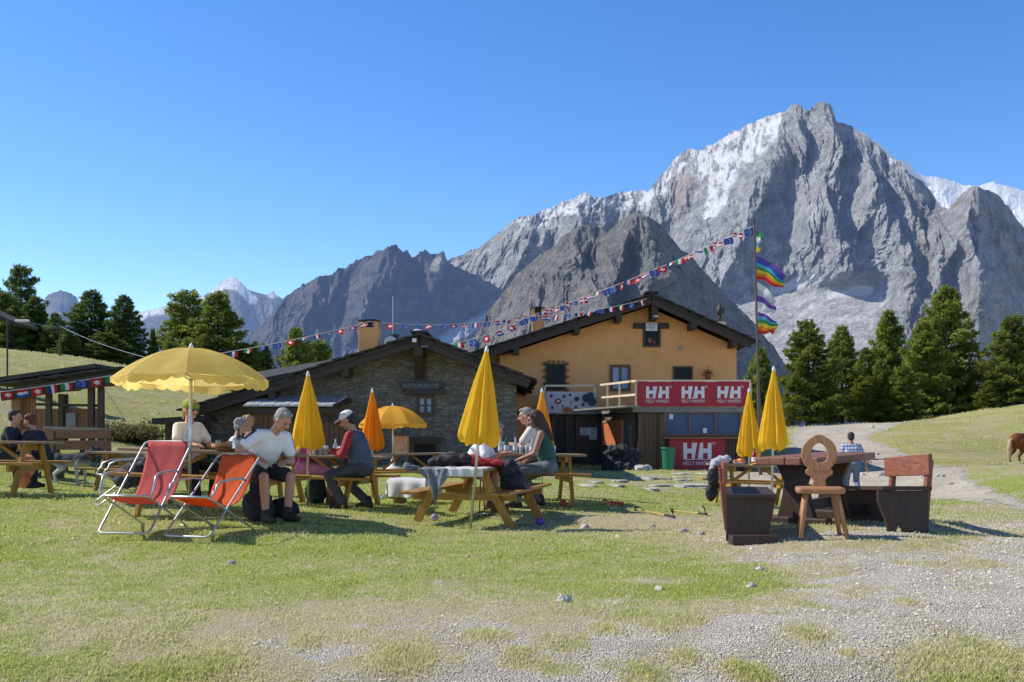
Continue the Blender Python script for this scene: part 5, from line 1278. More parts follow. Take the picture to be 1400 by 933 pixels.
m_carved = wood('carved_honey_wood', (.42,.20,.085), axis=2, var=.3)
pc = G(1121, 10.2, .035); cc = thing('carved_chair', 'carved wooden chair with a ring-shaped backrest and splayed legs', 'chair', pc, rad(-14))
mb = MB(); seat = [(-.235,-.17),(-.20,-.21),(.19,-.2),(.235,-.15),(.22,.16),(.17,.2),(-.19,.2),(-.235,.15)]
mb.prism(seat, lambda x, y: (x, y, .415), lambda x, y: (x, y, .475)); mb.build('seat', m_carved, cc, bevel=.02)
for (x, y, fx, fy) in ((-.14,-.13,-.19,-.2),(.0,-.15,.0,-.22),(.13,.12,.2,.2),(-.13,.13,-.2,.2),(.15,-.12,.25,-.16)):
    if (x, y) == (.0,-.15): continue
    mb = MB(); mb.tube([(fx,fy,-.02),(x,y,.43)], [.022,.032], 10); mb.build('leg', m_carved, cc, smooth=True)
# backrest: waisted board opening into a ring
N = 44; outer = []; inner = []
for k in range(N+1):
    a = -math.pi/2+.42+(2*math.pi-.84)*k/N; outer.append((.175*math.cos(a), .80+.185*math.sin(a)+(.012 if abs(k-N/2) < 3 else 0)))
    inner.append((.082*math.cos(-math.pi/2+2*math.pi*k/N), .80+.10*math.sin(-math.pi/2+2*math.pi*k/N)+.012*math.cos(2*(2*math.pi*k/N))))
mb = MB(); th = .028
def P3(x, z, y): return (x, y+.16-(z-.45)*.10*-1, z)
for sgn in (-1, 1):
    o = len(mb.v); mb.v.extend([P3(x, z, sgn*th) for x, z in outer]); mb.v.extend([P3(x, z, sgn*th) for x, z in inner]); n1 = N+1
    for k in range(N): mb.f.append((o+k, o+k+1, o+n1+k+1, o+n1+k)); mb.mi.append(0)
    mb.f.append((o, o+n1, o+n1+N, o+N)) ; mb.mi.append(0)
o2 = 2*(N+1)
for k in range(N):
    mb.f.append((k, k+1, o2+k+1, o2+k)); mb.mi.append(0); mb.f.append((N+1+k, N+1+k+1, o2+N+1+k+1, o2+N+1+k)); mb.mi.append(0)
stem = [(-.062,.44),(.062,.44),(.07,.50),(.055,.53),(.085,.57),(.13,.595),(.135,.63),(.10,.665),(.10,.69),(-.10,.69),(-.10,.665),(-.135,.63),(-.13,.595),(-.085,.57),(-.055,.53),(-.07,.50)]
mb.prism(stem, lambda x, z: P3(x, z, -th+.003), lambda x, z: P3(x, z, th-.003)); mb.build('backrest', m_carved, cc, bevel=.01)

# ================================================================== left seats near the pavilion
def settle(px0, px1, pytop, D, label):
    a, b = W(px0,0,D), W(px1,0,D); x = (a.x+b.x)/2; L = b.x-a.x; g = gz(x, D)
    s = thing('garden_bench', label, 'bench', (x, D, g), 0, None); h = ZC+(HY-pytop)/F*D-g
    m = m_brown_wood; mb = MB(); mb.box((0,.28,.43),(L,.4,.05)); mb.build('seat', m, s)
    for z in (h-.10, h-.34): 
        mb = MB(); mb.box((0,-.02,z),(L,.045,.2)); mb.build('back_board', m, s, bevel=.006)
    for q in (-.45, 0, .45): mb = MB(); mb.box((q*L,.012,h/2),(.1,.06,h-.05)); mb.build('post', m_dark_wood_v, s)
    for q in (-.45, .45): mb = MB(); mb.box((q*L,.27,.2),(.08,.38,.42)); mb.build('leg', m_dark_wood_v, s)
settle(74, 152, 587, 21.8, 'brown timber bench seen from behind in front of the pavilion')
settle(30, 74, 588, 20.6, 'shorter brown bench behind the seated pair by the pavilion')

# white cloth over a low bench
x0, D = (566-700)/F*16, 16.0; g = gz(x0, D)
lb = thing('low_bench', 'low bench hidden under a white cloth left of the clothes table', 'bench', (x0, D, g), rad(-38))
mb = MB(); mb.box((0,0,.37),(.74,.28,.04)); mb.build('seat', m_ywood, lb)
for sx in (-.3,.3): mb = MB(); mb.box((sx,0,.17),(.06,.24,.36)); mb.build('leg', m_ywood_v, lb)
m_cloth = M('white_cloth', (.86,.86,.87), .85, .05, 5, None, .3, 40, trans=.4)
def drape(cx, cy, z, w, d, drop, fx=1.0, seed=0, amp=.02, yaw=0, dropb=None):
    """sheet lying on a top of w x d, its edges hanging over"""
    mb = MB(); Lx = w/2+drop; Ly = d/2+drop; ca, sa = math.cos(yaw), math.sin(yaw); rnd = random.Random(seed); p1, p2 = rnd.uniform(0,6), rnd.uniform(0,6)
    def fn(u, v):
        sx, sy = (u-.5)*2*Lx, (v-.5)*2*Ly; hx = max(0, abs(sx)-w/2); hy = max(0, abs(sy)-d/2)
        x = math.copysign(min(abs(sx), w/2), sx) if hx else sx; y = math.copysign(min(abs(sy), d/2), sy) if hy else sy
        hang = max(hx, hy); fl = amp*hang/max(drop,.01)
        x += math.copysign(.03*min(1,hx/.06), sx)*(hx > 0)+fl*math.sin(sy*16+p1)*(hx >= hy)*1.2; y += math.copysign(.03*min(1,hy/.06), sy)*(hy > 0)+fl*math.sin(sx*17+p2)*1.3*(hy >= hx)
        zz = z-hang+.006*math.sin(sx*13+p1)*math.sin(sy*11+p2)
        return (cx+x*ca-y*sa, cy+x*sa+y*ca, zz)
    mb.grid(fn, 60, 40); return mb
tag(drape(x0, D, g+.405, .78, .30, .30, seed=3, amp=.035, yaw=rad(-38)).build('tablecloth', m_cloth, None, smooth=True, solid=.004), 'white cloth hanging over the low bench on the grass', 'cloth')
# ================================================================== bin, logs, stones, ground things
m_bin = M('green_plastic', (.015,.20,.10), .45, .15, 3)
Dg = 33.2; p = G(914, Dg); bn = thing('waste_bin', 'green plastic waste bin left of the red panel', 'bin', p)
hb_ = 31/F*Dg; mb = MB(); n = 24
mb.lathe([(.02,.02),(.17,.02),(.19,.05),(.225,hb_-.04),(.245,hb_-.035),(.25,hb_),(.235,hb_),(.21,hb_-.05),(.17,.08),(.02,.07)], n, close=False); mb.build('body', m_bin, bn, smooth=False)
mb = MB(); mb.lathe([(.247,hb_-.05),(.262,hb_-.045),(.262,hb_-.02),(.25,hb_-.015)], n, close=False); mb.build('rim', m_bin, bn, smooth=True)
rnd = random.Random(12)
m_rock = M('grey_boulder', (.50,.47,.42), .9, .35, 4, None, .6, 12); m_dkrock = M('dark_boulder', (.035,.034,.035), .9, .4, 4, None, .6, 12); m_slab = M('pale_flat_stone', (.46,.44,.40), .9, .25, 3, None, .4, 14)
def rock(px, py, D, sx, sy, sz, name, label, cat, group, mat, seed, flat=False):
    q = pix2ground(px, py) if D is None else G(px, D)
    mb = MB(); mb.ell((0,0,0), (1,1,1), nu=12, nv=8); rs = np.random.RandomState(seed); o = rs.rand(3)*20
    vs = []
    for v in mb.v:
        k = 1+.33*float(gnoise(v[0]*1.3+o[0]+v[2], v[1]*1.3+o[1]-v[2], seed))+.12*float(gnoise(v[0]*3+o[0], v[1]*3+v[2]*2, seed+1))
        zz = v[2]*k; 
        if flat: zz = max(-.6, min(.5, zz*1.6))
        vs.append((v[0]*k*sx, v[1]*k*sy, zz*sz))
    mb.v = vs; ob = mb.build(name, mat, None, smooth=False); ob.location = (q.x, q.y, q.z+sz*(.15 if not flat else .05)); ob.rotation_euler = (0,0,rs.rand()*6)
    return tag(ob, label, cat, group)
gs = 'flat stones set in the grass before the kiosk'
for i, (px, py, w, d) in enumerate(((931,648,.42,.30),(933,653,.30,.24),(932,657,.28,.2),(934,664,.5,.35),(880,654,.5,.3),(907,655,.32,.2),(846,658,.38,.22),(812,660,.3,.18),(800,664,.6,.22),(965,648,.4,.2),(950,663,.55,.25),(905,664,.45,.22),(985,660,.4,.2),(838,664,.4,.18),(960,668,.5,.2),(890,669,.4,.18),(990,652,.35,.2),(700,660,.4,.2),(720,655,.3,.2))):
    rock(px, py, None, w, d, .05, 'stepping_stone', 'flat pale stone set in the grass before the kiosk', 'stone', gs, m_slab, 40+i, True)
gs = 'small loose stones on the meadow'
for i, (px, py, s) in enumerate(((1026,803,.045),(902,807,.04),(316,772,.05),(800,722,.06),(935,729,.07),(958,731,.05),(640,762,.025),(892,721,.05),(372,761,.03),(770,823,.06),(1010,735,.05),(470,690,.04),(540,700,.04),(1040,780,.04),(745,752,.03))):
    rock(px, py, None, s, s*.8, s*.7, 'small_stone', 'small loose grey stone lying on the meadow', 'stone', gs, m_rock, 80+i)
gs = 'loose stones on the gravel track'
for i, (px, py, s) in enumerate(((1236,648,.16),(1204,650,.14),(1255,634,.1),(1188,633,.12),(1285,652,.12),(1262,652,.09),(1300,663,.1),(1180,650,.1),(1215,667,.12),(1240,672,.1),(1170,612,.14),(1200,622,.1),(1192,585,.18),(1220,660,.08))):
    rock(px, py, None, s, s*.8, s*.6, 'track_stone', 'loose stone on the gravel track', 'stone', gs, m_rock, 120+i)
gs = 'dark boulders heaped under the orange shutter'
for i, (px, D, z, s) in enumerate(((830,33.9,.35,.30),(842,33.6,.2,.34),(852,33.5,.3,.3),(862,33.4,.15,.3),(838,33.4,.62,.24),(850,33.5,.62,.26),(860,33.5,.52,.24),(846,33.2,.05,.26),(857,33.1,.05,.22),(832,33.5,.05,.26),(868,33.5,.4,.22))):
    ob = rock(px, py, D, s, s*.8, s*.75, 'boulder', 'dark boulder in the heap under the orange shutter', 'boulder', gs, m_dkrock, 160+i); ob.location.z += z
rock(879, 0, 33.3, .55, .3, .16, 'stone_slab', 'pale flat slab leaning at the foot of the kiosk, left of the green bin', 'stone', None, m_slab, 190)

# walking poles, balloons, scraps
def pole(a, b, label):
    A, B = pix2ground(*a), pix2ground(*b); A.z += .025; B.z += .03; d = (B-A); t = thing('trekking_pole', label, 'trekking pole', A); L = d.length; u = d.normalized()
    mb = MB(); mb.tube([Vector((0,0,0)), u*L*.8], [.007,.01], 8); mb.build('shaft', M('yellow_pole', (.62,.40,.10), .4), t)
    mb = MB(); mb.tube([u*L*.78, u*L*.84, u*L*.95, u*L], [.014,.018,.017,.02], 10); mb.build('grip', m_iron, t, smooth=True)
    mb = MB(); mb.tube([u*L*.93+Vector((.02*math.cos(k*.52), .03*math.sin(k*.52), .02+.1*math.sin(k*.26))) for k in range(13)], .006, 5); mb.build('strap', m_iron, t)
    mb = MB(); q = u*L*.06; mb.tube([q, q+u*.012], .03, 12); mb.build('basket', m_iron, t)
pole((866,698), (922,710), 'yellow trekking pole lying on the grass, its dark grip towards the bench')
pole((916,700), (966,706), 'yellow trekking pole lying right of the other one')
def balloon(px, py, r, col, label, name):
    q = pix2ground(px, py); t = thing('balloon', label, 'balloon', (q.x, q.y, q.z+r*.9)); mb = MB(); mb.ell((0,0,0), (r,r,r*.92), nu=18, nv=12); mb.build('skin', M(name, col, .25, .1, 3, trans=.3), t, smooth=True)
    mb = MB(); mb.tube([(r*.9,0,-r*.2),(r*1.12,0,-r*.3)], [.008,.016], 8); mb.build('knot', M(name, col), t)
balloon(738, 719, .055, (.25,.10,.60), 'small purple balloon on the grass at a leg of the clothes table', 'purple_latex')
balloon(594, 712, .05, (.55,.38,.60), 'small pale lilac balloon under the clothes table', 'lilac_latex')
balloon(770, 693, .06, (.75,.15,.08), 'orange-red balloon on the grass beside the bottle table', 'orange_latex')
def rag(px, py, w, col, label, nm):
    q = pix2ground(px, py); mb = MB(); rs = np.random.RandomState(int(px)); o = rs.rand()*9
    mb.grid(lambda u, v: ((u-.5)*w*2, (v-.5)*w, .03+.05*float(gnoise(u*3+o, v*3, 3))+.06*math.exp(-((u-.5)**2+(v-.5)**2)*8)), 16, 10)
    ob = mb.build('cloth_scrap', M(nm, col, .8, .2), None, smooth=True, solid=.006); ob.location = q; tag(ob, label, 'cloth')
rag(843, 693, .11, (.75,.10,.04), 'orange-red cloth lying on the grass left of the trekking poles', 'red_rag'); rag(826, 693, .10, (.38,.25,.06), 'ochre cloth lying beside the orange-red one on the grass', 'ochre_rag')
rag(519, 684, .06, (.8,.8,.8), 'small white paper scrap on the grass near the white-capped man', 'white_scrap')

# ================================================================== things on the tables
def tpos(key, lx, ly, lz=.753):
    t = T[key]; c = bpy.context; return t.matrix_basis @ Vector((lx, ly, lz))
m_clear = M('thin_glass', (.62,.68,.70), .08, .1, 4, bump=0, trans=.5, spec=.9); m_green_gl = M('green_bottle_glass', (.02,.16,.09), .1, .2, 4, bump=0, trans=.3, spec=.9); m_redcan = M('red_tin', (.45,.02,.03), .3, .2, 20)
m_brown_gl = M('brown_bottle_glass', (.10,.04,.015), .1, .2, bump=0, spec=.9); m_orange_j = M('orange_food', (.75,.22,.03), .5, .3, 14); m_bread = M('bread_crust', (.42,.24,.09), .8, .3, 12); m_plate = M('white_plate', (.75,.75,.75), .3, .04)
def bottle(pos, h, r, mat, label, group, cap=None):
    b = thing('bottle', label, 'bottle', pos, 0, group); mb = MB(); mb.lathe([(.3*r,.0),(r,.004),(r,h*.58),(r*.85,h*.66),(r*.38,h*.78),(r*.34,h*.95)], 12); mb.build('glass', mat, b, smooth=True)
    mb = MB(); mb.lathe([(r*.4,h*.94),(r*.42,h),(.3*r,h)], 10); mb.build('cap', cap or m_white, b)
    mb = MB(); mb.lathe([(r*1.02,h*.2),(r*1.02,h*.48)], 12, close=False); mb.build('paper_label', m_paper, b)
    return b
def glass(pos, h, r, mat, label, group):
    b = MB(); b.lathe([(.02*r,.006),(r*.75,.0),(r*.78,.004),(r,h),(r*.93,h),(r*.72,.012),(.02*r,.01)], 12, close=False); o = b.build('drinking_glass', mat, None, smooth=True); o.location = pos; return tag(o, label, 'glass', group)
rnd = random.Random(21)
g1 = 'glasses on the white-capped man\'s table'
for k in range(13):
    glass(tpos('cap', -.62+.085*k+rnd.uniform(-.02,.02), rnd.uniform(-.25,.1)), rnd.uniform(.11,.15), .036, m_redcan if k in (1,3) else m_clear, 'red tumbler among the clear glasses on the white-capped man\'s table' if k in (1,3) else 'clear glass standing on the white-capped man\'s table', 'red tumblers on the white-capped man\'s table' if k in (1,3) else g1)
for k in range(4): bottle(tpos('cap', -.45+.2*k, .12), .24, .036, m_clear, 'clear bottle behind the glasses on the white-capped man\'s table', 'clear bottles on the white-capped man\'s table')
for k in range(11):
    if k == 1: bottle(tpos('bottles', -.42, -.05), .27, .04, m_green_gl, 'green bottle at the left of the crowded bottle table', None, m_green_gl)
    elif k % 3 == 0: bottle(tpos('bottles', -.52+.085*k, rnd.uniform(-.2,.1)), .25, .036, m_clear, 'clear bottle on the crowded bottle table', 'clear bottles on the crowded table', m_white)
    else: glass(tpos('bottles', -.52+.085*k, rnd.uniform(-.27,.05)), rnd.uniform(.11,.15), .036, m_clear, 'clear glass on the crowded bottle table', 'clear glasses on the crowded table')
for k in range(5): glass(tpos('group', .02+.14*k, rnd.uniform(-.1,.25)), .13, .036, m_clear, 'clear glass on the laden table behind the deck chairs', 'clear glasses on the laden table')
bottle(tpos('group', -.32, -.12), .27, .045, m_clear, 'clear bottle by the pole of the open yellow parasol', None); bottle(tpos('group', .26, .1), .29, .037, m_brown_gl, 'brown bottle on the laden table behind the deck chairs', None, m_iron)
def lump(pos, sz, n, mat, name, label, cat, seed):
    rr = random.Random(seed); o = thing(name, label, cat, pos); mb = MB(); mb.lathe([(sz*.6,0),(sz*1.05,.035),(sz*1.1,.04),(sz*.95,.03),(sz*.5,.012)], 18, close=False); mb.build('dish', m_plate if mat is not m_bread else M('wicker', (.40,.22,.08), .8, .3, 30), o, smooth=True)
    mb = MB()
    for k in range(n): mb.ell((rr.gauss(0,sz*.38), rr.gauss(0,sz*.38), .045+rr.random()*.05), (.04+.02*rr.random(),.035,.03), nu=8, nv=6)
    blob(mb, 'food', mat, o, .008, 2)
lump(tpos('group', .18, -.18), .15, 10, m_bread, 'bread_basket', 'basket of bread on the laden table', 'basket', 3); lump(tpos('group', .52, -.15), .13, 10, m_orange_j, 'food_plate', 'plate of orange food on the laden table', 'plate', 4); lump(tpos('group', .78, -.08), .12, 8, m_bread, 'food_plate', 'plate of brown food nearer the man in the white shirt', 'plate', 5)
# right table: red bottle, orange bowl, folded yellow cloth
bottle(tpos('right', -.1, -.1), .30, .05, M('red_plastic', (.30,.02,.015), .4), 'dark red bottle under the shorter right-hand parasol', None, M('red_plastic', (.3,.02,.015)))
lump(tpos('right', -.38, -.12), .11, 6, m_orange_j, 'food_bowl', 'bowl of orange food on the right-hand picnic table', 'bowl', 6)
q = tpos('right', .05, -.24); mb = MB(); mb.grid(lambda u, v: ((u-.5)*.5, (v-.5)*.22, .012+.05*math.exp(-((u-.4)**2)*9)*abs(math.cos(v*5))), 16, 10); o = mb.build('napkin', M('yellow_cloth', (.8,.5,.04), .8), None, smooth=True, solid=.006); o.location = q; tag(o, 'crumpled yellow cloth on the right-hand picnic table', 'cloth')
# low board with notices standing by the hut wall
p = G(548, 27.2); sb_ = thing('menu_board', 'small wooden menu board by the open orange parasol', 'board', p)
mb = MB(); mb.box((0,0,.62),(.42,.04,.52)); mb.build('frame', wood('honey_frame', (.45,.2,.06), axis=0), sb_); mb = MB(); mb.box((0,-.024,.62),(.34,.008,.44)); mb.build('sheet', M('menu_sheet', (.48,.30,.2), .8, .4, 14), sb_)
for sx in (-.16,.16): mb = MB(); mb.bar((sx,0,-.03),(sx,0,.4),.04,.04); mb.build('leg', m_brown_wood_v, sb_)
# ================================================================== people. local frame: +X is forward, +Y the left hand side, origin on the ground
m_skin = M('skin_tan', (.52,.29,.19), .6, .08, 6, bump=.05); m_skin2 = M('skin_sunburnt', (.58,.28,.19), .6, .08, 6, bump=.05); m_skin3 = M('skin_brown', (.38,.20,.125), .6, .08, 6, bump=.05)
m_grey_hair = M('grey_hair', (.30,.28,.26), .8, .3, 25, bump=.5); m_brown_hair = M('brown_hair', (.075,.035,.02), .7, .35, 25, bump=.5); m_blond_hair = M('blond_hair', (.42,.27,.12), .7, .3, 25, bump=.5); m_dark_hair = M('dark_hair', (.03,.022,.018), .7, .3, 25, bump=.5); m_red_hair = M('auburn_hair', (.14,.045,.03), .7, .3, 25, bump=.5)
m_wshirt = M('white_jersey', (.86,.86,.86), .8, .05, 7, bump=.8, bscale=11); m_navy = M('navy_cloth', (.02,.022,.035), .85, .25, 7, bump=.8, bscale=12); m_black = M('black_cloth', (.016,.016,.018), .85, .3, 7, bump=.4, bscale=12)
m_boot = M('brown_boot', (.16,.09,.05), .8, .25, 12); m_dboot = M('dark_boot', (.025,.022,.02), .7, .3, 12)
m_lens = M('sunglass_lens', (.01,.01,.012), .1, .1, bump=0, spec=.9); m_eye = M('dark_eye', (.02,.015,.012), .2, .1, bump=0); m_lip = M('lip', (.35,.12,.10), .5, .1, bump=0)

def ik(a, b, l1, l2, pole):
    a, b = Vector(a), Vector(b); d = b-a; L = min(d.length, (l1+l2)*.995); d.normalize()
    x = (l1*l1-l2*l2+L*L)/(2*L); h = math.sqrt(max(0, l1*l1-x*x)); p = Vector(pole); p = (p-d*p.dot(d)).normalized()
    return a+d*x+p*h, a+d*L

def person(label, loc, yaw, hip=(0,0,.56), lean=0, side=0, twist=0, head_pitch=0, head_yaw=0, hands=((.35,.18,.78),(.35,-.18,.78)), feet=((.42,.12,.0),(.42,-.12,.0)), skin=None, hair=m_brown_hair, hair_kind='short',
           top=None, top_kind='tee', legs=None, leg_kind='long', shoes=m_dboot, cap=None, shades=False, scale=1.0, female=False, group=None, headband=None, elbow=None, knee_up=True, vest=None, voxel=.010, stripes=False, arm_col=None, heel=(0,0)):
    skin = skin or m_skin
    P = thing('person', label, 'person', loc, yaw, group); P.scale = (scale,)*3
    hipv = Vector(hip)
    R = Matrix.Rotation(rad(twist), 3, 'Z')@Matrix.Rotation(rad(lean), 3, 'Y')@Matrix.Rotation(rad(side), 3, 'X')
    up = R@Vector((0,0,1)); lf = R@Vector((0,1,0)); fw = R@Vector((1,0,0))
    sw = .165 if female else .19; hw = .095
    chest = hipv+up*.33; neckb = hipv+up*.50; shL = hipv+up*.455+lf*sw; shR = hipv+up*.455-lf*sw
    hL = hipv+Vector((0,hw,0)); hR = hipv-Vector((0,hw,0))
    HR = Matrix.Rotation(rad(twist+head_yaw), 3, 'Z')@Matrix.Rotation(rad(head_pitch), 3, 'Y')@Matrix.Rotation(rad(side*.4), 3, 'X')
    head = neckb+up*.075+(HR@Vector((.03,0,.115)))
    b = MB()
    tr = .088 if female else .1
    b.caps(hL*.5+hipv*.5, chest+lf*.07, tr+.02, tr+.008); b.caps(hR*.5+hipv*.5, chest-lf*.07, tr+.02, tr+.008); b.caps(hipv, chest, .12, .115)
    b.caps(chest+lf*.06, shL-lf*.05-up*.02, .10, .068); b.caps(chest-lf*.06, shR+lf*.05-up*.02, .10, .068); b.caps(shL-lf*.03, shR+lf*.03, .062, .062)
    if female: b.ell(chest+lf*.07+fw*.085-up*.03, .065); b.ell(chest-lf*.07+fw*.085-up*.03, .065)
    b.caps(neckb-up*.04, head-HR@Vector((.02,0,.05)), .058, .052)
    # head: skull, face, jaw, nose, ears, brow
    b.ell(head+HR@Vector((-.012,0,.025)), (.098,.077,.098), HR); b.ell(head+HR@Vector((.022,0,-.03)), (.072,.062,.085), HR); b.ell(head+HR@Vector((.052,0,-.085)), (.035,.036,.03), HR)
    b.caps(head+HR@Vector((.088,0,.012)), head+HR@Vector((.112,0,-.03)), .010, .017); b.ell(head+HR@Vector((.085,0,.028)), (.016,.055,.012), HR)
    for s in (-1, 1): b.ell(head+HR@Vector((-.005,s*.077,-.012)), (.022,.012,.034), HR); b.ell(head+HR@Vector((.062,s*.04,-.025)), (.03,.025,.025), HR)
    arms = []; lgs = []
    for i, (sh, s) in enumerate(((shL, 1), (shR, -1))):
        pole = Vector((-.3, s*.55, -.7)) if elbow is None else Vector(elbow[i])
        el, wr = ik(sh, hands[i], .285, .255, pole); arms.append((sh, el, wr))
        b.caps(sh, el, .050, .041); b.caps(el, wr, .041, .027)
        d = (wr-el).normalized(); down = Vector((0,0,-1)); d2 = (d+down*.15).normalized(); sdv = d2.cross(Vector((0,0,1)))
        sdv = sdv.normalized() if sdv.length > .05 else Vector((0,1,0))
        pm = wr+d2*.075; b.caps(wr+sdv*.012, pm+sdv*.020, .022, .019); b.caps(wr-sdv*.012, pm-sdv*.020, .022, .019)
        for q, L in ((-.036,.058),(-.012,.074),(.012,.07),(.036,.052)):
            k0 = pm+sdv*q; k1 = k0+d2*L*.55-Vector((0,0,.006)); k2 = k1+(d2*.75+down*.65).normalized()*L*.55; b.caps(k0, k1, .0105, .0095, 8); b.caps(k1, k2, .0095, .008, 8)
        tb = wr+d2*.025+sdv*s*.022*-1; tk = tb+(d2*.6-sdv*s*.8).normalized()*.045; b.caps(tb, tk, .014, .011, 8); b.caps(tk, tk+(d2*.9-sdv*s*.2).normalized()*.035, .011, .009, 8)
    for i, (hp, s) in enumerate(((hL, 1), (hR, -1))):
        ft = Vector(feet[i]); an = ft+Vector((0,0,.085+heel[i]*.12)); pole = Vector((.75, s*.25, .75)) if knee_up else Vector((1, s*.1, 0))
        kn, an = ik(hp, an, .43, .42, pole); lgs.append((hp, kn, an))
        b.caps(hp, kn, .083, .055); b.caps(kn, kn.lerp(an, .35), .055, .056); b.caps(kn.lerp(an, .3), an, .056, .038)
        b.caps(an, an+Vector((.13,s*.01,-.05-heel[i]*.06)), .037, .026)
    blob(b, 'body', skin, P, voxel, 3)
    # eyes, mouth
    if shades:
        m = MB()
        for s in (-1, 1): m.ell(head+HR@Vector((.094,s*.034,.006)), (.012,.030,.021), HR); m.caps(head+HR@Vector((.085,s*.06,.012)), head+HR@Vector((.0,s*.082,.01)), .005, .005, 6)
        m.caps(head+HR@Vector((.1,-.03,.012)), head+HR@Vector((.1,.03,.012)), .005, .005, 6); m.build('sunglasses', m_lens, P, smooth=True)
    else:
        m = MB()
        for s in (-1, 1): m.ell(head+HR@Vector((.0885,s*.032,.005)), (.008,.013,.007), HR)
        m.build('eyes', m_eye, P, smooth=True)
    m = MB(); m.ell(head+HR@Vector((.088,0,-.062)), (.008,.024,.007), HR); m.build('mouth', m_lip, P, smooth=True)
    # hair
    h = MB()
    h.ell(head+HR@Vector((-.026,0,.042)), (.098,.086,.092), HR); h.ell(head+HR@Vector((-.055,0,-.01)), (.062,.078,.085), HR); h.ell(head+HR@Vector((.03,0,.095)), (.055,.06,.03), HR)
    if hair_kind == 'long':
        for s in (-1, 1): h.caps(head+HR@Vector((-.02,s*.065,.03)), head+HR@Vector((-.05,s*.075,-.17)), .035, .03); h.caps(head+HR@Vector((.03,s*.07,.06)), head+HR@Vector((.02,s*.085,-.10)), .022, .018)
        h.caps(head+HR@Vector((-.07,0,.0)), neckb-fw*.11-up*.12, .07, .05)
    if hair_kind == 'tail': h.caps(head+HR@Vector((-.1,0,.06)), head+HR@Vector((-.16,0,.03)), .028, .03); h.caps(head+HR@Vector((-.16,0,.03)), head+HR@Vector((-.17,0,-.13)), .03, .014)
    if hair_kind == 'curly':
        rr = random.Random(3)
        for k in range(26): 
            v = Vector((rr.uniform(-1,.5), rr.uniform(-1,1), rr.uniform(-.4,1))).normalized(); h.ell(head+HR@Vector((-.02+v.x*.09, v.y*.085, .03+v.z*.095)), rr.uniform(.022,.034), nu=8, nv=6)
    blob(h, 'hair', hair, P, .009, 2)
    if headband:
        m = MB(); pts = []
        for k in range(33): a = 2*math.pi*k/32; pts.append(head+HR@Vector((-.014+.108*math.cos(a), .091*math.sin(a), .062-.014*math.cos(a))))
        for dz in (-.018, 0, .018): m.tube([q+HR@Vector((0,0,dz)) for q in pts], .014, 8, cap=False)
        m.ell(head+HR@Vector((-.02,0,.10)), (.085,.078,.05), HR); blob(m, 'headscarf', headband, P, .008, 2)
    if cap:
        m = MB(); m.ell(head+HR@Vector((-.014,0,.06)), (.108,.094,.075), HR); m.ell(head+HR@Vector((.115,0,.045)), (.075,.072,.009), HR@Matrix.Rotation(rad(12), 3, 'Y')); blob(m, 'cap', cap, P, .007, 2)
    # clothes
    def torso(m, e, z0=0, z1=1):
        lo = hipv+up*(.04+z0); m.caps(lo+lf*.055, chest+lf*.07, tr+.012+e, tr+.012+e); m.caps(lo-lf*.055, chest-lf*.07, tr+.012+e, tr+.012+e); m.caps(lo, chest, .12+e, .115+e)
        m.caps(chest+lf*.06, shL-lf*.05-up*.02, .10+e, .068+e); m.caps(chest-lf*.06, shR+lf*.05-up*.02, .10+e, .068+e)
        if female: m.ell(chest+lf*.07+fw*.085-up*.03, .065+e); m.ell(chest-lf*.07+fw*.085-up*.03, .065+e)
    def folds(m, n, seed):
        rr = random.Random(seed)
        for k in range(n):
            z = rr.uniform(.02,.36); a = rr.uniform(-1, 1); q = hipv+up*z+lf*a*.13+fw*rr.choice((-1,1))*(.095); m.caps(q-lf*.05+up*rr.uniform(-.04,.04), q+lf*.05, .022, .014, 8)
    if top:
        m = MB(); torso(m, .014); folds(m, 9, len(label))
        if top_kind != 'tank':
            m.caps(shL-lf*.03, shR+lf*.03, .07, .07)
            for sh, el, wr in arms:
                if top_kind == 'tee': m.caps(sh, sh.lerp(el, .62), .066, .068)
                else: m.caps(sh, el, .066, .055); m.caps(el, el.lerp(wr, .93), .055, .040)
        else:
            for s in (1,-1): m.caps(chest+lf*s*.08, neckb+lf*s*.085-up*.01, .055, .05)
        cl = blob(m, {'tee':'shirt','tank':'tank_top','long':'jacket'}[top_kind], top, P, voxel, 3)
        if stripes:
            for sh, el, wr in arms:
                for k in (-1, 0, 1):
                    out = (sh-hipv-up*.45).normalized()*.3+Vector((0,0,1)); q0 = sh; q1 = sh.lerp(el, .58); ax = (q1-q0).normalized(); o1 = (out-ax*out.dot(ax)).normalized(); o2 = ax.cross(o1)
                    mm = MB(); off = (o1*math.cos(k*.33)+o2*math.sin(k*.33)); mm.tube([q0.lerp(q1, j/6)+off*(.0665+.001*j/6) for j in range(7)], .0055, 6); mm.build('sleeve_stripe', m_navy, cl)
    if vest:
        m = MB(); torso(m, .026); folds(m, 8, 5); m.caps(shL-lf*.06, shR+lf*.06, .07, .07); blob(m, 'vest', vest, P, voxel, 3)
    if legs:
        m = MB(); m.caps(hL, hR, .125, .125); m.caps(hipv, hipv+up*.07, .13, .125)
        for hp, kn, an in lgs:
            if leg_kind == 'shorts': m.caps(hp, hp.lerp(kn, .82), .10, .088)
            else: m.caps(hp, kn, .10, .074); m.caps(kn, kn.lerp(an, .93), .074, .062)
        blob(m, 'shorts' if leg_kind == 'shorts' else 'trousers', legs, P, voxel, 3)
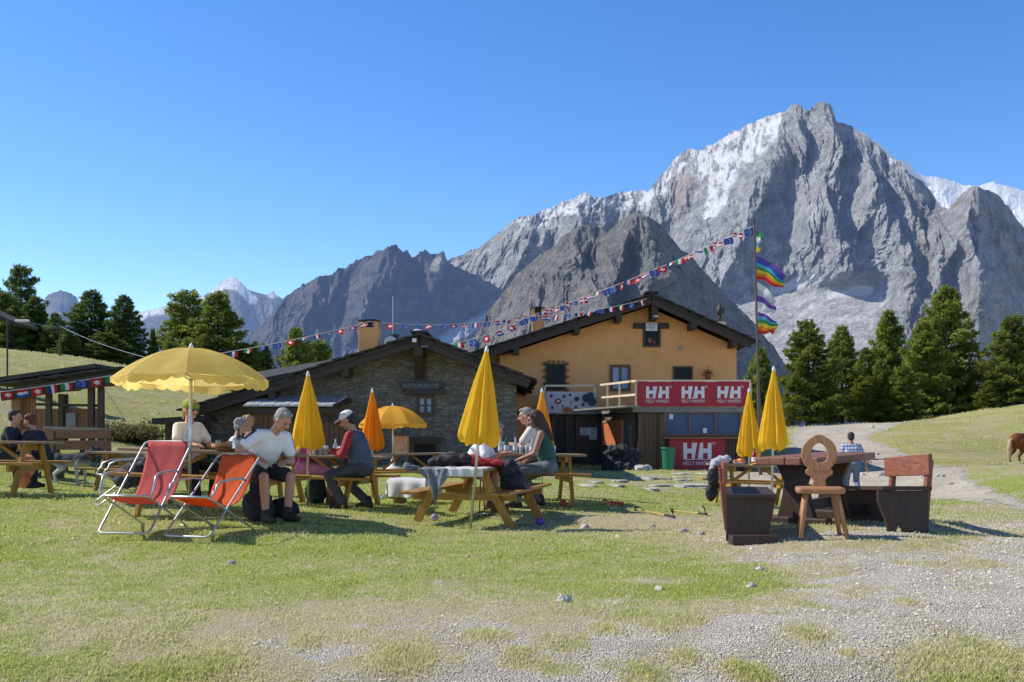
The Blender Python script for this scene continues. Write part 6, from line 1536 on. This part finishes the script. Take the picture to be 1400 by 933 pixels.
    for i, (hp, kn, an) in enumerate(lgs):
        m = MB(); s = 1 if i == 0 else -1; hd = heel[i]; dn = Vector((.16, s*.015, -.05-hd*.07)); bk = Vector((-.035, 0, -.05+hd*.02))
        m.caps(an+Vector((0,0,.045)), an+bk*.6, .050, .046); m.caps(an+bk, an+dn, .038, .036); m.caps(an, an+dn*.7, .046, .038); blob(m, 'shoe', shoes, P, voxel, 2)
    return P

def seat_at(px, D, dz=0):
    return G(px, D, dz)
# man in the white jersey, sitting on the near bench of the laden table, turned to the viewer's right
person('grey-haired man in a white striped-sleeve jersey bending forward behind the orange-red deck chair', seat_at(350, 12.25), rad(-40), hip=(0,0,.58), lean=35, side=-4, head_pitch=36, head_yaw=6, hands=((.44,.06,.66),(.36,-.20,.70)), feet=((.44,.10,0),(.40,-.16,0)),
   skin=m_skin2, hair=m_grey_hair, top=m_wshirt, legs=m_navy, leg_kind='shorts', shoes=m_dboot, stripes=True, elbow=((-.2,.5,-.5),(-.5,-.9,-.1)), scale=1.06)
person('woman with green headscarf and sunglasses in a white shirt under the open yellow parasol', seat_at(254, 13.62), rad(-38), hip=(0,0,.58), lean=8, head_pitch=6, hands=((.40,.15,.80),(.42,-.16,.80)), skin=m_skin2, hair=m_blond_hair, hair_kind='tail', headband=M('green_yellow_scarf', (.20,.27,.03), .8, .6, 22), shades=True, top=M('pinkish_white_shirt', (.72,.63,.58), .8, .06, 7, bump=.7, bscale=12), legs=m_navy, shoes=m_boot, female=True, scale=1.0)
person('curly grey-haired person in a white shirt seated beyond the laden table', seat_at(312, 16.2), rad(5), hip=(0,0,.52), lean=16, head_pitch=8, hair=m_grey_hair, hair_kind='curly', top=m_wshirt, legs=m_navy, hands=((.42,.15,.75),(.42,-.15,.75)), voxel=.012)
person('blond person sitting far back before the lean-to of the hut, only the head clear', seat_at(344, 18.6), rad(200), hip=(0,0,.66), lean=5, hair=m_blond_hair, hair_kind='curly', top=M('rust_top', (.25,.10,.06), .8), legs=m_black, voxel=.013)
person('person in magenta top and pink shorts partly hidden by a closed yellow parasol', seat_at(414, 15.2), rad(18), hip=(0,0,.55), lean=6, hands=((.36,.12,.80),(.30,-.20,.58)), skin=m_skin2, hair=m_brown_hair, top=M('magenta_top', (.50,.05,.30), .8, .15, 7), top_kind='tank', legs=M('pink_shorts', (.62,.22,.42), .8), leg_kind='shorts', shoes=m_boot, female=True, voxel=.011)
person('man in white cap, slate-blue vest and red sleeves bending over the glasses', seat_at(496, 14.55), rad(168), hip=(0,0,.56), lean=15, head_pitch=24, head_yaw=8, hands=((.38,.16,.80),(.42,-.16,.80)), feet=((.22,.16,0),(-.02,-.16,0)), hair=m_dark_hair, top=M('red_sleeve', (.36,.025,.03), .8, .15, 7, bump=.7, bscale=12), top_kind='long', vest=M('slate_vest', (.075,.10,.15), .75, .2, 7, bump=.8, bscale=12), legs=M('grey_trousers', (.07,.07,.085), .85, .2, 7, bump=.8, bscale=12), shoes=m_dboot, cap=M('white_cap', (.80,.79,.76), .7, .04), scale=1.05)
person('white-shirted person leaning over the clothes table, head hidden by the big parasol', seat_at(638, 14.75), rad(-6), hip=(0,0,.56), lean=34, head_pitch=30, hands=((.52,.16,.80),(.50,-.16,.80)), feet=((.30,.15,0),(.42,-.14,0)), skin=m_skin2, hair=m_grey_hair, top=m_wshirt, legs=M('checked_shorts', (.16,.09,.08), .85, .4, 20), leg_kind='shorts', shoes=m_boot, scale=1.03)
person('brown-haired woman in a dark green tank top facing left at the bottle table', seat_at(750, 15.25), rad(174), hip=(0,0,.56), lean=12, head_pitch=22, head_yaw=6, hands=((.40,.17,.66),(.34,-.05,.62)), feet=((.42,.12,0),(.12,-.14,0)), skin=m_skin3, hair=m_brown_hair, hair_kind='long', top=M('dark_green_top', (.02,.095,.07), .8, .2, 7, bump=.7, bscale=12), top_kind='tank', legs=M('grey_knit', (.16,.16,.165), .85, .25, 9), shoes=m_dboot, female=True, scale=1.08)
person('grey-haired man in a pale shirt behind the woman in green at the bottle table', seat_at(736, 16.75), rad(176), hip=(0,0,.56), lean=14, head_pitch=10, hands=((.48,.14,.82),(.46,-.16,.82)), skin=m_skin2, hair=m_grey_hair, top=M('cream_shirt', (.72,.62,.58), .8, .08, 7), top_kind='tee', legs=m_navy, shoes=m_boot, scale=1.1)
def plaid():
    t = NT('blue_white_plaid'); v = t.coords('Object'); w = []
    for ax in ('X', 'Z'):
        n = t.n('ShaderNodeTexWave'); n.wave_type = 'BANDS'; n.bands_direction = ax; n.inputs['Scale'].default_value = 4.2; t.l(v, n.inputs['Vector']); w.append(t.ramp(n.outputs['Fac'], [(.42, 0), (.58, 1)]))
    w2 = t.n('ShaderNodeTexWave'); w2.bands_direction = 'Y'; w2.inputs['Scale'].default_value = 4.2; t.l(v, w2.inputs['Vector'])
    c = t.mix(w[1], (.62,.64,.72), (.22,.27,.45)); c = t.mix(t.mix(.5, (0,0,0), t.ramp(w2.outputs['Fac'], [(.42, 0), (.58, 1)])), c, (.10,.13,.30))
    return t.finish(t.principled(c, .85))
person('man in blue checked shirt and jeans walking away up the track', seat_at(1165, 25.2), rad(84), hip=(0,0,.93), lean=10, side=0, head_pitch=4, hands=((.10,.30,.70),(.16,-.40,.84)), feet=((.22,.10,.0),(-.26,-.10,.12)), knee_up=False, heel=(0,.9), skin=m_skin3, hair=m_dark_hair, top=plaid(), legs=M('faded_jeans', (.13,.17,.24), .85, .2, 7, bump=.3), shoes=m_boot, scale=1.0, elbow=((-.8,.4,-.2),(-.8,-.4,-.2)))
person('man in dark navy seated at the far left edge behind the empty table', seat_at(8, 17.4), rad(8), hip=(0,0,.56), lean=12, head_pitch=4, hair=m_dark_hair, top=m_navy, top_kind='long', legs=m_black, hands=((.40,.15,.78),(.40,-.15,.78)), skin=m_skin2, voxel=.011, scale=.98)
m_strj = M('dark_jacket', (.022,.023,.03), .8, .3, 7, bump=.4, bscale=12)
pp = person('auburn-haired person in a dark jacket with pale sleeve bands at the far left', seat_at(60, 17.6), rad(172), hip=(0,0,.56), lean=22, head_pitch=12, hair=m_red_hair, hair_kind='curly', top=m_strj, top_kind='long', legs=m_black, hands=((.50,.15,.80),(.48,-.16,.80)), skin=m_skin2, voxel=.011, scale=.98)
jk = [c for c in pp.children if c.name.startswith('jacket')][0]
for k in (-1, 1):
    mb = MB(); mb.tube([(.16,-.255+.018*k,1.02),(.24,-.265+.018*k,.97),(.31,-.26+.018*k,.93)], .008, 6); mb.build('sleeve_band', m_white, jk)

# ================================================================== dog and pony
def animal_mat(name, dark, light, z0, z1, under):
    t = NT(name); v = t.coords('Object'); sx = t.n('ShaderNodeSeparateXYZ'); t.l(v, sx.inputs[0]); nz = t.noise(v, 5, 5, .7)
    a = t.n('ShaderNodeMath'); a.operation = 'MULTIPLY_ADD'; t.l(nz, a.inputs[0]); a.inputs[1].default_value = .22; t.l(sx.outputs[2], a.inputs[2])
    f = t.n('ShaderNodeMapRange'); t.l(a.outputs[0], f.inputs[0]); f.inputs[1].default_value = z0+.11; f.inputs[2].default_value = z1+.11
    fur = t.noise(t.coords('Object', (6, 40, 40)), 3, 5, .7)
    c = t.mix(f.outputs[0], light, dark); c = t.mix(t.ramp(fur, [(.3, .45), (.7, 0)]), c, under)
    return t.finish(t.principled(c, .85, t.bump(fur, .5, .01), spec=.2))
dp = G(96, 20.0); dog = thing('dog', 'grey and black husky-like dog standing between the two left tables', 'dog', dp, rad(-4)); dog.scale = (1.05,)*3
b = MB()
b.ell((.20,0,.43), (.19,.115,.155)); b.ell((.0,0,.44), (.24,.105,.125)); b.ell((-.22,0,.455), (.16,.105,.13)); b.caps((-.2,0,.50),(.22,0,.51),.07,.075)
b.caps((.27,0,.48),(.43,0,.60),.10,.075); b.ell((.50,0,.63), (.105,.078,.08)); b.caps((.55,0,.61),(.66,0,.585),.048,.032); b.ell((.675,0,.592), (.016,.018,.014)); b.caps((.55,0,.575),(.64,0,.555),.03,.02)
for s in (-1, 1):
    b.caps((.46,s*.055,.69),(.445,s*.062,.755),.030,.008)
    # front leg: shoulder, elbow, wrist, paw
    x = .21+s*.04; b.caps((.22,s*.075,.42),(x-.02,s*.075,.30),.066,.045); b.caps((x-.02,s*.075,.30),(x,s*.072,.14),.040,.027); b.caps((x,s*.072,.14),(x+.005,s*.072,.04),.026,.024); b.caps((x,s*.072,.025),(x+.06,s*.072,.022),.028,.024)
    x = -.24-s*.05; b.caps((-.22,s*.07,.44),(x+.09,s*.08,.31),.092,.058); b.caps((x+.09,s*.08,.31),(x-.07,s*.075,.19),.050,.028); b.caps((x-.07,s*.075,.19),(x-.035,s*.075,.04),.026,.022); b.caps((x-.035,s*.075,.025),(x+.03,s*.075,.022),.028,.023)
tl = [(-.36,0,.48),(-.45,0,.40),(-.54,.01,.31),(-.63,.02,.25),(-.70,.02,.235)]
for (p0, p1, r0, r1) in zip(tl, tl[1:], (.035,.05,.055,.045), (.05,.055,.045,.015)): b.caps(p0, p1, r0, r1)
blob(b, 'body', animal_mat('husky_fur', (.028,.028,.032), (.60,.57,.53), .30, .48, (.20,.19,.18)), dog, .010, 3)
mb = MB(); mb.ell((.688,0,.594), (.013,.016,.012)); mb.build('nose', m_iron, dog, smooth=True); mb = MB()
for s in (-1, 1): mb.ell((.565,s*.052,.648), (.011,.008,.011))
mb.build('eyes', m_eye, dog, smooth=True)
mb = MB(); mb.tube([Vector((.375,0,.565))+Vector((-.045*math.sin(a),.088*math.cos(a),.075*math.sin(a))) for a in [k*math.pi/10 for k in range(21)]], .012, 8, cap=False); mb.build('collar', M('red_collar', (.4,.06,.03), .6), dog, smooth=True)

hp_ = G(1401, 33.0); pony = thing('pony', 'chestnut pony with a pale tail grazing at the right edge of the photo', 'pony', hp_, rad(28)); pony.scale = (.86,)*3
b = MB()
b.ell((.38,0,.92), (.34,.235,.30)); b.ell((0,0,.90), (.45,.25,.30)); b.ell((-.42,0,.95), (.34,.25,.30)); b.caps((-.35,0,1.1),(.35,0,1.08),.14,.15)
b.caps((.55,0,1.0),(.98,0,.66),.20,.125); b.caps((.98,0,.66),(1.12,0,.46),.12,.10); b.caps((1.10,0,.44),(1.2,0,.18),.10,.058); b.ell((1.21,0,.14), (.055,.06,.06))
for s in (-1, 1):
    b.caps((1.0,s*.06,.72),(.96,s*.08,.83),.035,.008)
    x = .42+s*.08; b.caps((.42,s*.14,.78),(x,s*.14,.52),.12,.075); b.caps((x,s*.14,.52),(x+.02,s*.135,.30),.06,.045); b.caps((x+.02,s*.135,.30),(x,s*.135,.08),.038,.036); b.caps((x,s*.135,.06),(x+.04,s*.135,.035),.05,.055)
    x = -.5-s*.06; b.caps((-.42,s*.15,.88),(x+.12,s*.155,.60),.185,.11); b.caps((x+.12,s*.155,.60),(x-.10,s*.15,.38),.095,.05); b.caps((x-.10,s*.15,.38),(x-.05,s*.145,.09),.045,.038); b.caps((x-.05,s*.145,.06),(x,s*.145,.035),.05,.055)
blob(b, 'body', animal_mat('chestnut_coat', (.20,.062,.025), (.24,.085,.035), .2, .6, (.13,.04,.02)), pony, .02, 4)
m_mane = M('flaxen_mane', (.48,.33,.18), .8, .3, 20, (1,1,.3), .5)
b = MB(); tl = [(-.74,0,1.02),(-.84,0,.92),(-.88,0,.7),(-.87,.01,.45),(-.85,.02,.22)]
for (p0, p1, r0, r1) in zip(tl, tl[1:], (.04,.07,.085,.075), (.07,.085,.075,.03)): b.caps(p0, p1, r0, r1)
blob(b, 'tail', m_mane, pony, .018, 3)
b = MB()
for k in range(9): q = Vector((.5,0,1.18)).lerp(Vector((1.02,0,.78)), k/8); b.caps(q+Vector((0,.01,.02)), q+Vector((-.05,.12 if k % 2 else -.10,-.13)), .05, .03)
blob(b, 'mane', m_mane, pony, .016, 2)
mb = MB()
for s in (-1, 1): mb.ell((1.10,s*.095,.50), (.018,.012,.018))
mb.build('eyes', m_eye, pony, smooth=True)

# ================================================================== clothes and bags
m_greycloth = M('grey_fleece', (.17,.19,.22), .9, .25, 6, bump=.4, bscale=14); m_bundle = M('black_jacket_cloth', (.018,.018,.021), .8, .4, 6, bump=.5, bscale=14)
def pile(name, label, cat, pos, yaw, lumps, mat, vox=.014):
    o = thing(name, label, cat, pos, yaw); b = MB()
    for (c, r) in lumps: b.ell(c, r, nu=12, nv=8)
    ob = blob(b, 'cloth', mat, o, vox, 3); me = ob.data
    n = len(me.vertices); co_ = np.empty(n*3); me.vertices.foreach_get('co', co_); co_ = co_.reshape(-1, 3); nn = np.empty(n*3); me.vertices.foreach_get('normal', nn); nn = nn.reshape(-1, 3)
    d = .022*(1-np.abs(gnoise(co_[:,0]*7+co_[:,2]*4, co_[:,1]*7-co_[:,2]*5, 5))*2)+.012*gnoise(co_[:,0]*15, co_[:,2]*15+co_[:,1]*9, 6)
    me.vertices.foreach_set('co', (co_+nn*d[:,None]).ravel()); me.update(); return o
# drying clothes over the near end of the clothes table
tt = T['cloths']; TM = tt.matrix_basis
def onT(lx, ly, lz): return TM@Vector((lx, ly, lz))
def hung(name, label, mat, ly0, ly1, lx_in, drop, seed, taper=0):
    mb = MB(); rs = np.random.RandomState(seed); o = rs.rand()*10
    def fn(u, v):
        ly = ly0+(ly1-ly0)*u; L = lx_in+drop*(1-taper*abs(u-.45)*2); s = L*v
        if s < lx_in: lx = -.95+lx_in-s; z = .765+.014*float(gnoise(u*4+o, v*5, 4))
        else:
            h = s-lx_in; lx = -.965-.02*math.sin(u*14+o)*min(1, h*5)-.03*float(gnoise(u*5+o, h*3, 8)); z = .765-h; ly = ly+(0.5-u)*(ly1-ly0)*taper*h/drop*1.2
        return onT(lx, ly, z)
    mb.grid(fn, 44, 36); return tag(mb.build(name, mat, None, smooth=True, solid=.006), label, 'clothes')
hung('towel', 'white towel spread along the near edge of the clothes table', m_cloth, -.40, .22, .35, .10, 2)
hung('fleece', 'grey fleece hanging off the left corner of the clothes table', m_greycloth, .02, .46, .30, .48, 3, .8)
p = onT(-.50, .16, .77); pile('jacket_heap', 'black jacket heaped on the clothes table left of the big parasol', 'jacket', p, 0, [((-.2,0,.05),(.13,.11,.06)),((-.05,0,.08),(.17,.13,.085)),((.12,.02,.08),(.15,.13,.08))], m_bundle)
p = onT(-.35, -.18, .77); pile('jacket', 'red jacket on the clothes table right of the big parasol pole', 'jacket', p, .2, [((0,0,.05),(.2,.1,.05)),((.16,-.02,.03),(.14,.1,.035)),((-.12,.02,.07),(.12,.1,.07))], M('red_cloth', (.42,.03,.04), .8, .2, 6))
p = onT(-.40, -.02, .77); pile('bag', 'blue bag on the clothes table behind the big parasol pole', 'bag', p, .1, [((0,0,.06),(.17,.1,.07)),((.1,0,.04),(.12,.09,.05))], M('blue_cloth', (.02,.06,.17), .7, .2, 6))
p = onT(-.15, -.62, .46); pile('jacket', 'black jacket hanging between table and bench right of the big parasol', 'jacket', p, rad(72), [((0,.15,.24),(.22,.11,.13)),((.02,.10,.08),(.26,.14,.16)),((-.05,.02,-.02),(.2,.12,.06)),((.12,.2,.32),(.12,.09,.08))], m_bundle)
# things on and under other seats
q = G(352, 12.1); pile('backpack', 'dark backpack on the grass beside the legs of the striped-sleeve man', 'backpack', q, .4, [((0,0,.20),(.17,.13,.20)),((.03,0,.36),(.12,.1,.10)),((.12,0,.14),(.07,.10,.11))], m_navy)
q = G(386, 12.5); pile('bag', 'small dark bag under the bench near the boots of the striped-sleeve man', 'bag', q, .4, [((0,0,.12),(.17,.12,.12)),((.08,0,.10),(.12,.1,.09))], m_black)
q = G(186, 13.1, .42); pile('clothes_bundle', 'dark checked bundle lying on the half-hidden deck chair', 'bundle', q, .3, [((0,0,.02),(.20,.16,.12)),((.14,.1,.10),(.18,.14,.10)),((-.1,-.05,-.08),(.16,.12,.09)),((.25,.2,.2),(.16,.1,.09))], M('dark_check', (.045,.048,.06), .85, .9, 22))
q = G(432, 15.5); pile('backpack', 'dark green backpack under the table of the white-capped man', 'backpack', q, .2, [((0,0,.18),(.16,.13,.19)),((.02,0,.34),(.11,.1,.08))], M('deep_green_cloth', (.02,.04,.04), .8, .3, 8))
q = tpos('back', .1, -.62, .46); pile('bag', 'dark bag on the seat of the table behind the closed orange parasol', 'bag', q, 0, [((0,0,.05),(.13,.09,.06)),((-.05,0,.08),(.08,.07,.05))], m_greycloth)
q = G(1000, 17.9); tr_ = T['right'].matrix_basis
q = tr_@Vector((-.78,-.30,.76)); pile('jacket', 'pale grey jacket heaped on the left end of the right-hand picnic table', 'jacket', q, .5, [((0,0,.03),(.18,.13,.07)),((-.12,-.02,-.10),(.13,.1,.15)),((.1,.02,.08),(.14,.1,.06)),((-.2,-.04,-.22),(.09,.08,.12))], M('pale_grey_cloth', (.42,.43,.48), .85, .3, 8))
q = tr_@Vector((-.92,-.45,.5)); pile('jacket', 'black jacket hanging off the bench end below the pale grey one', 'jacket', q, .3, [((0,0,0),(.13,.1,.20)),((-.05,0,-.24),(.10,.08,.16)),((.08,0,.14),(.13,.1,.1))], m_bundle)
q = G(22, 15.7, .05); pile('bundle', 'orange and pink bundle under the bench at the left edge', 'bundle', q, 0, [((.16,0,.3),(.12,.09,.16)),((.1,0,.12),(.1,.08,.1)),((.2,0,.44),(.08,.07,.07))], M('orange_pink_cloth', (.55,.20,.12), .85, .6, 12))
for k, (px, D) in enumerate(((655, 14.0), (663, 14.1))):
    A = G(px, D); t = thing('trekking_pole', ('left' if k == 0 else 'right')+'-hand one of two dark trekking poles standing under the clothes table', 'trekking pole', A)
    mb = MB(); mb.tube([(0,0,-.02),(.02-.06*k,.25,.72)], .009, 8); mb.build('shaft', m_iron, t); mb = MB(); mb.tube([(0,.014,.05),(0,.017,.06)], .035, 12); mb.build('basket', m_white, t)

# ================================================================== flag pole, flags and bunting
fb = G(1040, 31); ft = W(1031, 303, 31); fpole = thing('flagpole', 'tall thin wooden flagpole right of the kiosk', 'flagpole', fb)
mb = MB(); d = ft-fb; mb.tube([Vector((0,0,-.1)), d*.35, d*.36, d], [.06,.05,.04,.028], 10); mb.build('pole', wood('pole_wood', (.12,.08,.055), axis=2), fpole); mb = MB(); mb.ell(d+Vector((0,0,.03)), .045); mb.build('knob', m_iron, fpole)
def fcol(nm, c): return M('flag_'+nm, c, .75, .06, 4, bump=.1, trans=.35)
FR, FW, FG, FB, FN, FO, FY, FP, FC = fcol('red', (.62,.02,.03)), fcol('white', (.80,.80,.80)), fcol('green', (.03,.30,.09)), fcol('blue', (.03,.10,.45)), fcol('navy', (.02,.04,.22)), fcol('orange', (.80,.25,.02)), fcol('yellow', (.82,.62,.05)), fcol('violet', (.16,.07,.35)), fcol('cyan', (.10,.42,.62))
def bigflag(py0, py1, pxw, drop, stripes, label, seed, vertical=False):
    t0 = (py0-303)/(642-303); a = ft.lerp(fb, t0)+Vector((.04,-.03,0)); h = (py1-py0)/F*31; w = pxw/F*31; dr = drop/F*31
    o = thing('flag', label, 'flag', a); n = len(stripes); nv = n*4
    def fn(u, v):
        x = w*u; fl = u*(.35+.65*math.sin(math.pi*min(1,u+.1))); y = .10*math.sin(u*7+seed+v*2)*u+.05*math.sin(v*9+u*5+seed)*u
        z = -h*v*(1-.35*u)-dr*u*(.6+.4*u)+.05*math.sin(u*8+v*4+seed)*u
        return (x-.10*v*u+.06*math.sin(v*7+seed)*u, y, z)
    mb = MB(); mb.grid(fn, 26, nv, mfn=lambda i, j: j//4); mb.build('cloth', stripes, o, smooth=True, fix=False); return o
bigflag(316, 346, 9, 6, [FG, FW, FC, FY], 'thin green and white pennant at the top of the flagpole', 1)
bigflag(349, 381, 38, 26, [FP, FB, FC, FG, FY, FO, FR], 'rainbow-striped flag streaming from the upper flagpole', 2)
bigflag(384, 420, 26, 24, [FW, M('flag_lilac', (.52,.50,.62), .75, .06, 4, trans=.35), FP, FW], 'pale lilac and violet flag between the two rainbow flags', 3)
bigflag(424, 454, 27, 12, [FP, FC, FG, FY, FO, FR], 'rainbow-striped flag lower on the pole, below the pale one', 4)

def flag_mesh(kind):
    nx, ny = 12, 9
    mats = [FR, FW, FG, FB, FN, FY]
    def mfn(i, j):
        x, y = (i+.5)/nx, (j+.5)/ny
        if kind == 'swiss': return 1 if (abs(x-.5) < .09 and abs(y-.5) < .32) or (abs(y-.5) < .12 and abs(x-.5) < .26) else 0
        if kind == 'italy': return 2 if x < .333 else (1 if x < .667 else 0)
        if kind == 'france': return 4 if x < .333 else (1 if x < .667 else 0)
        if kind == 'savoy': return 1 if (abs(x-.5) < .1 or abs(y-.5) < .13) else 0
        if kind == 'blue': return 5 if (abs(math.hypot((x-.5)*1.3, y-.5)-.3) < .05 and (i+j) % 2) else 3
        if kind == 'holland': return 0 if y < .33 else (1 if y < .67 else 3)
    mb = MB(); k = hash(kind) % 7 if False else len(kind)
    mb.grid(lambda u, v: ((u-.5)*.36, .03*math.sin(u*6+k)*v+.015*math.sin(v*5+k), -.25*v+.012*math.sin(u*9+k)*v), nx, ny, mfn=mfn)
    me = bpy.data.meshes.new('flag'); me.from_pydata(mb.v, [], mb.f)
    for m in mats: me.materials.append(m)
    me.polygons.foreach_set('material_index', mb.mi); return me
FM = {k: flag_mesh(k) for k in ('swiss','italy','france','savoy','blue','holland')}
seq = ['swiss','savoy','blue','france','swiss','italy','savoy','holland','france','blue']
m_cord = M('white_cord', (.55,.55,.5), .8)
def bunting(a, b, n, sag, label, seed, sc=1.0, gust=1.0):
    t = thing('bunting', label, 'bunting', a); rr = random.Random(seed); d = b-a
    pt = lambda s: d*s+Vector((0,0,-sag*4*s*(1-s)))
    mb = MB(); mb.tube([pt(k/30) for k in range(31)], .011, 5); mb.build('cord', m_cord, t)
    for k in range(n):
        s = (k+.5)/n; o = bpy.data.objects.new('flag', FM[seq[(k*3+seed*2+rr.randint(0,2)) % 10]]); C.objects.link(o); o.parent = t
        o.location = pt(s)+Vector((0,0,-.01)); o.scale = (sc*rr.uniform(.8,1.05), sc, sc*rr.uniform(.75,1.05))
        o.rotation_euler = (rad(rr.gauss(0,28))*gust, -math.atan2(d.z*math.copysign(1, d.x), math.hypot(d.x, d.y))*.8+rad(rr.gauss(0,8)), math.atan(d.y/d.x)*.4+rad(rr.gauss(0,22))*gust)
    return t
ch1 = W(738,428,Dh+2.6); ch2 = W(505,440,Ds+2.0)
bunting(W(1031,309,31), ch1, 26, .12, 'string of small national flags from the flagpole down to the house chimney', 1, .85)
bunting(ch1, ch2, 15, .25, 'string of small national flags from the house chimney to the hut chimney', 2, .72)
bunting(ch2, W(166,503,Dp-.5), 17, .12, 'string of small national flags from the hut chimney down to the pavilion roof', 3, .62)
bunting(W(884,409,Dh-1.2), W(722,433,34), 11, .12, 'string of small national flags along the left slope of the house roof', 4, .72)
bunting(W(722,433,34), W(577,474,Ds-1.05), 8, .22, 'string of small national flags ending under the gable of the stone hut', 5, .85)
q0, q1 = f0+Vector((0,-.05,.08)), f1+Vector((0,-.05,.08)); bunting(q0, q1, 8, .02, 'string of small national flags along the fascia of the pavilion', 6, .75, .15)
